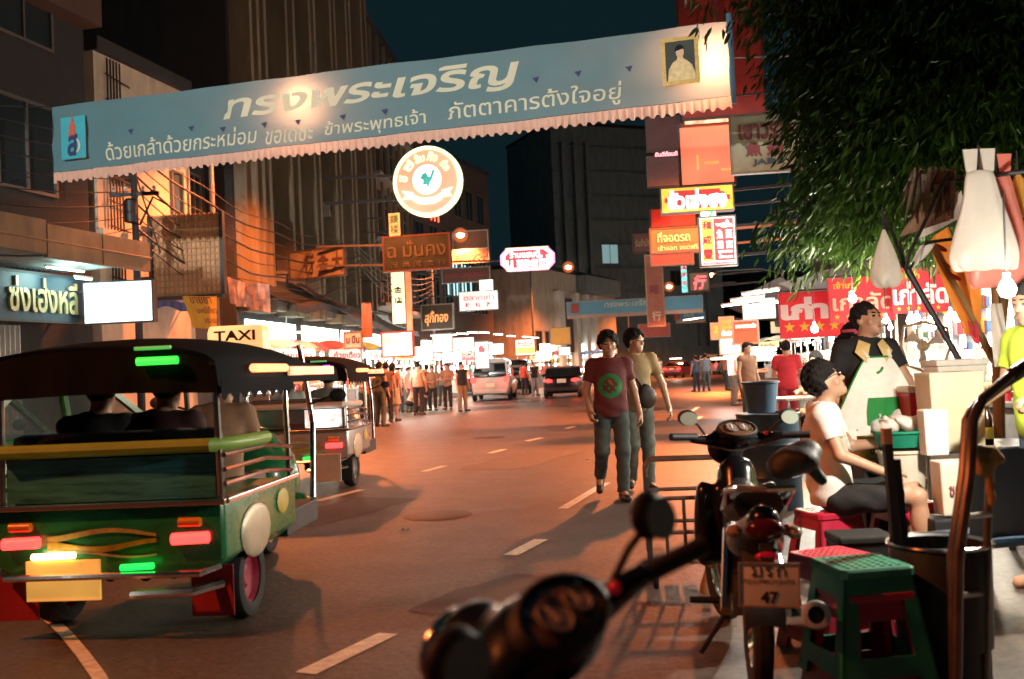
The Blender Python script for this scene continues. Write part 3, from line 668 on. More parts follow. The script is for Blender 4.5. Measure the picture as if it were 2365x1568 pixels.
# ================= BANNER OVER THE ROAD =================
BL=Vector((-8.35,18.35,0)); BR=Vector((3.5,15.0,0)); bu_=(BR-BL).normalized(); bn=Vector((bu_.y,-bu_.x,0))
def bhit(px,py):
    d=Vector(ray(px,py)); o=Vector((0,0,CH)); t=(BL-o).dot(bn)/d.dot(bn); p=o+d*t; return (p-BL).dot(bu_),p.z
BW=(BR-BL).length
BLUE=M('banner_blue_cloth',(.045,.175,.225),.8,0,.1,2,trans=.3,tcol=(.36,.33,.31)); CREAM=M('banner_cream_print',(.88,.82,.64),.8,0,.05,2,trans=.5)
PINKC=M('fringe_cloth',(.62,.40,.33),.85,0,.1,5,trans=.3); EMBB=M('emblem_blue',(.06,.42,.52),.8,0,.1,3,trans=.35)
EMR=M('emblem_red',(.55,.12,.08),.8,0,0,trans=.3); EMW=M('emblem_white',(.65,.62,.55),.8,0,0,trans=.3); EMN=M('emblem_navy',(.02,.03,.10),.8,0,0)
t=thing('street_banner','long blue cloth banner with cream Thai lettering strung high across the road','banner',(BL.x,BL.y,0),math.atan2(bu_.y,bu_.x))
zt0=bhit(100,250)[1]; zb0=bhit(125,398)[1]; zt1=bhit(1678,50)[1]; zb1=bhit(1690,222)[1]
def bz(q,v): 
    sag=-.10*4*q*(1-q)*0; return (zb0+(zb1-zb0)*q)*(1-v)+(zt0+(zt1-zt0)*q)*v
def bw(q,v): return .018*math.sin(q*29+v*2)+.012*math.sin(q*63-v*5)+.02*math.sin(v*12+q*11)
MB().grid(lambda a,b:(a*BW,bw(a,b),bz(a,b)),110,10).build('cloth',BLUE,t,60,fix=False)
def fr_(a,b):
    zz=bz(a,0)-(.165+(.035 if int(round(a*320))%4<2 else -.01))*b-.008
    return (a*BW,bw(a,0)+.022*math.sin(a*BW*2*PI/.11)*(.3+b),zz)
MB().grid(fr_,320,2).build('fringe',PINKC,t,0,fix=False)
def follow(x,y,z):
    q=x/BW; v=(z-bz(q,0))/(bz(q,1)-bz(q,0)); return (x,bw(q,v)-.012+(y+.085)*.3,z)
def btext(s,p0,p1,mat,name,bold=0,shear=0,slant=True):
    (x0,z0),(x1,z1)=bhit(*p0),bhit(*p1); mb=MB()   # p0 lower-left px, p1 upper-right px
    text_into(mb,s,(x0,-.075,z0),(1,0,0),(0,0,1),x1-x0,z1-z0,bold,shear,.006)
    # follow the cloth
    mb.v=[follow(*p) for p in mb.v]
    return mb.build(name,mat,t,0,fix=False)
x0,z0=bhit(520,286); x1,z1=bhit(1200,226)
mb=MB(); text_into(mb,'ทรงพระเจริญ',(x0,-.085,z0-.01),(1,0,0),(0,0,1),x1-x0,bhit(1200,143)[1]-z0+.08,.024,.22,.006); mb.v=[follow(*p) for p in mb.v]; mb.build('lettering',CREAM,t,0,fix=False)
for s,xa,ya,xb,yb,h in(('ด้วยเกล้าด้วยกระหม่อม',247,371,594,336,.32),('ขอเดชะ',617,336,722,324,.24),('ข้าพระพุทธเจ้า',750,322,985,297,.31),('ภัตตาคารตั้งใจอยู่',1035,288,1436,246,.38)):
    x0,z0=bhit(xa,ya); x1,_=bhit(xb,yb); mb=MB(); text_into(mb,s,(x0,-.085,z0),(1,0,0),(0,0,1),x1-x0,h,.006,.05,.006); mb.v=[follow(*p) for p in mb.v]; mb.build('lettering',CREAM,t,0,fix=False)
mb=MB()
for px,py in((303,305),(440,297),(515,300),(612,290),(690,284),(792,272),(890,260),(1045,243),(1237,185),(1335,172),(1452,159)):
    x,z=bhit(px,py); mb.add([(x-.06,-.016+bw(x/BW,.5),z+.04),(x+.06,-.016+bw(x/BW,.5),z+.05),(x+.01,-.016+bw(x/BW,.5),z-.05)],[(0,1,2)])
mb.build('wind_flap',EMN,t,0,fix=False)
# emblem
x0,z0=bhit(150,372); x1,z1=bhit(203,268); xc=(x0+x1)/2; y=-.085
e=MB().box((xc,y+.005,(z0+z1)/2),(x1-x0,.006,z1-z0)).build('emblem_panel',EMBB,t,0)
H_=z1-z0
mb=MB().prism([(-.10,0),(.10,0),(.06,.12),(.075,.16),(.02,.3),(.0,.47),(-.02,.3),(-.075,.16),(-.06,.12)],(xc-.01,y-.004,z0+H_*.52),(1,0,0),(0,0,1),(0,-.006,0)); mb.build('emblem_spire',EMR,e,0)
mb=MB().prism([(.10*math.cos(q)+.03,.13*math.sin(q)) for q in [-1.7+3.2*k/10 for k in range(11)]]+[(.065*math.cos(q)+.03,.1*math.sin(q)) for q in [1.5-3.2*k/10 for k in range(11)]],(xc+.02,y-.004,z0+H_*.3),(1,0,0),(0,0,1),(0,-.005,0)); mb.build('emblem_crescent',EMW,e,0)
mb=MB(); text_into(mb,'ส',(xc-.11,y-.012,z0+.07),(1,0,0),(0,0,1),.2,.36,.03,.1,.004); mb.build('emblem_letter',EMN,e,0,fix=False)
# framed portrait
x0,z0=bhit(1532,203); x1,z1=bhit(1612,84); xc=(x0+x1)/2; zc=(z0+z1)/2; w,h=x1-x0,z1-z0
GOLD=M('gold_print',(.42,.27,.07),.5,.2,.3,20); DKB=M('portrait_backdrop',(.03,.035,.03),.7,0,.4,4); CRM=M('portrait_dress',(.60,.45,.24),.7,0,.3,14); SKP=M('portrait_skin',(.55,.34,.22),.6,0,.1,6)
mb=MB()
for a,b in((-1,0),(1,0)): mb.box((xc+a*(w/2-.03),y,zc),(.06,.012,h))
for b in(-1,1): mb.box((xc,y,zc+b*(h/2-.03)),(w-.12,.012,.06))
pf=mb.build('portrait_frame',GOLD,t,0); MB().box((xc,y+.004,zc),(w-.11,.004,h-.11)).build('portrait_backdrop',DKB,pf,0)
sil=lambda P,o,m,n: MB().prism([(px_*w*.42,pz*h*.42) for px_,pz in P],(xc,y-o,zc),(1,0,0),(0,0,1),(0,-.003,0)).build(n,m,pf,0)
sil([(-.85,-1),(.95,-1),(.9,-.6),(.72,-.25),(.42,-.02),(.2,.1),(.16,.22),(-.16,.22),(-.2,.08),(-.5,-.08),(-.75,-.4)],.0,CRM,'portrait_figure')
sil([(.26*math.cos(q)+.0,.28*math.sin(q)+.42) for q in [2*PI*k/14 for k in range(14)]],.004,SKP,'portrait_face')
sil([(.3*math.cos(q)-.02,.3*math.sin(q)+.5) for q in [.3+2.9*k/10 for k in range(11)]],.008,HAIR,'portrait_hair')
# suspension
for p,q in(((0,0,bz(0,1)),(-3,0,bz(0,1)+.4)),((0,0,bz(0,0)),(-3,0,bz(0,0)-.2)),((BW,0,bz(1,1)),(BW+4,0,bz(1,1)+.2)),((BW,0,bz(1,0)),(BW+4,0,bz(1,0)-.1))):
    MB().tube([p,q],.012,6).build('guy_rope',DARK,t)
MB().tube([(BW+.02,0,bz(1,-.1)),(BW+.02,0,bz(1,1.1))],.045,8).build('end_pole',M('blue_pole',(.05,.11,.17),.6),t)
FLG=E('flood_glass',(1,.55,.28),30)  # small bulbs added close behind the cloth to make its two glow spots
for (px,py),lab,pw in(((1652,142),'small floodlight added behind the portrait end of the near banner for its glow spot',300),((690,232),'small floodlight added behind the big lettering of the near banner for its glow spot',150)):
    q,z=bhit(px,py); p=BL+bu_*q-bn*.5+Vector((0,0,z)); f=thing('fill_light',lab,'fill_light',p,t.rotation_euler.z)
    MB().lathe([(.03,.16),(.09,.12),(.12,0),(.11,0),(.08,.1),(0,.12)],(0,.02,0),12,Matrix.Rotation(PI/2,3,'X')@Matrix.Rotation(PI,3,'X')).build('reflector',DARK,f)
    MB().ell((0,-.0,0),(.05,.05,.05),10,6).build('bulb',FLG,f); MB().tube([(0,.14,0),(0,.16,1.2)],.012,6).build('hanger',DARK,f)
    li=bpy.data.lights.new('lamp_light','POINT'); li.energy=pw; li.color=(1,.5,.25); li.shadow_soft_size=.06; lo=bpy.data.objects.new('lamp_light',li); COL.objects.link(lo); lo.parent=f; lo.location=(0,-.08,0)
# ================= SIGNS =================
def lit(name,col,s,base=None,var=.25,sc=2.5):
    """backlit acrylic: uneven glow of the tubes behind"""
    if name in MATS: return MATS[name]
    m=M(name,base or col,.35,0,0,emit=s,ecol=col); n=m.node_tree.nodes; L=m.node_tree.links
    tc=n.new('ShaderNodeTexCoord'); no=n.new('ShaderNodeTexNoise'); no.inputs['Scale'].default_value=sc; no.inputs['Detail'].default_value=1
    mr=n.new('ShaderNodeMapRange'); mr.inputs[1].default_value=.3; mr.inputs[2].default_value=.7; mr.inputs[3].default_value=s*(1-var); mr.inputs[4].default_value=s*(1+var)
    L.new(tc.outputs['Object'],no.inputs[0]); L.new(no.outputs[0],mr.inputs[0]); L.new(mr.outputs[0],n['Principled BSDF'].inputs['Emission Strength']); return m
FRG=M('sign_frame_grey',(.30,.29,.27),.5,.5,.25,8); FRD=M('sign_frame_dark',(.05,.045,.045),.5,.3,.25,8)
def sign(label,box,Y,face,lines=(),rz=-.2,depth=.22,frame_m=None,fw=.05,brk=None,name='shop_sign',cat='sign',group=None,panels=(),brl=2.5):
    x0,y0,x1,y1=box; c=at((x0+x1)/2,(y0+y1)/2,Y); s=ppm(Y)
    az=math.atan2(c.x,c.y); w=(x1-x0)/s/max(.2,abs(math.cos(rz+az)))*math.cos(az)**0; h=(y1-y0)/s
    t=thing(name,label,cat,(c.x,c.y,c.z),rz,group)
    MB().box((0,0,0),(w-.004,depth,h-.004)).build('panel',face,t,0,.006)
    fm=frame_m or FRG; mb=MB(); f=fw
    for a in(-1,1): mb.box((a*(w/2+f/2-.01),0,0),(f,depth+.03,h+2*f-.02)); mb.box((0,0,a*(h/2+f/2-.01)),(w-.02,depth+.026,f))
    mb.build('frame',fm,t,0)
    yf=-depth/2-.002
    for pm,bx in panels:
        a,b,c2,d=bx; MB().box(((a+c2)/2*w-w/2,yf-.003,h/2-(b+d)/2*h),((c2-a)*w,.012,(d-b)*h)).build('inset_panel',pm,t,0)
    for ln in lines:
        s_,bx,m=ln[:3]; bold=ln[3] if len(ln)>3 else .015; sh=ln[4] if len(ln)>4 else 0
        a,b,c2,d=bx; mb=MB(); text_into(mb,s_,(a*w-w/2,yf-.01,h/2-d*h),(1,0,0),(0,0,1),(c2-a)*w,(d-b)*h,bold,sh,.012); mb.build('lettering',m,t,0,fix=False)
    if brk: 
        mb=MB()
        for q in(-.3,.3): mb.bar((brk*(w/2),.0,q*h),(brk*(w/2+brl),.0,q*h+.1),.06)
        mb.build('bracket',FRD,t)
    return t,w,h,yf
TW=lit('text_white_lit',(1,.97,.9),2.2); TR=M('text_red',(.42,.03,.04),.5,0,.1); TD=M('text_dark',(.035,.02,.02),.5,0,.1); TG=M('text_gold',(.5,.40,.2),.35,.4,.2,20); TC=M('text_cream',(.6,.55,.42),.6,0,.1); TY=M('text_yellow',(.75,.5,.1),.6,0,.1); TRL=lit('text_red_lit',(.8,.05,.08),.9); TBR=M('text_brown_red',(.22,.05,.06),.6,0,.2)
# left side
sign('dark blue shop board with large gilt Thai letters over the shutter',(-160,646,182,735),20.3,M('navy_board',(.03,.075,.11),.35,0,.25,3),[('เฮงซ่งเฮ่งหลี',(-.02,.16,.97,.84),TG,.02)],rz=1.25,depth=.12,frame_m=FRD) if 0 else None
t=thing('shop_sign','dark blue shop board with gilt Thai letters under the brown canopy','sign',(FLX(17.5)+.5,17.5,0),b1.t.rotation_euler.z)
NAVY=M('navy_board',(.018,.05,.075),.35,0,.25,3)
MB().box((2.15,0,3.3),(4.3,.14,.95)).build('panel',NAVY,t,0,.01)
mb=MB(); text_into(mb,'ซ่งเฮ่งหลี',(2.0,-.075,3.0),(1,0,0),(0,0,1),1.98,.68,.02,0,.05); mb.build('lettering',TG,t,0,fix=False)
mb=MB(); 
for q in(2.81,3.79): mb.box((2.15,0,q),(4.38,.17,.05))
mb.box((4.32,0,3.3),(.05,.168,.93)); mb.build('frame',FRD,t,0)
tubelight((t.location.x+3.9*math.cos(t.rotation_euler.z)+.35,t.location.y+3.9*math.sin(t.rotation_euler.z)-.1,3.74),.5,t.rotation_euler.z,COLD,12,'short cold tube lighting the right end of the dark blue board',group=None)
WL=lit('lightbox_white',(.85,1,.97),1.5,var=.18,sc=1.2)
sign('plain white lightbox with two faint lines of lettering beside the dark blue board',(204,651,351,745),21.4,WL,[('โทรคมนาคมไทยบริการ',(.18,.66,.87,.76),M('text_faint',(.5,.55,.55),.5,0,0,emit=.55),.0),('รับซื้อของเก่าราคาดี',(.18,.82,.85,.9),M('text_faint',(.5,.55,.55)),.0)],rz=-.05,depth=.2,frame_m=FRD,fw=.03,brk=-1,brl=2)
# louvred back of billboard
c=at(431,588,24); t=thing('billboard','tall brown billboard of gridded wooden slats lit orange','billboard',c,-.08)
w,h=1.68,1.98; OCH=M('billboard_boards',(.55,.33,.19),.75,0,.35,3,.2,stretch=(4,1,.6))
MB().box((0,.06,0),(w,.06,h)).build('backing',OCH,t,0)
mb=MB()
for k in range(13): mb.box((0,0,-h/2+.06+k*(h-.12)/12),(w,.05,.035))
for k in range(15): mb.box((-w/2+.03+k*(w-.06)/14,.012,0),(.022,.05,h))
mb.build('slats',M('billboard_slats',(.42,.24,.13),.75,0,.35,5),t,0)
mb=MB(); mb.box((0,.02,-h/2-.05),(w+.06,.2,.09)); mb.box((w/2+.05,.02,0),(.09,.18,h)); mb.box((-w/2-.05,.02,0),(.09,.18,h)); mb.build('frame',FRD,t,0)
mb=MB(); mb.bar((-.6,.1,-.5),(-2.2,.5,-.5),.08); mb.bar((-.6,.1,.6),(-2.2,.5,.6),.08); mb.build('bracket',FRD,t)
def cloth(name,label,cat,pts,Y,mat,amp=.03,f=18,dY=0,lines=(),n=16,group=None,text_m=None):
    """cloth hung by its corner points (P pixels TL,TR,BR,BL)"""
    A=[at(*p,Y+(dY if i in(1,2) else 0)) for i,p in enumerate(pts)]; o=sum(A,Vector())/4
    t=thing(name,label,cat,o,0,group)
    def fn(a,b):
        p=(A[3].lerp(A[2],a)).lerp(A[0].lerp(A[1],a),b)-o
        return p+Vector((0,amp*math.sin(a*f+b*2.3)*(1-.5*b)+amp*.5*math.sin(a*f*2.1-b*4),-amp*.8*math.sin(a*PI)*b))
    MB().grid(fn,n,n).build('cloth',mat,t,60,fix=False)
    mb=MB().tube([A[0]-o,A[1]-o],.012,6); mb.build('hanging_rod',FRD,t)
    for s_,(a,b,c2,d),m,bold in lines:
        u=(A[1]-A[0]); v=(A[0]-A[3]); mb=MB(); text_into(mb,s_,A[0]-o+u*a-v*d+Vector((0,-amp*1.5-.012,0)),u,v,(c2-a)*u.length,(d-b)*v.length,bold,0,.003); mb.build('lettering',m,t,0,fix=False)
    return t
YC=M('yellow_cloth',(.70,.44,.07),.8,0,.12,4,trans=.3)
cloth('hanging_banner','yellow cloth banner with scribbled lettering below the brown billboard','banner',((420,682),(501,683),(501,760),(446,757)),23.4,YC,.02,10,lines=[('ขายยา',(.2,.05,.8,.25),TBR,.01),('บะหมี่เกี๊ยว',(.3,.34,.85,.55),TBR,.01),('อร่อยมาก',(.42,.65,.9,.85),TBR,.01)])
PKC=M('patterned_pink_cloth',(.55,.44,.42),.8,0,.5,7,trans=.2)
cloth('hanging_banner','crumpled pink and beige cloth banner strung up left of the dark awning','banner',((523,638),(622,655),(622,722),(532,700)),26,PKC,.09,13)
AWB=M('blue_awning_cloth',(.03,.10,.38),.7,0,.2,4); AWD=M('dark_tarp',(.035,.04,.045),.7,0,.35,3,.3,bsc=10); AWG=M('grey_tarp',(.13,.13,.13),.7,0,.3,3,.3,bsc=10)
def awning(label,pts,Y,drop,mat,legs=False):
    """tarp from its back edge (P pixels, two points) falling forward by drop metres; front edge gets a valance"""
    a,b=at(*pts[0],Y[0]),at(*pts[1],Y[1]); o=(a+b)/2; t=thing('awning',label,'awning',o)
    n=Vector(((b-a).y,-(b-a).x,0)).normalized()
    fn=lambda q,r:a.lerp(b,q)-o+n*(1.7*r)+Vector((0,0,-drop*r-.06*math.sin(q*PI*3)*r-.1*math.sin(r*PI)))
    MB().grid(fn,14,6).build('tarp',mat,t,60,fix=False)
    MB().grid(lambda q,r:fn(q,1)+Vector((0,0,-.22*r))+n*.02*math.sin(q*40)*r,40,2).build('valance',mat,t,60,fix=False)
    mb=MB()
    for q in(.04,.96): mb.bar(fn(q,0)+Vector((0,0,-.45)),fn(q,.96),.035); mb.bar(fn(q,.96),fn(q,.96)+Vector((0,0,-(fn(q,.96)+o).z)),.035) if legs else None
    mb.build('strut',FRD,t); return t
awning('blue and grey awning left of the yellow cloth banner',((312,672),(420,676)),(26.,26.5),.35,AWB)
awning('long dark tarp awning below the finned office building',((560,640),(700,655)),(30,34),.9,AWD)
awning('dark sagging awning beneath the leaning beige sign',((690,660),(830,715)),(33,38),1.0,AWG)
awning('small dark awning above the stalls left of the tall lit sign',((800,690),(880,735)),(40,45),.7,AWD)
sign('weathered beige board with three dark Chinese characters above the dark awning',(672,578,794,640),31,M('beige_board',(.11,.09,.06),.8,0,.3,4),[('行 金 大',(.28,.14,.98,.86),TD,.02)],rz=-.45,depth=.12,frame_m=FRD,brk=-1,brl=1.5)
GRN=M('dark_green_board',(.0035,.013,.011),.4,0,.25,3)
sign('dark green shop sign with dim gilt Thai lettering in a red frame',(888,545,1038,622),30,GRN,[('ฉ.มั่นคง',(.06,.12,.95,.62),M('text_dim_gold',(.055,.048,.026),.5,.1,.3,30),.01),('茂 萬 隆 金 行',(.1,.74,.95,.93),M('text_dim_gold',(.34,.28,.15)),.0)],rz=-.2,depth=.16,frame_m=M('frame_dark_red',(.06,.012,.014),.5,.1,.2,8),brk=-1,brl=2.2)
# round sign
c=at(988,420,33); s=ppm(33); R_=82/s
t=thing('round_sign','large round backlit sign with a teal bird in its white centre','sign',c,-.2)
ROT=Matrix.Rotation(PI/2,3,'X')
MB().lathe([(0,.12),(R_*.9,.12),(R_*.9,-.12),(0,-.12)],(0,0,0),48,ROT).build('face',lit('round_face',(1,.36,.22),1.0,var=.25,sc=.7),t,0)
MB().lathe([(R_*.9,.16),(R_,.13),(R_,-.13),(R_*.9,-.16),(R_*.9,.16)],(0,0,0),48,ROT).build('rim',lit('round_rim',(.85,1,.55),1.5,var=.35,sc=3),t,0)
RW=lit('round_white',(1,.97,.86),2.0); MB().lathe([(0,.002),(R_*.42,.002),(R_*.42,-.02)],(0,-.122,.05*R_),32,ROT).build('centre',RW,t,0)
TEAL=lit('round_teal',(.05,.42,.36),.7)
MB().prism([(x*R_,z*R_) for x,z in((-.13,.15),(-.02,.2),(.05,.08),(.1,.06),(.16,.2),(.2,.33),(.24,.2),(.15,-.02),(.08,-.12),(.04,-.26),(.02,-.26),(.0,-.14),(-.12,-.16),(-.1,-.02),(-.18,.04))],(0,-.15,.05*R_),(1,0,0),(0,0,1),(0,-.01,0)).build('bird',TEAL,t,0)
rib=MB().prism([(x*R_,z*R_) for x,z in((-.42,-.36),(-.2,-.47),(.2,-.47),(.42,-.36),(.42,-.54),(.2,-.64),(-.2,-.64),(-.42,-.54))],(0,-.15,0),(1,0,0),(0,0,1),(0,-.01,0))
for a in(-1,1): rib.prism([(a*x*R_,z*R_) for x,z in((.42,-.3),(.75,-.22),(.62,-.36),(.72,-.46),(.46,-.48))],(0,-.145,0),(1,0,0),(0,0,1),(0,-.01,0))
rib.build('ribbon',RW,t,0)
YL=lit('round_letters',(1,.92,.5),1.6)
for s_,an in(('ฮ',-80),('ซี่',-48),('ลิ้ม',-16),('กิง',16),('เฮี้ยง',54)):
    q=rad(an); rr=R_*.58; u=Vector((math.cos(q),0,-math.sin(q))); v=Vector((math.sin(q),0,math.cos(q))); wd=R_*(.16 if len(s_)==1 else .28)
    mb=MB(); text_into(mb,s_,v*rr-u*wd/2+Vector((0,-.125,0)),u,v,wd,R_*.24,.02,0,.012); mb.build('lettering',YL,t,0,fix=False)
mb=MB(); mb.bar((-R_,.0,.3),(-R_-2.6,.3,.5),.09); mb.bar((-R_*.9,.0,-.5),(-R_-2.6,.3,-.4),.09); mb.build('bracket',FRD,t)
VC=lit('vertical_cream',(1,.82,.45),1.5,sc=1.2); VO=lit('vertical_orange',(1,.38,.16),.55)
t,w,h,yf=sign('tall narrow cream lit sign standing out below the dark green sign',(905,625,936,748),40,VC,[('金',(.2,.3,.8,.42),TD,.02),('店',(.2,.5,.8,.62),TD,.02)],rz=-.15,depth=.1,frame_m=FRD,fw=.02,brk=-1,brl=1.2)
MB().box((w/2+.13,.03,-.3),(.2,.2,h+.45)).build('side_panel',VO,t,0)
sign('short orange and yellow lit sign just above the dark green sign',(899,492,926,546),40,lit('orange_lit',(1,.45,.12),1.3,sc=3),[('銀',(.15,.1,.85,.45),TY,.02),('楼',(.15,.52,.85,.88),TY,.02)],rz=-.3,depth=.15,frame_m=FRD,fw=.02,brk=-1,brl=1.2)
BRD=M('brown_board',(.10,.05,.035),.7,0,.25,4); PKB=M('pinkish_board',(.18,.10,.08),.7,0,.25,4)
sign('blank brown board above a pinkish board near the orange lamp',(1046,534,1126,574),52,BRD,rz=-.15,depth=.12,brk=-1)
sign('pinkish board with a row of dark red Chinese characters',(1044,577,1128,606),51.5,PKB,[('金行大中',(.1,.15,.95,.85),TBR,.02)],rz=-.15,depth=.12,brk=-1)
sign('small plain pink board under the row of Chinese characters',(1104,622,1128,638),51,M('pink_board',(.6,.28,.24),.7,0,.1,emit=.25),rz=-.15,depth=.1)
sign('long brown board with dull red lettering below the dark green sign',(1021,619,1130,651),49,BRD,[('ขายส่งทองรูปพรรณ',(.06,.2,.96,.8),TBR,.02)],rz=-.15,depth=.12,brk=-1)
sign('small blank white lightbox above the white sign with red lettering',(1107,646,1139,671),47,WL,rz=-.15,depth=.15,frame_m=FRG,fw=.02)
sign('white backlit sign with a red Thai line over three red characters',(1061,673,1150,716),45,lit('sign_white_warm',(1,.93,.80),1.15,var=.4,sc=1.3),[('ตลาดเก่า',(.12,.14,.9,.48),TRL,.01),('叻  味  老',(.16,.58,.82,.9),TRL,.005)],rz=-.1,depth=.2,fw=.03,brk=-1)
# octagon
c=at(1218,598,40); s=ppm(40); t=thing('octagonal_sign','pink edged elongated octagonal lit sign with white lettering on red','sign',c,-.1); w,h=126/s,54/s
oc=lambda f,k:[(-w/2*f+k*h,-h/2*f),(w/2*f-k*h,-h/2*f),(w/2*f,-h/2*f+k*h),(w/2*f,h/2*f-k*h),(w/2*f-k*h,h/2*f),(-w/2*f+k*h,h/2*f),(-w/2*f,h/2*f-k*h),(-w/2*f,-h/2*f+k*h)]
MB().prism(oc(1,.3),(0,.1,0),(1,0,0),(0,0,1),(0,-.2,0)).build('panel',lit('oct_pink',(1,.42,.85),1.5),t,0)
MB().prism([(x,z) for x,z in oc(.92,.27)],(0,-.1,0),(1,0,0),(0,0,1),(0,-.012,0)).build('inner_panel',lit('oct_white',(1,.9,.88),1.8),t,0)
MB().prism([(x*.88,z*.80) for x,z in oc(.92,.27)],(0,-.113,0),(1,0,0),(0,0,1),(0,-.012,0)).build('red_field',lit('oct_red',(.85,.10,.14),.9),t,0)
mb=MB(); text_into(mb,'ร้านแสนดี',(-w*.32,-.13,h*.06),(1,0,0),(0,0,1),w*.55,h*.3,.03,0,.012); text_into(mb,'น.ซอยไข่',(-w*.38,-.13,-h*.36),(1,0,0),(0,0,1),w*.76,h*.46,.045,0,.012); mb.build('lettering',TW,t,0,fix=False)
mb=MB(); mb.bar((-w/2,0,0),(-w/2-2.4,.3,.1),.07); mb.build('bracket',FRD,t)
for z in(-1,1): MB().box((0,-.105,z*h*.475),(w*.8,.02,h*.03)).build('neon_edge',lit('oct_yellow',(1,.75,.2),1.5),t,0)
OR=lit('orange_text',(1,.42,.14),.8)
sign('dark framed sign with glowing orange lettering below the long cream sign',(975,704,1046,760),43,M('dark_brown_board',(.06,.035,.025),.5,0,.3,4),[('สุกี้ทอง',(.1,.25,.85,.85),OR,.02,.15)],rz=-.25,depth=.14,frame_m=FRG,brk=-1,brl=1)
sign('bright pink and white menu board with large figures over the left stalls',(884,768,953,822),33,lit('menu_pink',(1,.55,.50),1.7,var=.5,sc=2),[('66',(.3,.5,.7,.9),TW,.0)],rz=-.25,depth=.12,panels=[(lit('menu_white',(1,.85,.75),2.2),(.68,.02,.99,.97))],frame_m=M('frame_red',(.5,.06,.04),.5))
sign('rounded red and yellow lit sign on a post right of the white van',(1190,784,1234,820),43,lit('ry_white',(1,.85,.7),1.6),[('ข้าวมันไก่',(.1,.08,.9,.45),TRL,.03)],rz=0,depth=.15,panels=[(lit('ry_yellow',(1,.72,.15),1.1),(.03,.5,.97,.9))],frame_m=M('frame_red',(.5,.06,.04),.5))
sign('white lit price board with small red writing over the stalls left of the van',(1000,772,1044,812),42,lit('price_white',(.9,.95,.95),1.4),[('ก๋วยจั๊บน้ำใส',(.1,.2,.9,.45),TRL,.0),('ราดหน้า',(.2,.6,.8,.82),TRL,.0)],rz=-.1,depth=.1)
sign('bright white and red stall sign just left of the white van roof',(1098,790,1128,850),44,lit('stall_white',(1,.88,.85),2.),[('鱼',(.2,.12,.8,.45),TRL,.02)],rz=-.1,depth=.1)
sign('white board with two dark characters on the left behind the tuk-tuk roof',(797,768,834,803),30,M('white_board',(.6,.58,.55),.6,0,.1,emit=.12),[('ม.มีน',(.12,.2,.9,.7),TD,.02)],rz=-.15,depth=.08)
cloth('hanging_banner','long narrow brick red cloth banner hanging over the left stalls','banner',((834,700),(857,700),(860,780),(836,780)),30,M('brick_cloth',(.33,.15,.11),.8,0,.15,4),.02,8)
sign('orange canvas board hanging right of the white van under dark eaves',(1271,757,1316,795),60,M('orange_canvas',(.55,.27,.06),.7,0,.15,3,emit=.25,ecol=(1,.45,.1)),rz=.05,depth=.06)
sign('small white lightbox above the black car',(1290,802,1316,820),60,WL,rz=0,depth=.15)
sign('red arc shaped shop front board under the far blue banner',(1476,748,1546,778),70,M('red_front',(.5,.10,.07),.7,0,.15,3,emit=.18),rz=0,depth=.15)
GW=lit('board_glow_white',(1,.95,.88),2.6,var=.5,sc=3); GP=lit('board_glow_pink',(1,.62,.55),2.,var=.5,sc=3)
for bx,Y,m,l in(((838,776,880,802),36,GW,'blank glowing white board behind the long brick red cloth'),((956,800,1000,832),37,GW,'blank glowing white board over the tall man in cream'),((1046,780,1094,804),46,GP,'blank glowing pink board left of the van roof'),((1130,794,1162,818),58,GW,'blank glowing white board above the dark pickup roof'),((790,806,834,838),33,GP,'blank glowing pink board low behind the silver tuk-tuk canopy'),((1022,812,1066,836),45,GW,'blank glowing white board above the young man in black vest'),((1236,812,1268,834),62,GW,'blank glowing white board left of the black car roof'),((1716,690,1788,736),21,GW,'glowing white shelf board in the bright right hand shop, upper one'),((1722,800,1786,834),20.5,GW,'glowing white shelf board in the bright right hand shop, lower one')): sign(l,bx,Y,m,rz=-.15,depth=.08,fw=.02,name='glow_board')  # blank glowing boards added to brighten the market band, plus shop shelves
# far banners
def farban(label,box,Y,lit_=False):
    t,w,h,yf=sign(label,box,Y,M('far_banner_blue',(.09,.22,.30),.8,0,.15,.6,emit=.12),[('ทรงพระเจริญ',(.28,.12,.62,.62),CREAM,.02,.2)],rz=-.12,depth=.02,frame_m=M('far_fringe',(.45,.28,.22),.8,0,.1),fw=.03,name='street_banner',cat='banner')
    MB().box((0,-.02,-h/2-.12),(w,.03,.22)).build('fringe',M('far_fringe',(.45,.28,.22)),t,0); mb=MB(); mb.box((-w*.44,-.03,0),(.5,.02,h*.7)); mb.build('emblem_panel',EMR,t,0)
    return t
farban('far blue banner strung across the road behind the walking men',(1308,690,1620,721),62)
farban('small far blue banner below the right end of the far long banner',(1560,720,1628,740),85)
# right side signs
RED=M('dark_red_board',(.22,.03,.03),.6,0,.25,3); RDL=lit('red_box_lit',(1,.20,.11),.95,var=.3,sc=.8)
sign('big plain glowing red sign panel with orange brush marks below the banner end',(1571,292,1690,428),24,RDL,rz=-.12,depth=.3,frame_m=FRD,fw=.06,panels=[(M('header_dark',(.02,.03,.03),.5),(0,-.07,1,.02)),(lit('brush_orange',(1,.45,.12),.9,sc=4),(.45,.62,.72,.66)),(lit('brush_orange',(1,.45,.12),.9),(.3,.5,.34,.75)),(lit('brush_orange',(1,.45,.12),.9),(.76,.75,.97,.79))],brk=1)
sign('tall dark red sign tower rising behind the right end of the near banner',(1568,-120,1752,276),27,RED,[('藥行',(.1,.1,.9,.4),M('text_dull_red',(.3,.05,.04),.6),.02)],rz=-.12,depth=.5,frame_m=FRD,brk=1,brl=5)
mbx=MB()
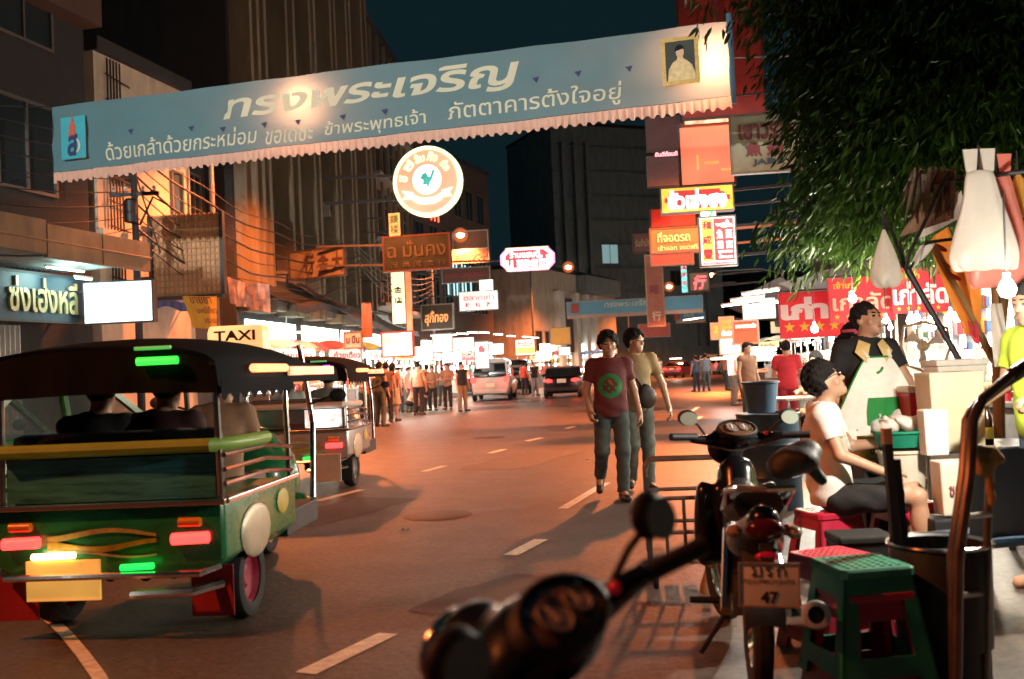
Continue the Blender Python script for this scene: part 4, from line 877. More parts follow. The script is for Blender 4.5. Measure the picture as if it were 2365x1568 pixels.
sign('thin multicoloured neon strip along the top of the plain red panel',(1580,277,1688,287),23.6,lit('neon_mix',(1,.42,.25),1.5,sc=6,var=.8),rz=-.12,depth=.1,frame_m=FRD,fw=.02,name='neon_strip',cat='neon strip')
MAR=M('maroon_board',(.06,.03,.035),.6,0,.3,3)
sign('upper dark maroon sign panel left of the plain red panel',(1494,274,1568,346),29,MAR,rz=-.1,depth=.3,frame_m=FRD)
sign('lower dark maroon sign panel above the red sign with white letters',(1496,364,1570,428),29,MAR,rz=-.1,depth=.3,frame_m=FRD)
sign('pink neon strip of tiny letters between the two maroon panels',(1511,350,1570,362),28.8,M('black_strip',(.02,.015,.015),.6),[('ยินดีต้อนรับ',(.02,.05,.98,.95),lit('pink_neon',(1,.35,.4),2.),.03,.2)],rz=-.1,depth=.1,fw=.02,frame_m=FRD,name='neon_strip',cat='neon strip')
YB=lit('yellow_border',(1,.68,.10),1.0)
t,w,h,yf=sign('red lit sign with bold white Thai letters and a yellow ornamental border',(1527,433,1690,490),22,YB,[('ฮั้วเซ่งฮง',(.1,.14,.9,.86),TW,.05)],rz=-.12,depth=.25,frame_m=FRG,fw=.03,panels=[(lit('sign_red_lit',(.85,.07,.07),.75),(.045,.13,.955,.87))],brk=1,brl=3)
for a in(-1,1):
    for b in(-1,1): MB().prism([(a*x,b*z) for x,z in((0,0),(-.22,0),(-.2,-.06),(-.12,-.07),(-.1,-.14),(0,-.15))],(a*w*.456,yf-.016,b*h*.37),(1,0,0),(0,0,1),(0,-.006,0)).build('corner_ornament',YB,t,0)
RV=lit('sign_red_v',(.9,.12,.12),.8); YV=lit('sign_yellow_v',(1,.72,.12),1.1)
sign('vertical lit sign with Chinese characters on yellow and red halves in white border',(1616,502,1697,614),21,lit('v_white',(1,.85,.82),1.3),[('和',(.08,.08,.32,.26),TRL,.02),('成',(.08,.38,.32,.56),TRL,.02),('豐',(.08,.66,.34,.86),TRL,.02),('魚',(.47,.27,.64,.45),TW,.01),('翅',(.47,.5,.64,.66),TW,.01),('燕',(.72,.27,.9,.45),TW,.01),('窩',(.72,.5,.9,.66),TW,.01),('หูฉลาม',(.5,.70,.88,.77),TW,.02),('รังนก',(.5,.79,.88,.86),TW,.02),('ภัตตาคารจีนอาหารทะเล',(.06,.93,.92,.98),TRL,.02)],rz=-.12,depth=.22,frame_m=FRG,fw=.03,panels=[(YV,(.07,.04,.37,.9)),(RV,(.4,.04,.94,.9))],brk=1,brl=3)
# the fish on that sign
sg=[o for o in bpy.data.objects if o.get('label','').startswith('vertical lit sign')][0]; fw_,fh=81/ppm(21),112/ppm(21)
MB().prism([(x*fw_,z*fh) for x,z in((-.07,.33),(-.02,.30),(.05,.31),(.1,.27),(.2,.27),(.32,.29),(.38,.28),(.38,.33),(.3,.36),(.27,.43),(.22,.42),(.19,.37),(.08,.36),(.0,.35),(-.08,.36))],(.03*fw_,-.125,0),(1,0,0),(0,0,1),(0,-.01,0)).build('fish_emblem',TW,sg,0)
sign('white and green lit cap sign peeping out above the vertical Chinese sign',(1616,489,1652,502),21.6,lit('cap_white',(.9,1,.85),1.6),[('7',(.55,.1,.8,.9),lit('cap_green',(.1,.7,.2),.9),.05)],rz=-.12,depth=.2,fw=.02,name='shop_sign')
sign('dark board with lamplight put in as a red glow above the red parking sign',(1503,483,1604,524),31,lit('red_lamplight_glow',(.9,.05,.03),.45,var=.95,sc=1.1),rz=-.12,depth=.3,frame_m=FRD)  # light of a lamp falling on the board, put in as uneven glow
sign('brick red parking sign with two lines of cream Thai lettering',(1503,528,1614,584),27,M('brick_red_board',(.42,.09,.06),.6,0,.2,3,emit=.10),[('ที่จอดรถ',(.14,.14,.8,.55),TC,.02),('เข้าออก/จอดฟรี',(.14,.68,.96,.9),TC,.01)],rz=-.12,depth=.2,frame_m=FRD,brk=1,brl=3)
sign('plain dark red board directly beneath the parking sign',(1505,586,1598,611),27,M('deep_red_board',(.20,.02,.02),.6,0,.2,3),rz=-.12,depth=.2,frame_m=FRD)
sign('pale sign board with maroon Thai and Chinese lettering half hidden by the tree',(1690,266,1842,398),17,M('pale_board',(.34,.32,.24),.7,0,.15,3,emit=.03),[('เยาวราช',(.12,.17,.92,.42),TBR,.03),('魚 翅',(.2,.48,.75,.72),TBR,.03),('JADE',(.3,.78,.75,.9),M('text_navy',(.05,.08,.13),.6),.03)],rz=-.1,depth=.12,fw=.03,brk=1,brl=3)
sign('narrow turquoise neon strip sign under the dark red boards',(1573,610,1586,676),42,lit('turq_neon',(.2,.85,.8),1.2,sc=6,var=.6),[('酒',(.1,.05,.9,.2),TRL,.02),('家',(.1,.3,.9,.45),TRL,.02),('菜',(.1,.6,.9,.75),TRL,.02)],rz=-.1,depth=.12,fw=.02,brk=1,brl=2)
sign('beige box sign with one large red neon character by the right lamp',(1592,630,1636,672),38,M('beige_box',(.33,.27,.2),.7,0,.2,4),[('行',(.2,.15,.85,.9),lit('red_neon_char',(1,.15,.17),1.6),.03,.25)],rz=-.12,depth=.25,frame_m=FRD,brk=1,brl=2)
sign('narrow brown hanging sign with a pointed foot above the far road',(1494,590,1530,752),52,M('brown_red_board',(.30,.12,.09),.7,0,.2,3,emit=.04),[('隆',(.2,.42,.8,.55),TBR,.02),('行',(.25,.8,.8,.93),TC,.02)],rz=-.1,depth=.12,frame_m=M('tan_frame',(.35,.24,.15),.7),fw=.08)
sign('dim brown sign left of the parking sign',(1463,540,1502,582),34,M('dim_brown',(.14,.08,.07),.6),[('รับจำนำ',(.1,.3,.9,.7),TC,.0)],rz=-.1,depth=.15,frame_m=FRD)
RYL=lit('ry_red',(1,.16,.08),1.0)
sign('red and yellow lit menu board on the right pavement beyond the stalls',(1663,734,1692,778),30,RYL,[('ราดหน้า',(.1,.08,.9,.3),TY,.03),('เย็นตาโฟ',(.1,.36,.9,.6),TY,.03),('เกี๊ยวปลา',(.1,.68,.9,.92),TW,.03)],rz=-.2,depth=.1)
sign('small red and yellow board with the figure two beside the menu board',(1643,748,1661,782),31,RYL,[('2',(.3,.15,.8,.6),TY,.05)],rz=-.2,depth=.1)
sign('white lit board with red lettering below the red and yellow menu board',(1664,782,1708,816),29.5,lit('white_red_low',(1,.8,.78),1.8),[('ก๋วยเตี๋ยว',(.1,.2,.9,.7),TRL,.02)],rz=-.2,depth=.1)
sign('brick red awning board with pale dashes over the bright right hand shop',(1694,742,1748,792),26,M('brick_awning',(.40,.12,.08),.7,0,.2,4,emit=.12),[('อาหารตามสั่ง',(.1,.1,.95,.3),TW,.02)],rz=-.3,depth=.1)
STAR=[(math.sin(k*PI/5)*(1 if k%2==0 else .42),math.cos(k*PI/5)*(1 if k%2==0 else .42)) for k in range(10)]
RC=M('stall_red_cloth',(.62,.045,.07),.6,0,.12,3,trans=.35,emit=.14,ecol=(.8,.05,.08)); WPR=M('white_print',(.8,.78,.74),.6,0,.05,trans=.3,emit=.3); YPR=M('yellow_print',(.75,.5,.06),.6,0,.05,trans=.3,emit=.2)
def redbanner(label,box,Y,rz,lines,ny):
    t,w,h,yf=sign(label,box,Y,RC,lines,rz=rz,depth=.02,frame_m=RC,fw=.012,name='stall_banner',cat='banner')
    mb=MB()
    for k in range(5): mb.prism([(x*h*ny[1],z*h*ny[1]) for x,z in STAR],(w*(-.39+.175*k),yf-.014,-h/2+h*ny[0]),(1,0,0),(0,0,1),(0,-.004,0))
    mb.build('stars',YPR,t,0); MB().tube([(-w/2-.05,.02,h/2+.03),(w/2+.05,.02,h/2+.03)],.014,6).build('hanging_rod',FRD,t)
    return t
redbanner('red stall banner with heavy white letters over five yellow stars',(1803,672,1992,778),17.5,-.1,[('เก่าลัด',(.04,.14,1.08,.58),WPR,.055)],(.24,.125))
redbanner('red stall banner with outlined cream letters partly behind the small white bag',(1917,640,2060,742),15.5,-.05,[('เจ้าเก่า',(.08,.08,.42,.24),YPR,.02),('เก่าลัด',(.06,.32,.98,.74),CREAM,.02)],(.12,.07))
redbanner('washed out pink stall banner behind the dark slanting pole',(2062,618,2182,722),15.,.0,[('เจ้าเก่า',(.1,.08,.5,.24),YPR,.02),('เก่าลัด',(.03,.32,.98,.8),WPR,.03)],(.1,.06))
awning('long dark tiled awning sloping over the bright shops right of the lamp',((1800,640),(1668,705)),(22,34),.6,AWD)
awning('grey awning above the bright shelves behind the red banners',((1990,600),(1795,655)),(15.5,22),.5,AWG)
# ================= VEHICLES =================
RUB=M('tyre_rubber',(.018,.018,.018),.8,0,.3,20); CHR=M('chrome',(.62,.60,.57),.16,1,.08,6); BLKP=M('black_gloss_paint',(.006,.007,.009),.22,0,.2,3,coat=.25,spec=.35); BLKV=M('black_vinyl',(.010,.010,.012),.5,0,.3,12,.15,bsc=40); BLKM=M('matt_black_plastic',(.012,.013,.015),.6,0,.25,14); SIL=M('silver_paint',(.42,.42,.41),.3,.55,.1,3); CLR=glass('windscreen_glass',alpha=.12)
TLR=E('tail_lamp_red',(1,.035,.03),5); TLR2=M('tail_lamp_dim',(.07,.003,.005),.15,0,.1); AMB=M('amber_lens',(.7,.26,.03),.2,0,.1)
def wheel_into(t,c,r,w,ax=(1,0,0),rim=None,name='wheel'):
    R=Vector((0,0,1)).rotation_difference(Vector(ax)).to_matrix()
    o=MB().lathe([(r*.62,-w*.42),(r*.8,-w*.5),(r*.95,-w*.42),(r,-w*.2),(r,w*.2),(r*.95,w*.42),(r*.8,w*.5),(r*.62,w*.42),(r*.62,-w*.42)],c,28,R).build(name,RUB,t)
    MB().lathe([(0,w*.18),(r*.2,w*.2),(r*.3,w*.1),(r*.55,w*.15),(r*.64,w*.4),(r*.64,-w*.4),(r*.55,-w*.15),(r*.3,-w*.1),(r*.2,-w*.2),(0,-w*.18)],c,20,R).build('rim',rim or SIL,o); return o
def point(par,loc,e,col,r=.08,name='lamp_light'):
    li=bpy.data.lights.new(name,'POINT'); li.energy=e; li.color=col; li.shadow_soft_size=r; lo=bpy.data.objects.new(name,li); COL.objects.link(lo); lo.location=loc
    if par: lo.parent=par
    return lo
# ---- three wheeled taxi: origin on the ground under the rear face, forward = +y ----
def tuktuk(label,loc,rz,body,trim,canopy,roofsign=True,tail=True,glow=(.03,.8,.05),hub=SIL,flap=None):
    t=thing('tuk_tuk',label,'tuk-tuk',loc,rz,'tuk-tuks driving along the left lane')
    # passenger tub
    b=MB().loft([[(x*s,y,z) for x,z in((-.66,.74),(-.66,.44),(-.56,.36),(.56,.36),(.66,.44),(.66,.74))] for y,s in((.0,.97),(.03,1.),(1.3,1.),(1.33,.98))]); b.build('body',body,t,30,.015)
    MB().loft([[(x,y,z) for x,z in((-.60,.50),(-.60,.34),(.60,.34),(.60,.50))] for y in(1.3,2.05)]).build('floor',BLKM,t,0,.01)
    MB().box((0,-.012,.752),(1.36,.05,.03)).box((.675,.66,.752),(.03,1.3,.03)).box((-.675,.66,.752),(.03,1.3,.03)).build('chrome_trim',CHR,t,0,.006)
    # back panel and rail
    MB().grid(lambda a,c:(-.60+1.2*a,.05-.02*math.sin(a*PI),.77+.24*c),12,3).build('back_panel',trim,t)
    MB().tube([(-.66,.75,1.05),(-.66,.12,1.06),(-.60,.0,1.06),(.60,.0,1.06),(.66,.12,1.06),(.66,.75,1.05)],.04,10).build('back_rail',canopy[1],t)
    for z in(.84,.92,1.0): 
        for s in(-1,1): MB().tube([(s*.655,.05,z),(s*.655,.75,z),(s*.65,1.28,z-.05)],.014,6).build('side_rail',CHR,t)
    MB().box((0,.5,.62),(1.2,.55,.16)).build('seat',BLKV,t,30,.05); MB().box((0,.16,.9),(1.2,.14,.5)).build('seat_back',BLKV,t,30,.05)
    MB().box((0,1.75,.66),(.5,.45,.14)).build('driver_seat',BLKV,t,30,.04)
    # nose
    n=SD(); n.ell((0,2.45,.62),(.34,.30,.34),k=.08); n.cap((-.40,2.2,.42),(.40,2.2,.42),.12,k=.08); n.cap((0,2.75,.55),(0,2.55,.9),.16,.13,k=.1); n.build('nose',body,t,.03)
    MB().tube([(-.55,2.1,.5),(-.5,2.35,1.05),(-.46,2.2,1.66)],.022).tube([(.55,2.1,.5),(.5,2.35,1.05),(.46,2.2,1.66)],.022).build('windscreen_frame',CHR,t)
    MB().add([(-.5,2.35,1.05),(.5,2.35,1.05),(.46,2.2,1.64),(-.46,2.2,1.64)],[(0,1,2,3)]).build('windscreen',CLR,t,0)
    MB().tube([(-.38,2.12,1.02),(0,2.24,1.0),(.38,2.12,1.02)],.016).build('handlebar',CHR,t)
    hl=MB().lathe([(0,-.1),(.09,-.08),(.11,0),(.1,.04),(0,.05)],(0,2.84,.72),16,Matrix.Rotation(-PI/2,3,'X')).build('headlight',CHR,t)
    for s in(-1,1): MB().tube([(s*.5,2.3,1.2),(s*.68,2.3,1.26)],.01,6).ell((s*.72,2.3,1.26),(.07,.02,.05),10,6).build('wing_mirror',BLKM,t)
    # wheels
    for s in(-1,1):
        wheel_into(t,(s*.56,.52,.24),.24,.15,rim=hub)
        MB().box((s*.56,.06,.26),(.24,.012,.28)).build('mud_flap',flap or BLKM,t,0,.003)
    wheel_into(t,(0,2.62,.23),.23,.12); MB().tube([(0,2.62,.23),(.09,2.6,.5)],.03).tube([(0,2.62,.23),(-.09,2.6,.5)],.03).build('fork',DARK,t)
    # posts, canopy
    for y in(.05,1.28):
        for s in(-1,1): MB().tube([(s*.63,y,.75),(s*.62,y,1.5)],.02).build('post',CHR,t)
    rings=[]
    for k in range(15):
        q=k/14; y=-.14+2.52*q; h=1.565+.12*abs(math.sin(PI*min(.999,q*1.3+.1)))**.6-.06*max(0,q-.7)*3
        rings.append([(.71*math.cos(a),y,(h-1.44)*max(0,math.sin(a))**.55+1.44+(-.06 if math.sin(a)<.01 else 0)) for a in [PI*i/16 for i in range(17)]])
    MB().loft(rings,False,False).build('canopy',canopy[0],t,60,fix=False)
    MB().grid(lambda a,c:(-.7+1.4*a,-.13+.012*math.sin(a*30)*c,(1.44+.17*max(0,1-(2*a-1)**2)**.4)*(1-c)+c*(1.345+.02*math.sin(a*PI))),30,4).build('rear_curtain',canopy[0],t,60,fix=False)
    MB().grid(lambda a,c:(.71,-.1+1.3*a,1.42-.10*c-.02*math.sin(a*50)*c),40,2).build('canopy_valance',canopy[0],t,60,fix=False)
    VIS=lit('visor_glow',(1,.36,.17),1.15,var=.5,sc=3)
    MB().loft([[(x,y,z) for x,z in((-.55,1.36),(.55,1.36),(.5,1.47),(-.5,1.47))] for y in(2.36,2.46)]).build('visor',VIS,t,0,.01)
    for s in(-1,1):
        MB().cyl((s*.735,.35,1.475),(s*.735,.95,1.475),.026,n=10).build('side_lamp',E('lamp_orange',(1,.25,.10),3.5),t); MB().box((s*.728,1.6,1.455),(.02,1.1,.06)).build('side_reflector',VIS,t,0,.004)
    MB().cyl((.28,-.165,1.53),(.50,-.165,1.53),.022,n=10).build('rear_neon',E('lamp_green%d'%int(glow[2]*9),glow,2.2),t)
    MB().cyl((.26,-.15,1.60),(.46,-.15,1.60),.010,n=8).build('rear_neon',E('lamp_green_dim',(.1,.6,.15),.5),t)
    if roofsign:
        r=MB().loft([[(.12+(x-.12)*s,y*s2,z) for x,y in((-.09,1.75),(.33,1.75),(.33,1.92),(-.09,1.92))] for z,s,s2 in((1.58,1,1),(1.76,1,1),(1.81,.93,1.))]).build('roof_sign',lit('taxi_amber',(1,.56,.22),1.05),t,0,.02)
        mb=MB(); text_into(mb,'TAXI',(-.03,1.745,1.70),(1,0,0),(0,0,1),.3,.07,.02,0,.006); mb.build('lettering',TD,r,0,fix=False)
    # rear lamps, plate, bumper
    for s in(-1,1):
        MB().cyl((s*.48-.1,-.03,.56),(s*.48+.1,-.03,.565),.032,n=12).build('tail_light',TLR if tail else TLR2,t)
        MB().cyl((s*.48-.06,-.03,.65),(s*.48+.06,-.03,.65),.025,n=12).build('indicator',AMB,t)
    MB().box((-.24,-.035,.355),(.42,.02,.22)).build('number_plate',lit('plate_amber',(1,.50,.10),.6),t,0,.005)
    MB().cyl((-.40,-.06,.49),(-.16,-.06,.495),.018,n=8).build('plate_lamp',E('plate_bulb',(1,.75,.35),8),t)
    MB().cyl((.1,-.06,.42),(.28,-.06,.425),.018,n=10).build('green_lamp',E('lamp_green_b',(.01,.8,.08),2.2),t)
    MB().tube([(-.62,.02,.40),(-.55,-.08,.38),(.55,-.08,.38),(.62,.02,.40)],.02,8).build('bumper',CHR,t)
    MB().tube([(.15,-.05,.27),(.5,-.06,.28),(.64,.1,.3)],.028,8).build('exhaust',CHR,t)
    for z0,h_,c_ in((.595,.035,(.42,.36,.12)),(.535,.045,(.40,.30,.04)),(.49,.02,(.45,.40,.28))): MB().grid(lambda a,q:(-.34+.62*a,-.011,z0+.022*math.sin(a*5+z0*40)+h_*(q-.5)*(1-.5*a)),16,1).build('decal',M('decal_%d'%int(c_[1]*100),c_,.45,0,.35,14),t,60,fix=False)
    MB().ell((.665,1.02,.62),(.01,.12,.08),14,8).build('side_badge',M('badge_yellow',(.5,.36,.06),.5),t); MB().ell((.665,.5,.52),(.02,.26,.16),16,8).build('wheel_cover',M('cover_cream',(.5,.42,.3),.4,.3),t)
    point(t,(0,.9,1.42),3,(1,.7,.45)); return t
GREENP=M('green_paint',(.015,.19,.065),.28,0,.12,3,coat=.4); TEALREF=M('chrome_teal_reflection',(.06,.36,.42),.3,.35,.6,5,stretch=(.6,1,7)); CANO=M("navy_canopy",(.007,.010,.013),.9,0,.2,5,spec=.1); RAILG=M('yellow_green_vinyl',(.20,.36,.05),.45,0,.15,6)  # back panel's teal is the reflection of cold lights put into its colour
REDH=M('red_hub',(.32,.02,.05),.5,0,.2)
tk=tuktuk('green tuk-tuk with dark canopy and amber roof sign, nearest vehicle on the left',(-2.27,5.5,0),-rad(4.5),GREENP,TEALREF,(CANO,RAILG),hub=REDH,flap=M('red_flap',(.30,.015,.03),.6))
tk2=tuktuk('silver tuk-tuk with chrome rear, driving ahead of the green one',(-2.72,12.3,0),-rad(3),SIL,CHR,(M("black_canopy",(.008,.008,.009),.9,spec=.1),M('white_vinyl',(.55,.5,.45),.5)),False,glow=(.75,.1,.9))
# bright advertising strip and step on the silver one
MB().box((.35,-.05,.90),(.42,.03,.22)).build('advert_panel',lit('advert',(1,.9,.85),1.6,var=.6,sc=9),tk2,0,.005)
MB().box((.40,-.12,.3),(.36,.03,.34)).build('number_plate',M('pale_metal',(.55,.52,.45),.4,.3,.15),tk2,0,.005)
# ---- motorbike: origin on the ground between the wheels, forward = +y ----
PLATE=M('plate_white',(.86,.85,.80),.5,0,.1,5)
def motorbike(label,loc,rz,lean=0,steer=0,plate=True,stripe=None):
    t=thing('motorbike',label,'motorbike',loc,rz,'motorbikes parked at the kerb',rot=(0,rad(lean),rz))
    wheel_into(t,(0,-.60,.28),.28,.085,rim=CHR); 
    for k in range(10):
        pass
    H=Vector((0,.50,.98))
    rot=Matrix.Rotation(steer,3,'Z')
    def fr(p): return Vector((0,.44,0))+rot@(Vector(p)-Vector((0,.44,0)))
    wheel_into(t,fr((0,.64,.28)),.28,.075,ax=tuple(rot@Vector((1,0,0))),rim=CHR)
    mb=MB()
    for s in(-1,1): mb.tube([fr((s*.075,.64,.28)),fr((s*.075,.50,.72))],.022)
    mb.build('fork',CHR,t)
    MB().grid(lambda a,b:fr((.06*math.cos(PI*b)*1.0,.64+.32*math.cos(.15+2.1*a),.29+.32*math.sin(.15+2.1*a)+.02*math.sin(PI*b))),14,5).build('front_mudguard',BLKP,t,60,fix=False)
    MB().grid(lambda a,b:(.075*math.cos(PI*b),-.60-.33*math.cos(.1+1.5*a)*1.,.30+.33*math.sin(.1+1.5*a)+.03*math.sin(PI*b)),14,5).build('rear_mudguard',BLKM,t,60,fix=False)
    # body: legshield, spine, tail fairing
    s=SD(); s.cap((0,.38,.80),(0,.15,.42),.10,.09,k=.06); s.cap((0,.1,.42),(0,-.25,.52),.09,.11,k=.06); s.ell((0,-.45,.62),(.12,.34,.10),k=.05); s.cap((0,-.55,.66),(0,-.88,.76),.10,.065,k=.05); s.ell((.17,.36,.55),(.05,.08,.22),k=.05); s.ell((-.17,.36,.55),(.05,.08,.22),k=.05); s.rbox((0,.34,.55),(.2,.035,.2),.03,k=.04)
    s.build('body',BLKP,t,.018)
    MB().loft([[(x*w,y,z+zz) for x,zz in((-1,0),(-.9,.045),(-.5,.07),(.5,.07),(.9,.045),(1,0),(.7,-.05),(-.7,-.05))] for y,w,z in((.16,.05,.74),(.05,.09,.72),(-.15,.12,.70),(-.4,.135,.73),(-.6,.13,.76),(-.72,.10,.79))]).build('seat',BLKV,t,50)
    MB().box((0,.02,.30),(.2,.36,.2)).build('engine',M('engine_alloy',(.16,.16,.16),.45,.7,.3,12),t,30,.03)
    MB().tube([(.0,.15,.24),(.13,.05,.2),(.17,-.3,.22),(.18,-.5,.30)],.02).tube([(.18,-.42,.27),(.19,-.9,.40)],[.042,.052],14).build('exhaust',CHR,t)
    MB().lathe([(.034,0),(.052,.0),(.056,.012),(.052,.02),(.034,.02),(.034,0)],(.19,-.905,.402),20,Matrix.Rotation(rad(75),3,'X')).build('exhaust_tip',M('pale_alloy',(.55,.52,.46),.35,.3,.15,8),t); MB().lathe([(0,0),(.035,0)],(.19,-.9,.402),20,Matrix.Rotation(rad(75),3,'X')).build('exhaust_bore',BLKM,t,0)
    for s_ in(-1,1): MB().tube([(s_*.09,-.25,.62),(s_*.13,-.62,.34)],.026,8).build('shock_absorber',CHR,t)
    MB().tube([(-.11,-.45,.72),(-.13,-.75,.86),(-.10,-.98,.90),(0,-1.02,.90),(.10,-.98,.90),(.13,-.75,.86),(.11,-.45,.72)],.014,8).build('grab_rail',CHR,t)
    MB().ell((0,-.94,.735),(.075,.04,.045),14,8).build('tail_light',TLR2,t)
    MB().ell((0,-.985,.64),(.045,.02,.02),10,6).build('reflector',M('red_reflector',(.45,.01,.04),.2,0,0,emit=.12),t)
    for s_ in(-1,1): MB().ell((s_*.115,-.90,.72),(.032,.045,.026),10,6).build('rear_indicator',M('clear_amber',(.28,.20,.14),.15,0,.1),t)
    st=stripe or M('orange_decal',(.5,.10,.03),.3,0,.2)
    MB().tube([(.128,-.5,.66),(.122,-.72,.70),(.085,-.9,.74)],[.02,.028,.012],8).build('decal',st,t)
    if plate:
        a=rad(12); u=Vector((1,0,0)); v=Vector((0,-math.sin(a)*-1*0-math.sin(a),math.cos(a)))
        p=MB().box((0,-1.04,.545),(.224,.006,.158)).build('number_plate',PLATE,t,30,.002)
        mb=MB()
        for x in(-.11,.11): mb.box((x,-1.045,.545),(.006,.006,.158))
        for z in(.464,.626): mb.box((0,-1.045,z),(.226,.006,.006))
        mb.build('plate_rim',M('plate_rim',(.55,.42,.33),.3,.4),p,0)
        mb=MB()
        LT=lambda x0,P:mb.tube([(x0+.034*x,-1.0448,.577+.036*y) for x,y in P],.0022,6)
        LP=lambda x0,cx,cy:mb.tube([(x0+.034*(cx+.11*math.cos(u)),-1.0448,.577+.036*(cy+.1*math.sin(u))) for u in [2*PI*i/10 for i in range(10)]],.0018,5,closed=True)
        LP(-.062,.1,.86); LT(-.062,[(.22,.86),(.22,.12),(.95,.02),(.95,.98)]); LP(-.062,.12,.1)
        LP(-.016,.5,.1); LT(-.016,[(.62,.12),(.66,.55),(.5,.68),(.16,.66),(.14,.86),(.34,.98),(.82,.9)])
        LT(.028,[(.18,0),(.18,.5),(.04,.66),(.2,.78),(.3,.95),(.6,1.0),(.86,.84),(.92,.6),(.92,0)])
        text_into(mb,'กรุงเทพมหานคร',(-.095,-1.0442,.543),(1,0,0),(0,0,1),.19,.022,.01,0,.001); text_into(mb,'47',(-.03,-1.0442,.477),(1,0,0),(0,0,1),.062,.042,.03,0,.001)
        mb.build('lettering',TD,p,0,fix=False)
        MB().bar((0,-1.03,.60),(0,-.95,.68),.05,.02).build('plate_bracket',BLKM,t)
    # cockpit
    c=SD(); c.ell(fr((0,.46,.985)),(.125,.10,.07),np.array(rot.transposed()),k=.03); c.ell(fr((0,.60,.93)),(.10,.06,.10),np.array(rot.transposed()),k=.05); c.cap(fr((.10,.45,.975)),fr((.24,.40,1.0)),.036,.022,k=.03); c.cap(fr((-.10,.45,.975)),fr((-.24,.40,.985)),.034,.020,k=.03)
    c.build('handlebar_cover',BLKP,t,.012)
    MB().ell(fr((0,.655,.94)),(.085,.03,.07),14,8,rot).build('headlight',CHR,t)
    for s_ in(-1,1):
        MB().tube([fr((s_*.22,.405,.998)),fr((s_*.37,.345,1.005))],[.018,.019],12).build('grip',BLKM,t)
        MB().tube([fr((s_*.20,.43,1.0)),fr((s_*.30,.43,.995)),fr((s_*.36,.40,.99))],.006,6).build('brake_lever',CHR,t)
        MB().tube([fr((s_*.17,.42,1.01)),fr((s_*.21,.40,1.06)),fr((s_*.25,.385,1.085))],.007,6).build('mirror_stem',BLKM,t)
        Q=rot@Matrix.Rotation(rad(-12),3,'X')
        m_=MB().ell(fr((s_*.27,.385,1.10)),(.054,.02,.042),16,10,Q).build('mirror',BLKM,t)
        MB().lathe([(0,0),(.9,0),(.96,.05)],(0,0,0),20).build('mirror_glass',M('mirror_glass',(.34,.40,.33),.35,0,.2,8),m_)  # grey-green reflection put into a diffuse glass colour
        g=kids(m_)[0]; g.matrix_basis=Matrix.Translation(fr((s_*.27,.361,1.095)))@(Q@Matrix.Rotation(PI/2,3,'X')).to_4x4()@Matrix.Diagonal((.048,.037,.02,1))
    MB().ell(fr((.155,.405,1.012)),(.012,.012,.012),8,6).build('kill_switch',M('red_button',(.6,.02,.03),.3,0,0,emit=.1),t)
    # dial cluster
    D=rot@Matrix.Rotation(rad(38),3,'X')
    dl=MB().lathe([(0,.018),(.5,.016),(.85,.008),(1,0),(.98,-.02)],(0,0,0),28).build('dial_cluster',M('dial_glass',(.13,.065,.035),.07,0,.6,9,coat=1),t)
    bz=MB().lathe([(.97,.022),(1.06,.018),(1.12,-.01),(1.04,-.03),(.97,.022)],(0,0,0),28).build('dial_bezel',BLKM,t); bz.matrix_basis=Matrix.Translation(fr((0,.405,1.035)))@D.to_4x4()@Matrix.Diagonal((.10,.062,.6,1))
    for dx_,dy_ in((-.06,.03),(.0,.04),(.068,.022),(.07,-.015)):
        il=MB().ell((0,0,0),(.008,.006,.003),8,5).build('indicator_lamp',CHR,t); il.matrix_basis=Matrix.Translation(fr((0,.405,1.035)))@D.to_4x4()@Matrix.Translation((dx_,dy_,.012))
    dl.matrix_basis=Matrix.Translation(fr((0,.405,1.035)))@D.to_4x4()@Matrix.Diagonal((.10,.062,.6,1))
    for dx,r_ in((-.028,.030),(.036,.024)):
        q=MB().lathe([(0,.002),(r_*.93,.002),(r_,.006),(r_*1.08,.0)],(dx,0,.012),22).build('dial',M('dial_face',(.30,.28,.27),.2,.3,.3,30),t)
        q.matrix_basis=Matrix.Translation(fr((0,.405,1.035)))@D.to_4x4()
        nd=MB().box((dx-.002,.006,.017),(.005,r_*1.1,.002)).build('needle',M('needle_white',(.8,.75,.65),.5,0,0),t,0); nd.matrix_basis=q.matrix_basis
    MB().tube([(-.1,-.1,.2),(-.22,-.16,.03)],.012,6).build('side_stand',DARK,t)
    for s_ in(-1,1): MB().tube([(s_*.1,.0,.24),(s_*.26,.0,.24)],.016,8).build('footrest',BLKM,t)
    return t
pc=gnd(1763,1350,.545); bx,by=pc.x,pc.y
a=rad(8); mk=motorbike('black motorbike seen from behind with white number plate and chrome grab rail',(bx+1.04*math.sin(a)+.0,by+1.04*math.cos(a),0),-a,lean=2,steer=.25)
mk2=motorbike('black motorbike in the near foreground seen over its dials and mirrors',(.515,1.505,0),rad(52),lean=-12.5,steer=.0,plate=False,stripe=BLKM)
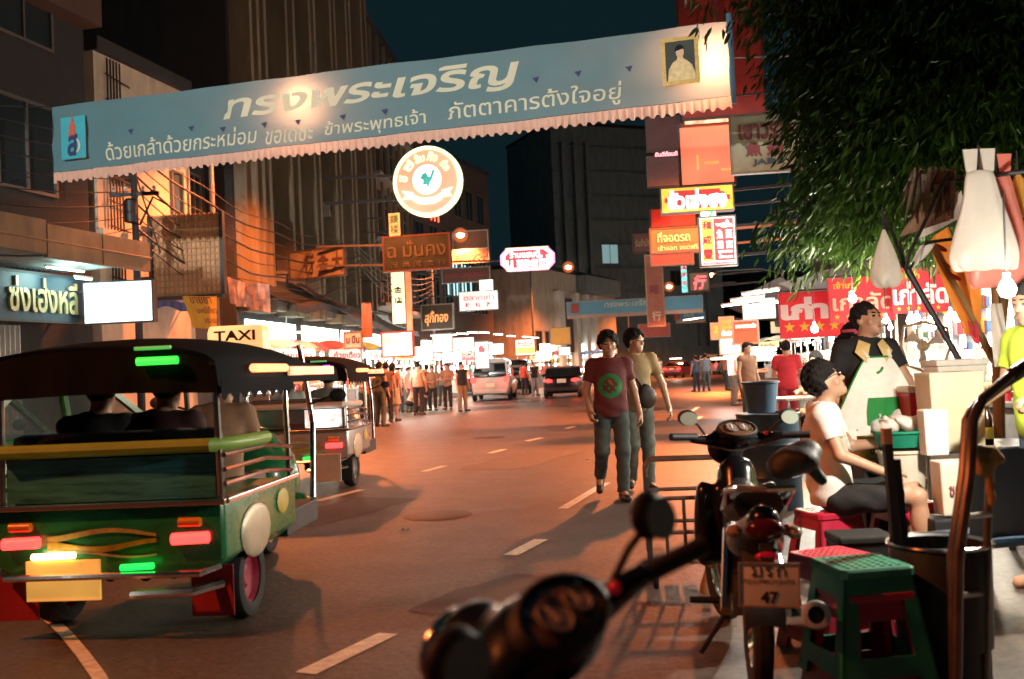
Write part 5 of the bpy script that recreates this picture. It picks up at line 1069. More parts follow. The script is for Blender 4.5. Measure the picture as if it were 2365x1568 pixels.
# ---- cars (forward = +y, origin under the middle) ----
def car(label,loc,rz,kind,paint,cat='car',tail=True,name='parked_car',glassm=None,plate=True):
    t=thing(name,label,cat,loc,rz); GL=glassm or M('car_glass_dark',(.012,.016,.018),.06,0,0,coat=.5)
    if kind=='sedan': W_,L_=.86,4.5; prof=[(-2.25,.30,.86,None),(-2.15,.24,.98,None),(-1.55,.2,1.0,.02),(-.95,.2,.96,.42),(-.3,.2,.95,.48),(.35,.2,.94,.46),(1.05,.2,.92,.03),(1.8,.2,.84,None),(2.25,.3,.66,None)]
    else: W_,L_=.92,4.8; prof=[(-2.35,.40,1.08,.70),(-2.3,.30,1.1,.80),(-1.2,.25,1.1,.84),(0,.25,1.08,.84),(.9,.25,1.06,.76),(1.55,.25,1.04,.05),(2.1,.3,.95,None),(2.4,.4,.8,None)]
    rings=[];gl=[];rf=[]
    for y,zb,zt,g in prof:
        w=W_*(.9 if abs(y)>2.1 else 1); rings.append([(-w*.92,y,zb),(-w,y,zb+.2),(-w,y,zt-.12),(-w*.93,y,zt),(w*.93,y,zt),(w,y,zt-.12),(w,y,zb+.2),(w*.92,y,zb)])
        if g: 
            k=.80 if kind=='sedan' else .84
            gl.append([(-w*.9,y,zt-.01),(-w*(.9-(.9-k)*min(1,g/.4)),y,zt+g*.93),(w*(.9-(.9-k)*min(1,g/.4)),y,zt+g*.93),(w*.9,y,zt-.01)])
            if g>.3: rf.append([(-w*k*1.02,y,zt+g*.92),(-w*k*.8,y,zt+g),(w*k*.8,y,zt+g),(w*k*1.02,y,zt+g*.92)])
    MB().loft(rings).build('body',paint,t,40,.03); MB().loft(gl).build('windows',GL,t,30); MB().loft(rf).build('roof',paint,t,40)
    zt=prof[0][2]
    if kind=='sedan':
        for s in(-1,1):
            for a_,b_ in(((.77,-1.5,1.0),(.70,-.95,1.36)),((.77,-.3,.95),(.69,-.3,1.41)),((.77,1.0,.92),(.70,.35,1.37))): MB().bar((s*a_[0],a_[1],a_[2]),(s*b_[0],b_[1],b_[2]),.06).build('pillar',paint,t)
    for s in(-1,1):
        for y in(-1.4,1.45): wheel_into(t,(s*(W_-.1),y,.31),.31,.2)
        if kind=='sedan': MB().ell((s*.6,-2.22,.80),(.2,.07,.085),14,8).build('tail_light',TLR if tail else TLR2,t)
        else: 
            MB().box((s*.76,-2.36,.98),(.24,.1,.22)).build('tail_light',TLR if tail else TLR2,t,0,.03); MB().bar((s*.80,-2.33,1.1),(s*.74,-2.31,1.84),.07).build('pillar',paint,t)
        MB().ell((s*.62,2.2,.68),(.18,.07,.08),12,6).build('headlight',CHR,t); MB().ell((s*1.02,.85,1.02),(.1,.05,.07),10,6).build('wing_mirror',paint,t)
    if plate: MB().box((0,-2.29 if kind=='sedan' else -2.37,.78 if kind=='sedan' else .72),(.4,.02,.17)).build('number_plate',M('car_plate',(.65,.6,.45),.5,0,.1,emit=.15),t,0,.004)
    MB().box((0,-2.27 if kind=='sedan' else -2.36,.42),(1.5,.12,.16)).build('bumper',paint if kind!='sedan' else BLKM,t,0,.03)
    if tail: 
        for s in(-1,1): point(t,(s*.6,-2.75,.8),7,(1,.05,.04))
    return t
g1=gnd(1293,910); car('black sedan with glowing red tail lights in the middle of the road',(g1.x,46.5,0),-rad(6),'sedan',BLKP)
g1=gnd(1140,916); car('white people carrier with red tail lights parked beside the left stalls',(-.92,47.5,0),-rad(4),'van',M('white_van_paint',(.55,.50,.44),.35,0,.1,3,coat=.3),'van',name='van')
tx=car('green and yellow taxi behind the near tuk-tuk at the left frame edge',(-4.95,10.2,0),-rad(19),'sedan',GREENP,'taxi',False,'taxi',glassm=glass('taxi_glass',(.1,.13,.13),.05,.55))
r=MB().loft([[(x*s,y,z) for x,y in((-.45,-.1),(.45,-.1),(.45,.12),(-.45,.12))] for z,s in((1.42,1),(1.56,1),(1.62,.85))]).build('roof_sign',lit('taxi_red_sign',(1,.30,.18),1.5,var=.6,sc=8),tx,0,.02)
mb=MB(); text_into(mb,'TAXI-METER',(-.36,-.108,1.46),(1,0,0),(0,0,1),.72,.09,.01,0,.006); mb.build('lettering',TW,r,0,fix=False)
car('pickup with a dark high body just beyond the white van',(.2,57,0),-rad(5),'van',BLKP,'pickup',False,'pickup')
rp=car('distant red car with lit tail lights on the right half of the road',(14.6,88,0),-rad(25),'sedan',M('red_car_paint',(.35,.03,.03),.35,0,.1,coat=.3))
car('distant white car beyond the red one on the far bend',(19.5,96,0),-rad(28),'van',SIL,tail=True)
# ================= PEOPLE =================
def cl(n,c,var=.15): return M('cloth_'+n,c,.85,0,var,14,.12,bsc=50)
DEN=cl('denim',(.055,.075,.075),.35); DEN2=cl('grey_denim',(.11,.115,.095),.35); MARO=cl('maroon',(.115,.022,.026)); OLV=cl('olive',(.28,.20,.10)); BLKC=cl('black',(.012,.012,.014)); CRC=cl('cream',(.62,.56,.46)); WHC=cl('white',(.72,.70,.66)); LEA=M('dark_leather',(.035,.025,.02),.45,0,.3,12); DKB2=cl('dark_blue',(.03,.05,.09)); LIME=cl('lime',(.30,.42,.03)); GREY=cl('grey',(.2,.2,.19))
V=.0085
# man in maroon T-shirt
t=thing('person','man in maroon T-shirt with green circular print and jeans striding towards the viewer','person',(.99,10.32,0),rad(-2))
j=J(chest=(0,-.02,1.27),neck=(0,-.01,1.455),head=(0,-.04,1.61),hrot=(.05,.03,0),hipL=(.09,0,.91),hipR=(-.09,0,.91),knL=(.10,-.05,.50),anL=(.085,-.02,.085),knR=(-.115,-.07,.52),anR=(-.13,.20,.24),toeR=np.array((-.02,-.07,-.15)),
    elR=(-.25,.0,1.13),wrR=(-.225,-.13,.93),elL=(.245,.05,1.13),wrL=(.30,.06,.88),curl=.7)
figure(t,j,V,SKIN,HAIR,None,DEN,LEA,hair='afro')
GRP=M('green_print',(.02,.21,.06),.8,0,.2,20); RDP=M('red_print',(.4,.05,.04),.8,0,.1)
def shirt_print(root,j,mat,extra,reg,**k):
    old=SD.build
    def b(s,name,mat_,parent,h,post=None,region=None):
        if name=='shirt': return old(s,name,[mat_]+extra,parent,h,post,reg)
        if name in('body',): s.p=s.p; 
        return old(s,name,mat_,parent,h,post,region)
    SD.build=b
    figure(root,j,V,SKIN,HAIR,mat,None,None,hair=None,**k); SD.build=old
    # the helper run above also grew a second body: drop it
    bs=[o for o in kids(root) if o.name.split('.')[0]=='body']; bpy.data.objects.remove(bs[-1])
def logo(C):
    r=np.zeros(len(C)); d=np.hypot(C[:,0]+.005,C[:,2]-1.185); f=C[:,1]<-.05
    r[f&(d<.125)&(d>.078)]=1; r[f&(d<.078)&(np.sin(C[:,0]*90)*np.sin(C[:,2]*80)>.35)]=1; r[f&(np.hypot(C[:,0],C[:,2]-1.225)<.02)]=2; return r
shirt_print(t,j,MARO,[GRP,RDP],logo,hem=.86,neckr=.08)
# man in olive shirt with shoulder bag
t=thing('person','man in khaki shirt with a dark shoulder bag, walking and looking aside','person',(1.335,10.95,0),rad(4))
j=J(chest=(0,-.01,1.30),neck=(0,.0,1.49),head=(.01,-.03,1.645),hrot=(.75,.03,0),shL=(.18,.01,1.44),shR=(-.18,.01,1.44),hipL=(.09,0,.93),hipR=(-.09,0,.93),pel=(0,0,.97),knL=(.10,-.03,.51),anL=(.10,.0,.085),knR=(-.08,-.08,.52),anR=(-.075,.12,.12),
    elL=(.30,.03,1.16),wrL=(.35,-.03,.90),elR=(-.25,.03,1.16),wrR=(-.24,-.06,.92),curl=.6)
figure(t,j,V,SKIN,HAIR,OLV,DEN2,LEA,hair='full',hem=.85,neckr=.085)
s=SD(); s.ell((.085,-.17,1.03),(.105,.05,.125),k=.02); s.ell((.06,-.165,1.13),(.06,.045,.05),k=.03); s.build('shoulder_bag',LEA,t,.012)
MB().tube([(-.14,-.06,1.47),(-.10,-.135,1.38),(-.03,-.165,1.25),(.05,-.185,1.12)],.018,6).tube([(-.14,-.06,1.47),(-.17,.03,1.46),(-.12,.12,1.35),(.1,.14,1.1)],.018,6).build('bag_strap',LEA,t)
# vendor
t=thing('person','stall vendor in black polo and white apron with green pocket gazing up','person',(2.50,7.05,0),rad(4))
j=J(chest=(0,0,1.30),neck=(0,.0,1.49),head=(.01,-.02,1.635),hrot=(.55,-.22,.0),shL=(.17,.01,1.43),shR=(-.17,.01,1.43),hipL=(.09,0,.95),hipR=(-.09,0,.95),pel=(0,0,.99),elL=(.26,-.05,1.20),wrL=(.27,-.22,.97),elR=(-.25,.03,1.18),wrR=(-.21,-.06,.92),curl=.8)
figure(t,j,V,SKIN,HAIR,BLKC,BLKC,LEA,hair='short',hem=.88,neckr=.07,bulk=.94,waist=1.03)
APW=M('apron_cloth',(.85,.83,.76),.8,0,.12,8,.15,bsc=30); APG=M('apron_green',(.015,.24,.05),.8,0,.15,10)
def apr(a,b,o=0.):
    z=1.37-.70*b; hw=.085+.20*min(1,b*1.9)**.8; x=(a*2-1)*hw
    return (x+.02,-.155-.03*math.sin(b*2.6)+.55*abs(x)**1.7*(1 if b<.75 else .7)-.012*math.sin(x*34+b*5)*b-o,z)
MB().grid(lambda a,b:apr(a,b),22,26).build('apron',APW,t,60,fix=False)
MB().grid(lambda a,b:apr(.30+.46*a,.40+.27*b,.010),10,8).build('apron_pocket',APG,t,60,fix=False)
MB().tube([apr(q/16,0) for q in range(17)],.007,6).tube([apr(0,q/14*.5) for q in range(15)],.006,6).build('apron_edging',APG,t)
mb=MB(); mb.tube([(.10,-.16,1.365),(.105,-.10,1.44),(.07,.05,1.51)],.014,6); mb.tube([(-.06,-.165,1.365),(-.085,-.10,1.44),(-.07,.05,1.51)],.014,6); mb.build('neck_strap',APW,t)
mb=MB()
for sx in(-1,1): mb.add([(sx*.025,-.135,1.46),(sx*.085,-.085,1.495),(sx*.135,-.125,1.41),(sx*.07,-.165,1.33)],[(0,1,2,3)])
mb.build('collar',M('collar_cream',(.62,.48,.2),.8,0,.1),t,0,fix=False)
MB().tube([apr(.42,.16,.006),apr(.5,.14,.008),apr(.56,.105,.008)],.009,6).build('apron_emblem',APG,t)
# seated man
t=thing('person','seated man in white T-shirt, dark shorts and glasses looking up to the right','person',(2.0,6.25,0),rad(72))
j=J(pel=(0,.05,.55),chest=(0,.07,.89),neck=(0,.07,1.085),head=(0,.045,1.235),hrot=(.0,-.45,0),shL=(.17,.07,1.035),shR=(-.17,.07,1.035),hipL=(.09,0,.51),hipR=(-.09,0,.51),knL=(.14,-.43,.54),anL=(.14,-.42,.09),knR=(-.15,-.44,.53),anR=(-.15,-.50,.09),
    elR=(-.235,-.02,.79),wrR=(-.19,-.29,.67),hdR=np.array((.1,-.55,-.75)),elL=(.25,-.08,.80),wrL=(.20,-.33,.83),hdL=np.array((-.1,-.9,.2)),curl=.35)
figure(t,j,V,SKIN,HAIR,WHC,BLKC,LEA,hair='full',hem=.86,shorts=.86,neckr=.078,waist=1.0,fold=.006)
H=rotm(0,-.45,0); hp=lambda x,y,z:tuple(np.array((0,.045,1.235))+H@np.array((x,y,z)))
mb=MB()
for s in(-1,1): mb.tube([hp(s*.034+.024*math.cos(q),-.103,.008+.018*math.sin(q)) for q in [2*PI*k/14 for k in range(14)]],.0028,5,closed=True); mb.tube([hp(s*.058,-.10,.01),hp(s*.078,-.05,.012),hp(s*.08,.01,.005)],.0025,5)
mb.tube([hp(-.01,-.104,.01),hp(.01,-.104,.01)],.0025,5); mb.build('glasses',CHR,t)
mb=MB(); 
for s in(-1,1): mb.add([hp(s*.034+.022*math.cos(q),-.1035,.008+.017*math.sin(q)) for q in [2*PI*k/12 for k in range(12)]],[tuple(range(12))])
mb.build('lens',M('lens_reflective',(.75,.8,.85),.03,.7,0),t,0,fix=False)
TWL=M('towel_white',(.72,.68,.6),.95,0,.1,30,.5,bsc=70)
def towel(a,b):
    # drapes round the back of the neck, both ends hanging over the chest
    q=(a*2-1)*2.5; x=.095*math.sin(q); y=.10+.085*math.cos(q)-.02; z=1.105+.005*math.cos(q)
    if abs(q)>1.75: z-=(abs(q)-1.75)*.36; y-=(abs(q)-1.75)*.06; x=math.copysign(.085+.02*(abs(q)-1.75),q)
    return (x*(1+.25*b)+.004*math.sin(a*40),y-.05*b*(1 if abs(q)>1.5 else -.3),z-.055*b*(1 if abs(q)<1.5 else .3))
MB().grid(towel,40,5).build('towel',TWL,t,60,fix=False)
# man at the right frame edge
t=thing('person','man in yellow green shirt cut off by the right edge, reaching for the trolley','person',(3.05,5.72,0),rad(-70))
j=J(pel=(0,0,.96),chest=(0,-.03,1.30),neck=(0,-.03,1.50),head=(0,-.085,1.645),hrot=(0,.15,0),shL=(.18,-.02,1.44),shR=(-.18,-.02,1.44),elR=(-.24,-.05,1.17),wrR=(-.20,-.27,1.08),elL=(.25,-.08,1.18),wrL=(.19,-.30,1.12),anL=(.10,-.12,.085),knL=(.1,-.10,.5),curl=.9)
figure(t,j,V,SKIN2,HAIR,LIME,DKB2,M('sandal_tan',(.45,.25,.15),.7,0,.2),hair='short',hem=.84,bulk=1.1)
# woman with pink visor
t=thing('person','woman with pink sun visor and ponytail standing behind the vendor','person',(2.83,8.3,0),rad(62))
j=J(pel=(0,0,.90),chest=(0,-.01,1.2),neck=(0,-.01,1.39),head=(0,-.04,1.53),shL=(.165,.01,1.335),shR=(-.165,.01,1.335),elL=(.22,-.02,1.08),elR=(-.22,-.02,1.08),wrL=(.2,-.2,.95),wrR=(-.2,-.2,.95))
figure(t,j,.010,SKIN,HAIR,CRC,DEN2,LEA,hair='tail',hem=.84)
PVZ=M('visor_pink',(.75,.16,.28),.5,0,.1)
MB().grid(lambda a,b:((.092+.05*b*0)*math.sin((a-.5)*3.4)*(1+.15*b),-.05-.092*math.cos((a-.5)*3.4)*(1+.7*b*math.cos((a-.5)*3.0)),1.585-.022*b),16,4).build('visor',PVZ,t,60,fix=False)
MB().tube([(.094*math.sin(q),-.035+.108*math.cos(q+PI)*-1*-1,1.59) for q in [2*PI*k/20 for k in range(20)]],.014,6,closed=True).build('visor_band',PVZ,t)
# --- background crowd: a few postures built once, then copied ---
LV=.02
def proto(name,j,loc,rz,label,group,shirt,pants,**k):
    t=thing('person',label,'person',loc,rz,group)
    return figure(t,j,LV,k.pop('skin',SKIN),HAIR,shirt,pants,LEA,full=False,**k)
GL_='people standing at the left hand food stalls'
def G(x,y): p=gnd(x,y); return (p.x,p.y,0)
C_=lambda n,c:cl(n,c)
stand=proto('stand',J(knL=(.1,-.02,.49),anL=(.13,.0,.085)),G(1069,950),rad(35),'young man in black vest and khaki trousers standing furthest right of the left crowd',GL_,BLKC,C_('khaki',(.22,.15,.09)),sleeve=.15)
bent=proto('bent',J(elL=(.24,-.06,1.12),wrL=(.08,-.25,1.14),elR=(-.24,-.06,1.12),wrR=(-.08,-.25,1.1)),G(1035,946),rad(-15),'person in pale salmon T-shirt and dark trousers with folded arms',GL_,C_('salmon',(.30,.18,.14)),BLKC,hem=.86)
lady=proto('lady',J(elL=(.22,-.03,1.12),wrL=(.16,-.2,1.0)),G(910,973),rad(160),'girl in a long pale skirt standing with her back turned',GL_,C_('dusty',(.30,.20,.16)),C_('pale_skirt',(.45,.36,.24)),hair='long',skirt=.95)
squat=proto('squat',J(pel=(0,.1,.42),chest=(0,-.06,.72),neck=(0,-.14,.90),head=(0,-.19,1.04),shL=(.17,-.11,.85),shR=(-.17,-.11,.85),elL=(.22,-.28,.66),elR=(-.22,-.28,.66),wrL=(.12,-.44,.62),wrR=(-.12,-.44,.62),hipL=(.09,.06,.40),hipR=(-.09,.06,.40),knL=(.14,-.32,.50),knR=(-.14,-.32,.50),anL=(.13,-.22,.09),anR=(-.13,-.22,.09)),G(952,958),rad(120),'girl in pink top seated low on a stool with dark trousers',GL_,C_('pink',(.62,.08,.12)),BLKC,hem=.82+.5)
def per(src,loc,rz,label,shirt,pants=None,group=GL_,hair=None,scale=1,skin=None):
    rc={'shirt':shirt}
    if pants: rc['trousers']=pants; rc['skirt']=pants
    return copy_tree(src,loc,rz,label,group,rc,scale)
per(stand,G(880,985),rad(150),'large figure in dark grey green clothes with back turned, nearest of the left crowd',C_('greygreen',(.09,.10,.07)),C_('greygreen',(.09,.10,.07)),scale=1.02)
per(stand,(G(890,978)[0],G(890,978)[1]+.5,0),rad(190),'dark haired figure close beside the grey green one',C_('umber',(.12,.07,.05)),BLKC,scale=1.02)
per(bent,G(856,975),rad(-120),'person in orange top at the left end of the left crowd',C_('orange',(.40,.10,.03)),BLKC,scale=.95)
per(bent,(G(915,955)[0],G(915,955)[1]+1,0),rad(170),'person in bright white shirt seen from behind among the left crowd',WHC,DKB2)
per(stand,G(968,959),rad(170),'tall man in long cream shirt and black trousers with his back turned',C_('cream_tan',(.28,.22,.15)),BLKC,scale=1.04)
per(bent,G(1000,948),rad(10),'woman in beige T-shirt and dark skirtlike trousers facing the road',C_('beige',(.22,.16,.11)),BLKC,scale=.95)
per(stand,(G(1017,940)[0],G(1017,940)[1]+1.5,0),rad(200),'short person in grey shirt glimpsed between the beige and salmon T-shirts',GREY,DEN,scale=.93)
per(stand,(G(940,955)[0],G(940,955)[1]+1,0),rad(60),'woman in pink and white top behind the girl in pink',C_('pinkwhite',(.62,.42,.42)),DEN,scale=.95)
per(stand,(G(985,950)[0],G(985,950)[1]+.6,0),rad(230),'dark red shirted figure behind the tall man in cream',C_('darkred',(.2,.03,.03)),BLKC,scale=.98)
per(bent,(G(838,975)[0],G(838,975)[1]+.5,0),rad(200),'pale shirted customer just right of the silver tuk-tuk',C_('beige',(.22,.16,.11)),BLKC)
GV='people walking right of the white van'
per(stand,(1.05,50.5,0),rad(20),'man in black shirt and jeans between the van and the black car',BLKC,C_('lightdenim',(.22,.27,.32)),GV)
per(bent,(1.65,50.9,0),rad(-10),'woman in pink top and jeans between the van and the black car',C_('rosy',(.55,.22,.18)),C_('lightdenim',(.22,.27,.32)),GV)
per(stand,(2.1,56,0),rad(40),'small figure in tan shirt farther off left of the black car roof',C_('tan',(.35,.2,.13)),DEN,GV)
per(stand,(.55,53,0),rad(150),'small figure in red top hard by the white van',C_('red',(.45,.05,.04)),BLKC,GV)
GR='people on the right hand side of the street'
per(stand,G(1632,903),rad(170),'man in pale blue shirt walking away at the right kerb',C_('paleblue',(.22,.30,.40)),C_('slate',(.10,.14,.16)),GR)
per(stand,(G(1609,904)[0],G(1609,904)[1],0),rad(200),'woman in dark blue clothes walking beside the man in pale blue',C_('blue',(.07,.11,.2)),DKB2,GR,scale=.95)
rw=per(bent,(4.72,17.2,0),rad(165),'woman in bright red dress with raised arms beyond the blue tub',C_('bright_red',(.55,.03,.05)),C_('deep_red',(.3,.02,.04)),GR,scale=.97)
per(stand,(4.75,20.2,0),rad(30),'man in brown shirt standing before the bright shop beyond the blue tub',C_('brown',(.24,.13,.08)),DEN,GR)
per(bent,(5.15,21.6,0),rad(80),'woman in salmon shirt facing the bright right hand shop',C_('salmon',(.30,.18,.14)),BLKC,GR)
per(stand,(6.6,30,0),rad(100),'figure in pale shirt by the white and red low board',WHC,DEN,GR)
per(bent,(7.6,33,0),rad(-60),'figure in dull green near the far stalls on the right',C_('greygreen',(.09,.10,.07)),BLKC,GR)
for k,(x,y,a,l,c) in enumerate(((8.3,57,20,'far pedestrian in white on the left of the far road',WHC),(12.6,66,150,'far pedestrian in dark clothes before the distant red car',BLKC),(14.8,70,10,'far pedestrian in tan at the right of the distant red car',C_('tan',(.35,.2,.13))),(9.6,45,90,'far pedestrian in rose by the right hand kerb',C_('rosy',(.55,.22,.18))),(10.2,47,-40,'far pedestrian in grey by the right hand kerb',GREY))): per(stand,(x,y,0),rad(a),l,c,DEN,'distant pedestrians')
SIT=J(pel=(0,.05,.52),chest=(0,-.02,.87),neck=(0,-.08,1.05),head=(0,-.13,1.19),hrot=(0,.2,0),shL=(.175,-.05,1.0),shR=(-.175,-.05,1.0),hipL=(.09,0,.48),hipR=(-.09,0,.48),knL=(.12,-.42,.50),anL=(.12,-.42,.09),knR=(-.12,-.42,.50),anR=(-.12,-.40,.09),elL=(.23,-.16,.78),wrL=(.12,-.40,.78),elR=(-.23,-.16,.78),wrR=(-.12,-.40,.78))
sit=proto('sit',SIT,(3.62,11.2,.14),rad(50),'seated diner in dark green shirt behind the seated man with glasses','diners seated on the right pavement',C_('bottle',(.05,.08,.05)),BLKC,hem=.88)
GD='diners seated on the right pavement'
per(sit,(4.05,12.2,.14),rad(70),'seated diner in grey shirt, taller behind the dark green one',GREY,DEN,GD,scale=1.03)
per(sit,(4.2,13.6,.14),rad(-50),'seated diner in brown shirt facing left at the pavement table',C_('brown',(.24,.13,.08)),BLKC,GD)
per(sit,(4.9,14.2,.14),rad(200),'seated diner in rose shirt with back turned near the bright stall',C_('rosy',(.55,.22,.18)),DEN,GD)
GT='riders of the tuk-tuks'
def ride(tk,off,label,shirt,rz=PI):
    p=tk.matrix_basis@Vector(off); return per(sit,p,tk.rotation_euler.z+rz,label,shirt,BLKC,GT)
bpy.context.view_layer.update()
ride(tk,(-.28,.42,.17),'passenger in dark shirt on the left of the green tuk-tuk bench',BLKC); ride(tk,(.12,.45,.17),'passenger in dark maroon shirt in the middle of the green tuk-tuk bench',C_('darkmaroon',(.04,.01,.012)))
ride(tk,(0,1.7,.17),'driver of the green tuk-tuk in tan shirt',C_('tan',(.35,.2,.13)))
ride(tk2,(0,1.7,.17),'driver of the silver tuk-tuk in grey shirt',GREY); ride(tk2,(-.2,.45,.17),'passenger of the silver tuk-tuk in white shirt',WHC)
# ================= STALLS AND STREET OBJECTS =================
STEEL=M('stainless',(.48,.48,.47),.3,.9,.15,5); ALU=M('dull_aluminium',(.40,.40,.39),.45,.7,.2,6); WOODB=M('brown_wood',(.20,.115,.055),.7,0,.35,3,.25,bsc=20,stretch=(1,1,.25)); BULB=E('bulb_white',(1,.88,.70),14); BULBC=E('bulb_cool',(.88,1,.96),12)
WARM=(1,.80,.55); COOL=(.88,1,.95)
def foodbits(mb,x0,x1,y0,y1,z,n,seed,s=.06):
    r=random.Random(seed)
    for k in range(n):
        mb.ell((r.uniform(x0,x1),r.uniform(y0,y1),z+s*.4),(s*r.uniform(.6,1.2),s*r.uniform(.6,1.2),s*r.uniform(.5,.9)),8,5)
def stall(label,loc,rz,tarp,board,light=(1,.85,.62),e=170,group='lit food stalls along the pavements'):
    t=thing('food_stall',label,'food stall',loc,rz,group)   # front towards -y
    MB().box((0,0,.45),(1.8,.75,.74)).build('counter',ALU,t,0,.02); MB().box((0,-.02,.85),(1.92,.86,.05)).build('worktop',STEEL,t,0,.006)
    mb=MB()
    for s in(-1,1):
        for y in(-.38,.38): mb.cyl((s*.92,y,.05),(s*.92,y,2.15),.02)
    mb.build('post',STEEL,t)
    MB().box((-.35,.05,1.14),(1.0,.5,.5)).build('glass_case',glass('case_glass',(.9,.95,.95),.04,.16),t,0)
    mb=MB(); foodbits(mb,-.8,.1,-.12,.22,.98,22,3); mb.build('roast_meat',M('roast',(.36,.13,.04),.35,0,.4,12),t)['kind']='stuff'
    mb=MB(); foodbits(mb,.3,.8,-.2,.2,.92,12,4,.07); mb.build('bowls',M('bowl_white',(.7,.68,.62),.3,0,.15),t)
    for k,(x,c) in enumerate(((.55,RC),(.78,YC))): MB().lathe([(.05,0),(.055,.2),(.03,.24),(.03,.28),(0,.28)],(x,-.3,.88),10).build('sauce_bottle',c,t)
    MB().grid(lambda a,b:(-1.1+2.2*a,-.75+1.4*b,2.18+.25*math.sin(PI*b)**.8-.05*math.sin(a*PI*3)),18,8).build('canopy',tarp,t,60,fix=False)
    MB().box((0,-.70,1.98),(1.9,.03,.32)).build('sign_board',board,t,0,.004)
    mb=MB(); text_into(mb,'ก๋วยเตี๋ยว',(-.75,-.717,1.87),(1,0,0),(0,0,1),1.5,.2,.03,0,.004); mb.build('lettering',TBR,t,0,fix=False)
    for x in(-.6,0,.6):
        b=MB().lathe([(.0,-.05),(.035,-.04),(.05,-.0),(.035,.04),(.015,.07),(.015,.1),(0,.1)],(x,-.25,1.72),10).build('bulb',BULB if light[2]<.8 else BULBC,t); MB().tube([(x,-.25,1.82),(x,-.25,2.2)],.005,5).build('flex',DARK,b)
    point(t,(0,-.25,1.6),e,light,.12); return t
TB=[M('tarp_red',(.42,.06,.05),.7,0,.2,4,trans=.3),M('tarp_white',(.55,.55,.52),.7,0,.2,4,trans=.3),M('tarp_green',(.05,.22,.12),.7,0,.2,4,trans=.3),M('tarp_blue',(.06,.14,.30),.7,0,.2,4,trans=.3),M('tarp_gold',(.42,.25,.06),.7,0,.2,4,trans=.3)]
BW_=lit('board_white',(1,.93,.85),1.5,var=.3); BP=lit('board_pink',(1,.45,.42),1.3,var=.4); BY=lit('board_yellow',(1,.78,.32),1.2,var=.3)
s0=stall('food stall with white awning and white lit board right of the silver tuk-tuk',(-7.0,29.5,.14),rad(66),TB[1],BW_)
def st2(src,loc,rz,label,tarp,board): return copy_tree(src,loc,rz,label,None,{'canopy':tarp,'sign_board':board})
st2(s0,(-6.0,32.5,.14),rad(66),'food stall with pink lit board behind the grey green figure',TB[0],BP)
st2(s0,(-5.4,35.6,.14),rad(70),'food stall with gold canopy behind the girl in pink',TB[4],BW_)
st2(s0,(-4.8,38.8,.14),rad(72),'food stall with blue canopy and yellow board in the left row',TB[3],BY)
st2(s0,(-4.5,42,.14),rad(75),'food stall with green canopy and white board in the left row',TB[2],BW_)
st2(s0,(-4.2,45.2,.14),rad(78),'food stall with red canopy and white board left of the white van',TB[0],BW_)
st2(s0,(-3.0,56,.14),rad(60),'food stall with white canopy and pink board just past the white van',TB[1],BP)
st2(s0,(1.2,66,.14),rad(50),'food stall with gold canopy beyond the white van and black car',TB[4],BY)
st2(s0,(6.5,78,.14),rad(40),'food stall with blue canopy and white board at the far left bend',TB[3],BW_)
st2(s0,(7.2,19.5,.14),rad(-70),'food stall with red canopy before the bright shop on the right',TB[0],BW_)
st2(s0,(8.0,23.2,.14),rad(-70),'food stall with white canopy and pink board on the right row',TB[1],BP)
st2(s0,(9.0,27.5,.14),rad(-72),'food stall with green canopy and yellow board on the right row',TB[2],BY)
st2(s0,(10.4,33,.14),rad(-74),'food stall with gold canopy and white board on the right row',TB[4],BW_)
st2(s0,(12.0,40,.14),rad(-76),'food stall with blue canopy and pink board far down the right row',TB[3],BP)
st2(s0,(15.0,56,.14),rad(-70),'food stall with white canopy and yellow board at the far right bend',TB[1],BY)
# lit shop interiors
def shopfront(b,x0,x1,seed,col=(1,.82,.6),s=1.0,z1=3.3):
    m=lit('shop_glow_%d'%seed,col,s*6.5,var=.9,sc=2.2+seed%3)
    o=MB().box(((x0+x1)/2,-.03,z1/2+.1),(x1-x0,.05,z1-.2)).build('shop_interior',m,b.t,0)
    r=random.Random(seed); mb=MB()
    for k in range(4): mb.box(((x0+x1)/2,-.14,.5+.62*k),(x1-x0-.2,.16,.03))
    for k in range(int((x1-x0)/1.2)+1): mb.box((x0+.1+1.2*k,-.14,1.4),(.05,.18,2.4))
    mb.build('shelves',FRM,o,0); cols=(RC,YPR,TB[2],TB[3],WPR)
    for ci,c in enumerate(cols):
        mb=MB()
        for k in range(int((x1-x0)*4)):
            h=r.uniform(.12,.4); mb.box((r.uniform(x0+.2,x1-.2),-.16,.53+.62*r.randint(0,3)+h/2),(r.uniform(.08,.22),.1,h))
        mb.build('goods',c,o,0)['kind']='stuff'
shopfront(b3,.6,5.2,1,(.8,1,.92),.7); shopfront(b3,6,10.5,2); shopfront(b3,11,14.6,3,(1,.9,.75),1.3); shopfront(b4,.3,5.6,4,(1,.9,.75),1.4); shopfront(b4,6,11.6,5,(1,.86,.66),1.2); shopfront(b5,1,6.5,6,(1,.9,.8),1.2); shopfront(b5,7,13,7,(.8,1,.95),1.); shopfront(b6,1,8,8); shopfront(b6,9,20,9,(.9,1,.95),.9)
shopfront(b8,2,6.5,10,(1,.9,.75),1.5); shopfront(b8,7,11.5,11,(.9,1,.95),1.6); shopfront(b8,12,17,12,(1,.86,.64),1.5); shopfront(b8,17.5,22,13,(1,.85,.6),1.2); shopfront(b9,6,12,14,(.85,1,.95),1.); shopfront(b9,13,25,15,(1,.9,.75),1.4); shopfront(b10,30,52,16,(1,.85,.65),1.)
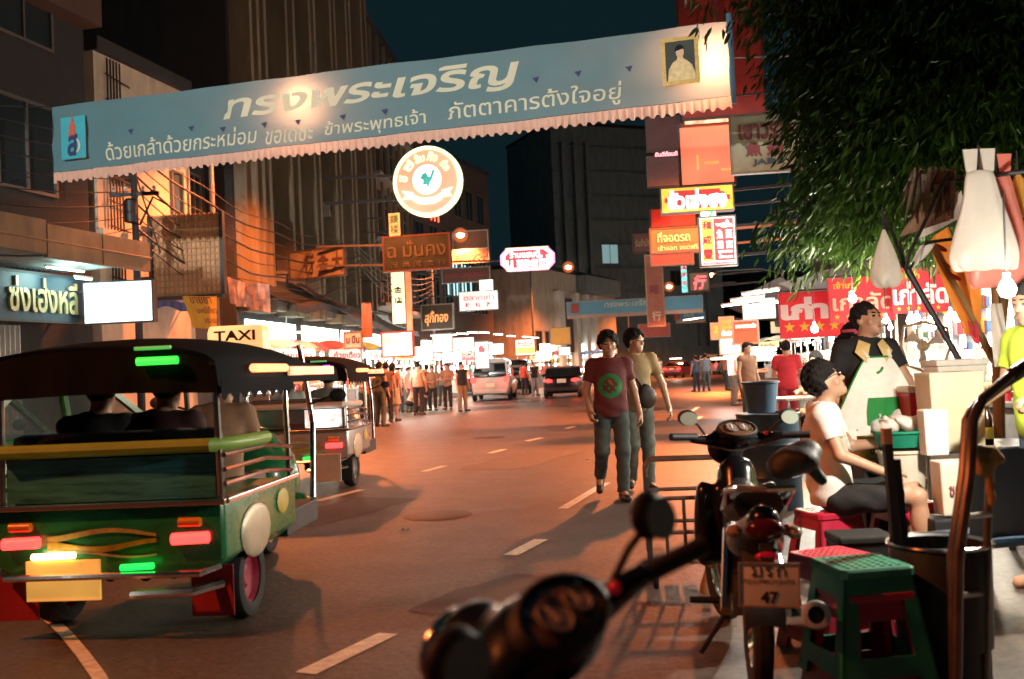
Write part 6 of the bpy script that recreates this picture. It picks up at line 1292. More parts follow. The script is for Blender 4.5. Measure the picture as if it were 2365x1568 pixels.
# rows of tubes under the eaves
k=0
for px,py,Y in((1010,776,44),(1040,773,46),(1068,771,48),(1092,768,50),(1118,768,52),(1150,772,56),(1180,776,58),(1215,778,60),(1235,780,63),(700,768,34),(935,845,33),(985,838,34),(1250,842,70),(1300,850,75),(1350,852,80),(1700,703,24),(1725,690,22),(1755,675,20),(1775,700,19),(1590,738,60),(1610,735,58),(1560,828,80),(1668,828,30),(1700,822,28)):
    k+=1; tubelight(at(px,py,Y),1.1 if Y<70 else 1.6,rad(65 if px<1400 else -65),(1,.93,.82) if k%3 else (.85,1,.95),50,None,group='fluorescent tubes under the shop eaves')
    o=bpy.data.objects[-1]
for i,o in enumerate([o for o in bpy.data.objects if o.get('group')=='fluorescent tubes under the shop eaves']): o['label']='bare fluorescent tube glowing under the shop eaves'
# ---- right foreground ----
BLUEP=M('blue_plastic',(.045,.10,.17),.45,0,.2,5); DRUM=M('blue_drum',(.03,.075,.12),.4,0,.3,4); REDP=M('red_plastic',(.42,.015,.045),.38,0,.15,5); GRNP=M('green_plastic',(.01,.20,.12),.38,0,.15,5); WHP=M('white_plastic',(.60,.55,.45),.45,0,.12,6); CREAMB=M('cream_board',(.60,.50,.34),.75,0,.12,5); STY=M('styrofoam',(.68,.66,.6),.8,0,.08,20,.2,bsc=60)
p=gnd(1782,1172); d=thing('oil_drum','dark blue ribbed steel drum standing at the roadside under the tub','drum',p)
MB().lathe([(0,0),(.285,0),(.29,.02),(.285,.28),(.297,.30),(.285,.32),(.285,.58),(.297,.60),(.285,.62),(.285,.86),(.295,.88),(.28,.885),(.27,.86),(0,.86)],(0,0,0),32).build('shell',DRUM,d)
d2=thing('tub','faded blue plastic tub on top of the dark drum','tub',p+Vector((-.05,0,.888)))
MB().lathe([(0,0),(.125,0),(.165,.27),(.18,.275),(.18,.29),(.16,.29),(.12,.02),(0,.02)],(0,0,0),26).build('shell',M('faded_blue',(.07,.15,.25),.5,0,.2,5),d2)
# hand cart
p=gnd(1612,1352); hc=thing('hand_cart','small rusty hand cart with bent tube frame and slatted floor','hand cart',(p.x,p.y+.1,0),rad(-6))
CART=M('rusty_tube',(.10,.065,.045),.55,.5,.4,12)
def tb(name,P,r=.013,par=hc,m=None): return MB().tube(P,r,8).build(name,m or CART,par)
tb('frame_tube',[(-.28,-.2,.16),(-.28,-.2,.55),(-.285,-.2,.74),(-.25,-.2,.80),(.28,-.2,.80)]); tb('frame_tube',[(-.28,.25,.16),(-.28,.25,.72),(-.25,.25,.77),(.28,.25,.77),(.28,.25,.16)]); tb('frame_tube',[(.28,-.2,.80),(.28,-.2,.16)])
for z in(.35,.56): tb('rail',[(-.28,-.2,z),(.28,-.2,z)]); tb('rail',[(-.28,.25,z),(.28,.25,z)]); tb('rail',[(-.28,-.2,z),(-.28,.25,z)])
for x in(-.17,-.06,.06,.17): tb('upright',[(x,-.2,.16),(x,-.2,.56)],.011)
for k in range(5): MB().box((-.22+.11*k,.02,.165),(.085,.48,.02)).build('floor_slat',WOODB,hc,0,.003)
for s in(-1,1):
    for y in(-.15,.2): wheel_into(hc,(s*.25,y,.07),.07,.035,rim=DARK)
MB().box((-.28,-.215,.45),(.035,.02,.5)).build('end_post',FRD,hc,0)
br=thing('broom','worn wooden stick leaning in the hand cart','stick',at(1628,1232,6.05)); MB().tube([(0,0,-.25),at(1665,1100,6.0)-at(1628,1232,6.05)],[.013,.012],8).build('handle',M('pale_stick',(.36,.25,.12),.7,0,.25,5),br); MB().lathe([(.014,0),(.05,-.1),(.06,-.22),(.0,-.23)],(0,0,-.22),10).build('bristles',WOODB,br)
# stools
def stool(label,loc,rz,mat,h=.46,top=True):
    t=thing('plastic_stool',label,'stool',loc,rz,'plastic stools by the food stall')
    a,b=.145,.205; mb=MB(); z1=h-.035
    # skirt with a large opening in every side: corner legs plus rails
    for s in range(4):
        R=Matrix.Rotation(s*PI/2,3,'Z')
        def P(x,z,d=0):
            w=b+(a-b)*z/z1; return R@Vector((x*w,-w-d,z))
        for x0,x1,za,zb in((-1,-.62,0,z1),(.62,1,0,z1)):
            V=[P(x0,za),P(x1*1 if x1==1 else x1,za),P(x1,zb),P(x0,zb)]
            V2=[v+R@Vector((0,.012,0)) for v in V]; mb.add(V+V2,[(0,1,2,3),(7,6,5,4),(0,4,5,1),(1,5,6,2),(2,6,7,3),(3,7,4,0)])
        for za,zb in((z1*.82,z1),(z1*.12,z1*.30)):
            V=[P(-.62,za),P(.62,za),P(.62,zb),P(-.62,zb)]; V2=[v+R@Vector((0,.012,0)) for v in V]; mb.add(V+V2,[(0,1,2,3),(7,6,5,4),(0,4,5,1),(1,5,6,2),(2,6,7,3),(3,7,4,0)])
    mb.build('legs',mat,t,0)
    s_=MB().loft([[(x*(a+.012)*f,y*(a+.012)*f,z) for x,y in((-1,-.86),(-.86,-1),(.86,-1),(1,-.86),(1,.86),(.86,1),(-.86,1),(-1,.86))] for z,f in((z1,1),(h-.008,1),(h,.95))]).build('seat',mat,t,30)
    mb=MB()
    for i in range(7):
        for jj in range(7): mb.lathe([(0,.0),(.010,.0),(.008,.004),(0,.004)],((i-3)*.036,(jj-3)*.036,h),6)
    mb.build('seat_studs',M('studs_'+mat.name,tuple(min(1,c*1.6+.05) for c in mat.node_tree.nodes['Principled BSDF'].inputs['Base Color'].default_value[:3]),.35,0,0),s_,0); return t
q=at(2000,1300,4.05); stool('green plastic stool nested over a red one right of the number plate',(q.x,4.12,.075),rad(8),GRNP,.47)
stool('red plastic stool nested beneath the green stool',(q.x+.005,4.12,0),rad(8),REDP,.45)
q=at(1930,1280,4.75); stool('red plastic stool behind the green one with a studded seat',(q.x,4.8,0),rad(20),REDP,.45)
stool('red plastic stool under the seated man with glasses',(1.93,6.28,0),rad(16),REDP,.43)
qb=at(2087,1145,6.35); stool('red plastic stool carrying the cream bucket',(qb.x,6.35,0),rad(5),REDP,.455)
# bucket, basin, bags
bk=thing('bucket','cream plastic bucket on a red stool beside the seated man','bucket',(qb.x,6.35,.459)); MB().lathe([(0,0),(.12,0),(.147,.30),(.158,.302),(.158,.32),(.14,.32),(.115,.02),(0,.02)],(0,0,0),28).build('shell',WHP,bk); MB().tube([(.155*math.cos(q_),.155*math.sin(q_),.28-.12*abs(math.sin(q_))) for q_ in [PI*k/12 for k in range(13)]],.004,6).build('handle',STEEL,bk)
bs=thing('basin','green plastic basin on the rim of the cream bucket','basin',(qb.x-.01,6.33,.80)); MB().lathe([(0,.0),(.13,0),(.165,.085),(.178,.09),(.178,.105),(.158,.1),(.12,.015),(0,.015)],(0,0,0),30).build('shell',GRNP,bs)
PB=M('plastic_bag_white',(.75,.72,.66),.35,0,.06,6,.3,bsc=14,trans=.4)
random.seed(11)
for k,(x,y,z,a) in enumerate(((-.06,0,.13,.4),(.05,-.03,.14,-.3),(.0,.05,.16,1.2),(.10,.03,.12,.9),(-.11,.03,.12,2.))):
    s=SD(); s.ell((0,0,0),(.065,.05,.05),k=.02); s.cap((.02,0,.02),(.07,.01,.06),.025,.01,k=.03); s.cap((-.03,.01,.01),(-.07,-.02,.03),.03,.02,k=.03)
    o=s.build('plastic_bag',PB,None,.010,folds(.006,2.2,k)); o.location=(qb.x-.01+x,6.33+y,.80+z); o.rotation_euler=(.2*k,.3-.2*k,a); tag(o,'crumpled white plastic bag heaped in the green basin','plastic bag','plastic bags in the green basin')
yb=thing('carton','yellow carton with dark printing left of the cream bucket','carton',at(2000,1045,6.55)); MB().box((0,0,-.05),(.2,.16,.14)).build('box',M('yellow_carton',(.42,.36,.05),.7,0,.15),yb,0,.004); mb=MB(); text_into(mb,'มะนาว',(-.07,-.081,-.09),(1,0,0),(0,0,1),.14,.05,.02,0,.002); mb.build('lettering',TD,yb,0,fix=False)
tbl=thing('folding_table','low steel table behind the bucket carrying the coolers','table',(2.95,6.75,0),rad(0)); MB().box((0,0,.74),(1.1,.6,.03)).build('tabletop',STEEL,tbl,0,.005)
for x in(-.5,.5):
    for y in(-.26,.26): MB().cyl((x,y,0),(x,y,.725),.014).build('leg',DARK,tbl)
MB().box((-.28,0,.55),(.2,.3,.35)).build('crossbrace',DARK,tbl,0) if 0 else None
yb.location=(2.38,6.62,.828)
sm=thing('carton_stand','low steel crate under the yellow carton','crate',(2.38,6.62,0)); MB().box((0,0,.35),(.26,.22,.66)).build('box',DARK,sm,0,.01); MB().box((0,0,.694),(.29,.25,.02)).build('lid',STEEL,sm,0)
def boxy(name,label,cat,loc,dim,mat,lid=None,rz=0):
    t=thing(name,label,cat,loc,rz); w,dp,h=dim
    MB().loft([[(x*w/2*f,y*dp/2*f,z) for x,y in((-1,-1),(1,-1),(1,1),(-1,1))] for z,f in((0,.92),(h,1))]).build('body',mat,t,0,.012)
    if lid: MB().box((0,0,h+.022),(w*1.04,dp*1.05,.044)).build('lid',lid,t,0,.012)
    return t
q=at(2127,990,6.75); ck=boxy('cool_box','red cool box with white lid beside the vendor','cool box',(q.x+.09,6.85,.757),(.36,.30,.36),REDP,WHP); MB().box((0,-.155,.24),(.16,.02,.05)).build('handle',WHP,ck,0,.008)
q=at(2222,1010,6.2); fb=boxy('board_box','large plain cream board box standing upright behind the steel trolley','box',(q.x,6.35,.757),(.345,.25,.50),CREAMB)
q=at(2152,1010,6.15); boxy('foam_box','narrow grey foam box with dangling string left of the cream board box','foam box',(q.x,6.13,.757),(.15,.12,.28),STY); 
sb=boxy('foam_box','white foam box lying on the red cool box','foam box',(at(2205,880,6.9).x,6.9,1.165),(.34,.26,.12),STY,STY)
q=at(2205,1110,5.9); tub=boxy('storage_tub','cream printed tub on the crate under the table','tub',(q.x,5.95,.42),(.19,.16,.32),WHP); mb=MB(); text_into(mb,'ซอส',(-.05,-.084,.12),(1,0,0),(0,0,1),.1,.06,.02,0,.002); mb.build('lettering',TBR,tub,0,fix=False)
boxy('crate','black plastic crate under the cream tub','crate',(q.x,5.95,0),(.34,.26,.41),BLKM)
q=at(2145,1270,4.9); can=thing('waste_can','green can with lime lid on the ground by the stools','can',(q.x,5.0,0)); MB().lathe([(0,0),(.12,0),(.14,.36),(0,.36)],(0,0,.02),22).build('shell',GRNP,can); MB().lathe([(.148,.38),(.152,.40),(.1,.43),(0,.44)],(0,0,0),22).build('lid',M('lime_lid',(.18,.36,.05),.45),can)
q=at(2180,1268,4.2); pot=thing('cooking_pot','wide dark pot with bright steel rim near the trolley','pot',(q.x,4.25,0)); MB().lathe([(0,0),(.19,0),(.205,.42),(.2,.43),(.185,.42),(.18,.06),(0,.06)],(0,0,.16),30).build('shell',M('sooty_pot',(.03,.03,.03),.5,.4,.3,8),pot); MB().tube([(.208*math.cos(a_),.208*math.sin(a_),.585) for a_ in [2*PI*k/30 for k in range(30)]],.009,8,closed=True).build('rim',CHR,pot); MB().lathe([(.12,0),(.18,.0),(.18,.16),(.12,.16)],(0,0,0),20).build('stove',DARK,pot)
bk2=boxy('black_box','plain black box under the seated man, left of the red stool leg','box',(at(1990,1220,5.3).x,5.35,0),(.29,.25,.40),BLKM,BLKM)
# posts and trolley
ps=thing('post','dark steel post pair with pale worn top by the green can','post',(at(2090,1300,4.3).x,4.35,0)); MB().bar((0,0,0),(-.03,0,1.0),.035,.035).build('bar',DARK,ps); MB().bar((.05,.02,0),(.012,.02,.93),.03,.03).build('bar',DARK,ps); MB().box((-.031,0,1.035),(.037,.037,.07)).build('cap',M('pale_wood',(.5,.3,.18),.7),ps,0)
tr=thing('trolley','upright steel tube trolley frame with bent handle at the right edge','trolley',(0,0,0))
TS=M('worn_steel',(.13,.10,.08),.4,.7,.35,10)
A=lambda x,y,Y:tuple(at(x,y,Y))
tr.location=at(2230,1100,3.9); O=tr.location
def tp(name,P,r,m=TS): return MB().tube([Vector(p)-O for p in P],r,10).build(name,m,tr)
def ground(x,y,Y): p=at(x,y,Y); return (p.x,p.y,0)
for dz,n in((0,0),(.05,1)):
    P=[A(2420,810+n*22,4.3),A(2330,868+n*20,4.2),A(2268,922+n*14,4.05),A(2246,972,3.95),A(2238,1100,3.85),A(2212,1290,3.8)]
    tp('rail',[(p[0],p[1]+dz,p[2]) for p in P]+[ground(2196,1480,3.8+dz)],.021)
for x,y in((2240,1190),(2224,1372)): tp('rung',[A(x-16,y+4,3.84),A(x+44,y-2,4.1)],.013)
tp('rail',[A(2290,1030,4.12),A(2280,1200,4.1),ground(2262,1400,4.1)],.017)
tp('hand_grip',[A(2425,806,4.3),A(2338,862,4.2)],.027,BLKM)
# rag bundle and wooden tools hung on the trolley
rg=thing('rag','knotted ochre rag hanging from the trolley rail','rag',at(2278,1062,4.0)); s=SD(); s.ell((0,0,0),(.035,.03,.05),k=.03); s.cap((0,0,-.02),(.01,.0,-.17),.022,.014,k=.03); s.cap((.02,0,.03),(.05,0,.0),.025,.02,k=.02); s.cap((-.03,0,.04),(-.03,.0,-.05),.022,.015,k=.02); s.build('cloth',M('ochre_rag',(.40,.24,.09),.9,0,.25,20),rg,.009,folds(.004,3,2))
# blue chair
bc=thing('plastic_chair','dark blue plastic chair with rounded back behind the steel trolley','chair',(at(2275,1100,5.0).x,5.1,0),rad(-165))
BCH=M('dark_blue_plastic',(.012,.035,.075),.35,0,.15,5)
MB().grid(lambda a,b:((a-.5)*.46*(1-.18*max(0,b-.7)/.3*abs(2*a-1)),.20+.06*b-.05*math.cos((a-.5)*PI),.46+.44*b-.05*(abs(2*a-1)**4)*(1 if b>.5 else 0)*(b-.5)*2),14,8).build('backrest',BCH,bc,60,fix=False); MB().loft([[(x*.22,y*.21,z) for x,y in((-1,-.8),(-.8,-1),(.8,-1),(1,-.8),(1,1),(-1,1))] for z in(.42,.45)]).build('seat',BCH,bc,30,.006)
for x in(-.19,.19):
    for y in(-.18,.18): MB().tube([(x,y,.43),(x*1.15,y*1.2,0)],[.022,.018],8).build('leg',BCH,bc)
# umbrella group
um=thing('umbrella','half folded orange market umbrella on a stout wooden pole','umbrella',(at(2290,900,7.4).x,7.4,0))
O=Vector(um.location); B_=lambda x,y,Y:at(x,y,Y)-O
OCL=M('orange_cloth',(.58,.20,.035),.8,0,.15,4,trans=.4); 
MB().tube([Vector((0,0,0)),B_(2302,700,7.4),B_(2296,560,7.4)],[.045,.042,.035],10).build('pole',M('ochre_pole',(.36,.21,.08),.6,0,.3,4,stretch=(1,1,.2)),um)
MB().bar(B_(2296,836,7.3),B_(2150,560,7.25),.05,.035).build('strut',M('ochre_pole',(.36,.21,.08)),um); MB().bar(B_(2332,600,7.5),B_(2300,860,7.42),.07,.03).build('strut',M('ochre_pole',(.36,.21,.08)),um)
def qc(P,Y,n=10,amp=.03):
    Q=[B_(*p,Y) for p in P]
    return lambda a,b:(Q[3].lerp(Q[2],a)).lerp(Q[0].lerp(Q[1],a),b)+Vector((0,amp*math.sin(a*9+b*4),0))
MB().grid(qc([(2140,560),(2190,520),(2252,740),(2236,782)],7.28),10,12).build('canopy_fold',OCL,um,60,fix=False); MB().grid(qc([(2190,545),(2262,600),(2262,790),(2238,770)],7.35),8,10).build('canopy_fold',OCL,um,60,fix=False); MB().grid(qc([(2232,740),(2256,742),(2262,800),(2248,790)],7.26,amp=.01),4,4).build('canopy_patch',RC,um,60,fix=False)
mb=MB()
for x,y,w in((2170,572,.06),(2205,640,.05),(2185,612,.04)): mb.ell(B_(x,y,7.235),(w,.004,w*.35),10,6,Matrix.Rotation(.5,3,'Y'))
mb.build('cloth_pattern',TRL if 0 else M('orange_red',(.45,.05,.03),.8),um)
up=thing('broken_umbrella','dark bare umbrella pole slanting across the red banners with ragged ribs','umbrella',at(2225,850,6.9)); O=Vector(up.location)
tp2=lambda n,P,r,m=DARK:MB().tube([Vector(p)-O for p in P],r,8).build(n,m,up)
tp2('pole',[ground(2330,1130,6.9),A(2222,845,6.9),A(2082,600,6.85)],.022)
for P,r in((((2092,622,6.85),(2100,585,6.6),(2190,400,6.2)),.012),(((2092,622,6.85),(2078,560,6.9),(2180,470,6.9)),.010),(((2096,628,6.85),(2140,560,6.9),(2200,552,6.9)),.012),(((2090,615,6.85),(2062,540,6.7),(2040,500,6.5)),.012),(((2110,470,6.6),(2180,420,6.4),(2330,400,5.9)),.014),(((2330,400,5.9),(2460,385,5.7)),.014)): tp2('rib',[A(*p) for p in P],r)
RAG=M('ragged_straw_cloth',(.13,.095,.07),.9,0,.4,12,.3,bsc=30,trans=.2)
rg=random.Random(4); mb=MB()
for k in range(90):
    x=rg.uniform(2105,2205); y=rg.uniform(385,430); l=rg.uniform(25,90); a=Vector(A(x,y,6.4+rg.uniform(-.2,.2)))-O; b=Vector(A(x-rg.uniform(-8,26),y+l,6.4))-O; w=rg.uniform(.006,.022)
    mb.add([a+Vector((-w,0,0)),a+Vector((w,rg.uniform(-.02,.02),0)),b+Vector((w*.4,0,0)),b+Vector((-w*.4,0,0))],[(0,1,2,3)])
mb.build('ragged_cloth',RAG,up,0,fix=False)
def qd(P,Y,amp=.02):
    Q=[Vector(A(*p,Y))-O for p in P]; return lambda a,b:(Q[3].lerp(Q[2],a)).lerp(Q[0].lerp(Q[1],a),b)+Vector((0,amp*math.sin(a*9+b*4),0))
MB().grid(qd([(2130,470),(2215,440),(2195,508),(2075,548)],6.7),10,8).build('canopy_scrap',M('brown_scrap',(.32,.22,.15),.85,0,.3,8,trans=.3),up,60,fix=False); MB().grid(qd([(2150,505),(2220,440),(2225,500),(2108,560)],6.8),10,8).build('canopy_scrap',M('pale_scrap',(.55,.52,.5),.85,0,.15,8,trans=.4),up,60,fix=False); MB().grid(qd([(2122,568),(2160,562),(2130,600),(2100,625)],6.85),6,6).build('canopy_scrap',M('pale_scrap',(.55,.52,.5)),up,60,fix=False)
# hanging bags
def bag(label,top,bot,Y,w,mat,name='hanging_bag',square=False,kn=0):
    a=at(*top,Y); b=at(*bot,Y); h=(a-b).length; t=thing(name,label,'plastic bag',a)
    prof=((0,.06,.05),(.08,.16,.1),(.25,.42,.2),(.45,.68,.35),(.65,.9,.5),(.82,1,.6),(.93,.9,.55),(1,.45,.3)) if not square else ((0,.38,.04),(.03,.42,.06),(.3,.58,.14),(.5,.76,.22),(.7,.94,.28),(.86,1.06,.28),(.95,1.02,.2),(.99,1.,.1),(1,.9,.04))
    R=[]
    for q,f,dp in prof:
        R.append([((f*w/2)*(math.copysign(abs(math.cos(u))**(.55 if square else 1),math.cos(u)))*(1+.05*math.sin(5*u+q*6+kn)+.045*math.sin(13*u+kn)*(1-q)),(dp*w/2)*math.sin(u)*(1+.15*math.sin(3*u+q*9)+.25*math.sin(9*u+2*kn)*(1-q)),-q*h+(.02*math.sin(7*u+kn) if q>.9 else 0)) for u in [2*PI*i/28 for i in range(28)]])
    o=MB().loft(R).build('bag',mat,t,70); m=o.modifiers.new('s','SUBSURF'); m.levels=1; m.render_levels=1
    MB().tube([(0,0,-.01),(0,0,.14)],.006,6).build('string',DARK,t)
    if square:
        for s_ in(-1,1): MB().loft([[(s_*w*.13+x_*.028*(1+.5*z_),y_*.006,z_*.13-.01) for x_,y_ in((-1,-1),(1,-1),(1,1),(-1,1))] for z_ in(0,.5,1)]).build('handle',mat,t,60)
    return t
BG=M('bag_translucent',(.86,.83,.76),.3,0,.05,5,.5,bsc=9,trans=.68); BGP=M('bag_pink',(.84,.34,.28),.35,0,.12,5,.5,bsc=9,trans=.62); BGY=M('bag_yellow',(.72,.42,.10),.4,0,.1,5,.4,bsc=9,trans=.4)
bag('big translucent white carrier bag hanging in front of the pink one',(2262,392),(2258,622),5.7,.385,BG,square=True)
bag('pink carrier bag hanging behind the big white bag',(2300,402),(2318,662),6.0,.41,BGP,square=True,kn=2)
bag('small white bag hanging at the left end of the umbrella ribs',(2040,528),(2042,664),6.4,.21,BG,kn=1)
bag('yellow bag hanging at the top right corner',(2350,398),(2358,500),6.3,.24,BGY,kn=3)
# lamp over the stall
def stall_lamp(label,p,e,col=(1,.90,.74),r=.05):
    t=thing('stall_lamp',label,'light bulb',p,0); MB().lathe([(0,-r),(r*.7,-r*.75),(r,0),(r*.7,r*.75),(r*.35,r*1.2),(r*.35,r*1.8),(0,r*1.8)],(0,0,0),14).build('bulb',BULB,t); MB().tube([(0,0,r*1.8),(.01,.0,.5)],.005,5).build('flex',DARK,t)
    point(t,(0,-r*1.6,-.02),e,col,.06); return t
stall_lamp('bare white bulb near the right edge beside the lime shirted man',at(2325,668,5.0),310,r=.045)
stall_lamp('bare bulb above the fan at the back of the stall',at(2150,752,9.2),200)
stall_lamp('bare bulb hung beneath the leaves of the tree',at(1968,690,11.6),380)
stall_lamp('bare bulb over the seated diners',at(1880,760,13.),220)
# white upright panel beside the edge man
wp=thing('plastic_sheet','tall translucent white sheet lit from behind at the right edge','plastic sheet',at(2312,770,6.6)); MB().grid(lambda a,b:(-.06+.14*a*(.5+.5*(1-b))+.0,.02*math.sin(a*7+b*3),-.22+.42*b),8,10).build('sheet',BG,wp,60,fix=False); MB().tube([(0,0,.2),(0,.0,.5)],.005,5).build('string',DARK,wp)
# fan
fn=thing('pedestal_fan','large old pedestal fan with square cream guard behind the vendor','fan',(at(2130,800,8.6).x,8.6,.0),rad(-8)); z0=at(2130,798,8.6).z
FC=M('fan_cream',(.60,.48,.30),.5,0,.1)
MB().tube([(x,-.1,z0+z) for x,z in((-.17,.17),(0,.2),(.18,.14),(.2,-.02),(.13,-.2),(-.02,-.22),(-.16,-.16),(-.2,.0))],.014,8,closed=True).build('guard_frame',FC,fn)
mb=MB()
for k in range(9):
    r_=.03+.017*k; mb.tube([(r_*math.cos(u),-.12+.0*k,z0+r_*math.sin(u)) for u in [2*PI*i/24 for i in range(24)]],.002,4,closed=True)
mb.build('guard',STEEL,fn)
for k in range(3):
    a_=2*PI*k/3+.4; MB().loft([[(r_*math.cos(a_+d_)*1,-.06+.02*(1 if d_>0 else -1),z0+r_*math.sin(a_+d_)) for d_ in(-.25-.1*r_*5,-.05,.2+.1*r_*5)] for r_ in(.04,.10,.155)],False,False).build('blade',M('fan_blade',(.7,.66,.56),.35,0,.05),fn,60,fix=False)
MB().ell((0,-.02,z0),(.05,.09,.05),14,8).build('motor',FC,fn); MB().cyl((0,.02,.05),(0,.02,z0-.04),.02).build('stem',STEEL,fn); MB().lathe([(0,0),(.2,0),(.19,.03),(.03,.06),(0,.06)],(0,.02,0),20).build('base',FC,fn)
# stalls beside the vendor
for loc,rz,lab in(((4.75,10.2,.0),rad(-65),'open food counter with glass case right behind the vendor and the fan'),((5.9,14.0,.14),rad(-68),'open food counter with bulbs beneath the red banners')):
    q=st2(s0,loc,rz,lab,TB[1],BW_)
    for ch in kids(q):
        if ch.name.split('.')[0] in('canopy','sign_board','post'):
            for g_ in kids(ch): bpy.data.objects.remove(g_)
            bpy.data.objects.remove(ch)
        elif ch.name.split('.')[0]=='lettering': bpy.data.objects.remove(ch)
pt=thing('pavement_table','square steel table before the seated diners','table',(3.6,12.9,.14),rad(20)); MB().box((0,0,.72),(.7,.7,.03)).build('tabletop',STEEL,pt,0,.004)
for x in(-.3,.3):
    for y in(-.3,.3): MB().cyl((x,y,0),(x,y,.705),.014).build('leg',STEEL,pt)
# extra diner stools
for k,(x,y) in enumerate(((3.62,11.2),(4.05,12.2),(4.2,13.6),(4.9,14.2))): stool('red plastic stool under one of the seated diners on the pavement',(x,y,.14),.3*k,REDP,.40)
sk=thing('bag_bundle','dark cloth bundle strapped on the parked motorbike','bundle',at(1835,1062,4.35)); s=SD(); s.ell((0,0,0),(.10,.10,.07),k=.04); s.ell((.06,.02,.03),(.06,.06,.05),k=.03); s.ell((-.06,0,-.03),(.06,.08,.05),k=.03); s.cap((.05,0,0),(.12,.03,-.10),.035,.02,k=.03); s.build('cloth',M('charcoal_cloth',(.012,.013,.015),.6,0,.3,6,.3,bsc=20),sk,.014,folds(.007,1.2,9))

# bottles, bowls and tins on the vendor's table
def bottle(label,p,c,h=.24,r=.033):
    t=thing('bottle',label,'bottle',p); MB().lathe([(0,0),(r,0),(r,h*.55),(r*.9,h*.66),(r*.4,h*.8),(r*.4,h*.93),(0,h*.93)],(0,0,0),14).build('body',c,t); MB().lathe([(r*.45,h*.93),(r*.45,h),(0,h)],(0,0,0),12).build('cap',REDP,t); MB().lathe([(r*1.02,h*.15),(r*1.02,h*.42)],(0,0,0),14).build('label_band',YPR,t); return t
BT=M('sauce_dark',(.05,.02,.01),.12,0,.1); BT2=M('oil_amber',(.5,.28,.05),.1,0,.1); BT3=M('bottle_green',(.03,.16,.06),.12,0,.1)
for k,(px,Y,c,l) in enumerate(((2108,7.0,BT,'dark sauce bottle at the left rear of the cooler table'),(2120,7.05,BT2,'amber oil bottle beside the dark sauce bottle'),(2240,6.62,BT3,'green bottle standing behind the cream board box'),(2262,6.65,BT2,'amber bottle right of the green bottle'),(2280,6.6,BT,'dark bottle at the right end of the table'))):
    x=at(px,980,Y).x; bottle(l,(x,min(Y,7.02),.757),c,.26+.02*(k%3))
bw=thing('bowl_stack','stack of white bowls on the folding table','bowls',(at(2258,980,6.9).x,6.95,.757))
for k in range(7): MB().lathe([(0,0),(.04,.0),(.075,.045),(.07,.045),(.036,.006),(0,.006)],(.003*math.sin(k*2),0,.018*k),18).build('bowl',M('bowl_white',(.7,.68,.62)),bw)
pb=thing('plastic_bag','puffed white plastic bag lying behind the red cool box','plastic bag',(at(2150,870,7.).x,7.02,.88)); s=SD(); s.ell((0,0,0),(.14,.08,.10),k=.04); s.cap((.03,0,.06),(.06,0,.15),.04,.012,k=.04); s.ell((-.08,0,-.02),(.08,.07,.08),k=.04); s.build('bag',PB,pb,.012,folds(.008,2,4))
for k,(px,py,Y,l) in enumerate(((1968,1010,7.6,'small clear water bottle hanging behind the seated man'),)): bottle(l,at(px,py+40,Y),glass('water_bottle',(.5,.65,.75),.05,.5),.3,.04)
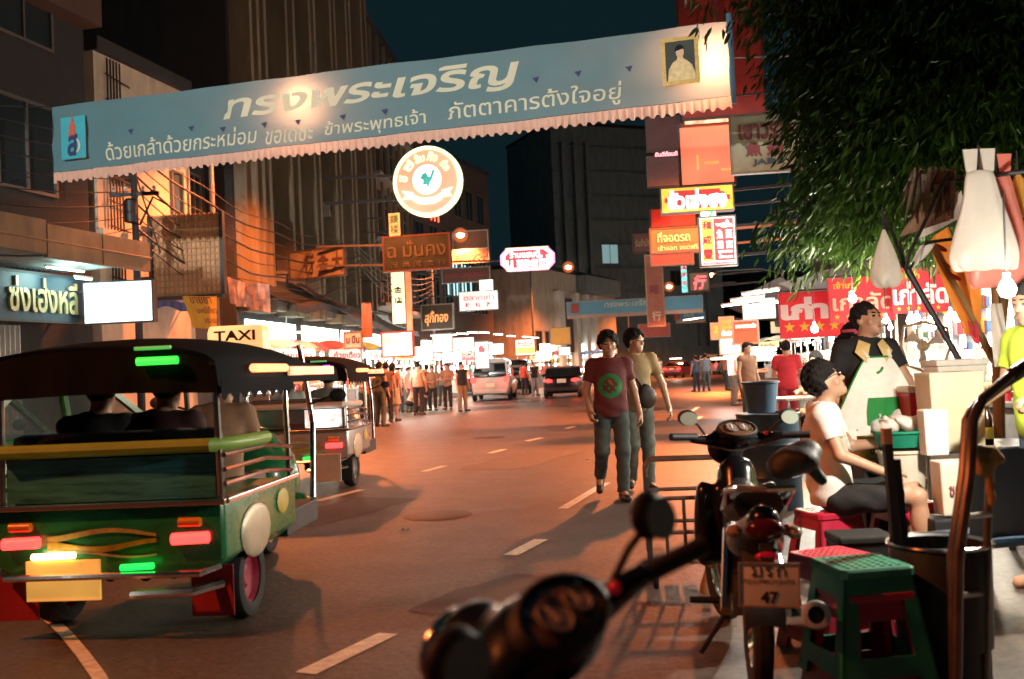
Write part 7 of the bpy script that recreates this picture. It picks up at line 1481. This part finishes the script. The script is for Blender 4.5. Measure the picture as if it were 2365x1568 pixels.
# ================= TREE =================
def leaf_mat(name,c):
    return M(name,c,.42,0,.35,3,trans=.25)
def tree(label,base,clumps,nleaf,L=.17,seed=1):
    r=np.random.RandomState(seed); t=thing('tree',label,'tree',base)
    bs=Vector(base); mb=MB(); top=Vector((-.1,.1,3.4))
    mb.tube([(0,0,0),(.06,.02,1.2),(-.03,.05,2.4),top],[.20,.15,.13,.11],10)
    for c,rad_ in clumps:
        e=Vector(c)-bs; m=top.lerp(e,.5)+Vector((0,0,.35)); mb.tube([top-Vector((0,0,.5)),m,e],[.07,.045,.015],7)
        for k in range(5):
            d=Vector(r.normal(size=3)).normalized()*rad_[0]*.8; mb.tube([m.lerp(e,.6+.1*k),e+d],[.018,.005],5)
    mb.build('trunk',M('bark',(.11,.085,.06),.9,0,.35,6,.5,bsc=20),t)
    V=[];F=[]
    tot=sum(w[1][0]*w[1][1]*w[1][2] for w in clumps)
    for c,rd in clumps:
        n=int(nleaf*rd[0]*rd[1]*rd[2]/tot); k=0
        # leaves sit in drooping sprays
        ns=max(6,n//12)
        for s in range(ns):
            d=r.normal(size=3); d/=np.linalg.norm(d); q=np.array(c)+d*np.array(rd)*r.uniform(.35,1.05)
            out=d*np.array((1,1,.2))+np.array((0,0,-.55)); out/=np.linalg.norm(out)
            for i in range(12):
                p=q+out*r.uniform(0,.42)+r.normal(size=3)*.07
                a=out*.8+r.normal(size=3)*.45+np.array((-.15,0,-.75)); a/=np.linalg.norm(a)
                w=np.cross(a,r.normal(size=3)); w/=max(1e-6,np.linalg.norm(w)); l=L*r.uniform(.6,1.15); h=np.cross(a,w)*l*.06
                o=len(V); wd=l*.13
                V+=[p,p+a*l*.35+w*wd+h,p+a*l*.7+w*wd*.75+h*.6,p+a*l,p+a*l*.7-w*wd*.75+h*.6,p+a*l*.35-w*wd+h,p+a*l*.35,p+a*l*.7]
                F+=[(o,o+1,o+6),(o+1,o+2,o+7,o+6),(o+2,o+3,o+7),(o,o+6,o+5),(o+6,o+7,o+4,o+5),(o+7,o+3,o+4)]
    V=np.array(V)-np.array(bs); me=bpy.data.meshes.new('crown'); me.from_pydata(V.tolist(),[],F); me.materials.append(leaf_mat('leaf_green',(.024,.052,.007))); me.update()
    o=bpy.data.objects.new('crown',me); COL.objects.link(o); o.parent=t; return t
def cb(x,y,Y,rx,ry=None,rz=None): p=at(x,y,Y); return (tuple(p),(rx,ry or rx,rz or rx*.8))
tree('leafy street tree with long drooping leaves overhanging the right hand stalls',(6.4,12.4,.14),
 [cb(1975,530,12,.70,.8,.32),cb(2080,510,11.3,.75,.8,.34),cb(1900,480,12.5,.55,.7,.42),cb(1925,380,12.2,.62,.8,.7),cb(2030,400,11.5,.9,1,.8),cb(2160,330,11,1.1,1.1,1.0),cb(2300,250,10.8,1.2,1.2,1.1),cb(1990,240,11.8,.8,1,.9),cb(2100,180,11.2,1.15,1.2,1.1),cb(2270,120,10.8,1.3,1.3,1.2),cb(1950,110,11.8,.75,1,.7),cb(2040,50,11.5,1.1,1.1,.9),cb(2200,0,11,1.3,1.3,1.1),cb(2390,90,10.6,1.3,1.3,1.3),cb(2370,330,10.8,1.1,1.1,.9),cb(1760,-40,11.5,.5,.7,.18),cb(1640,-62,11.2,.5,.6,.15),cb(2230,440,11.2,.8,.9,.5),cb(1845,565,13,.35,.5,.28),cb(2120,470,11.5,.8,.9,.5),cb(1930,-50,11,.9,1.,.6)],42000)
# ---- objects_done ----
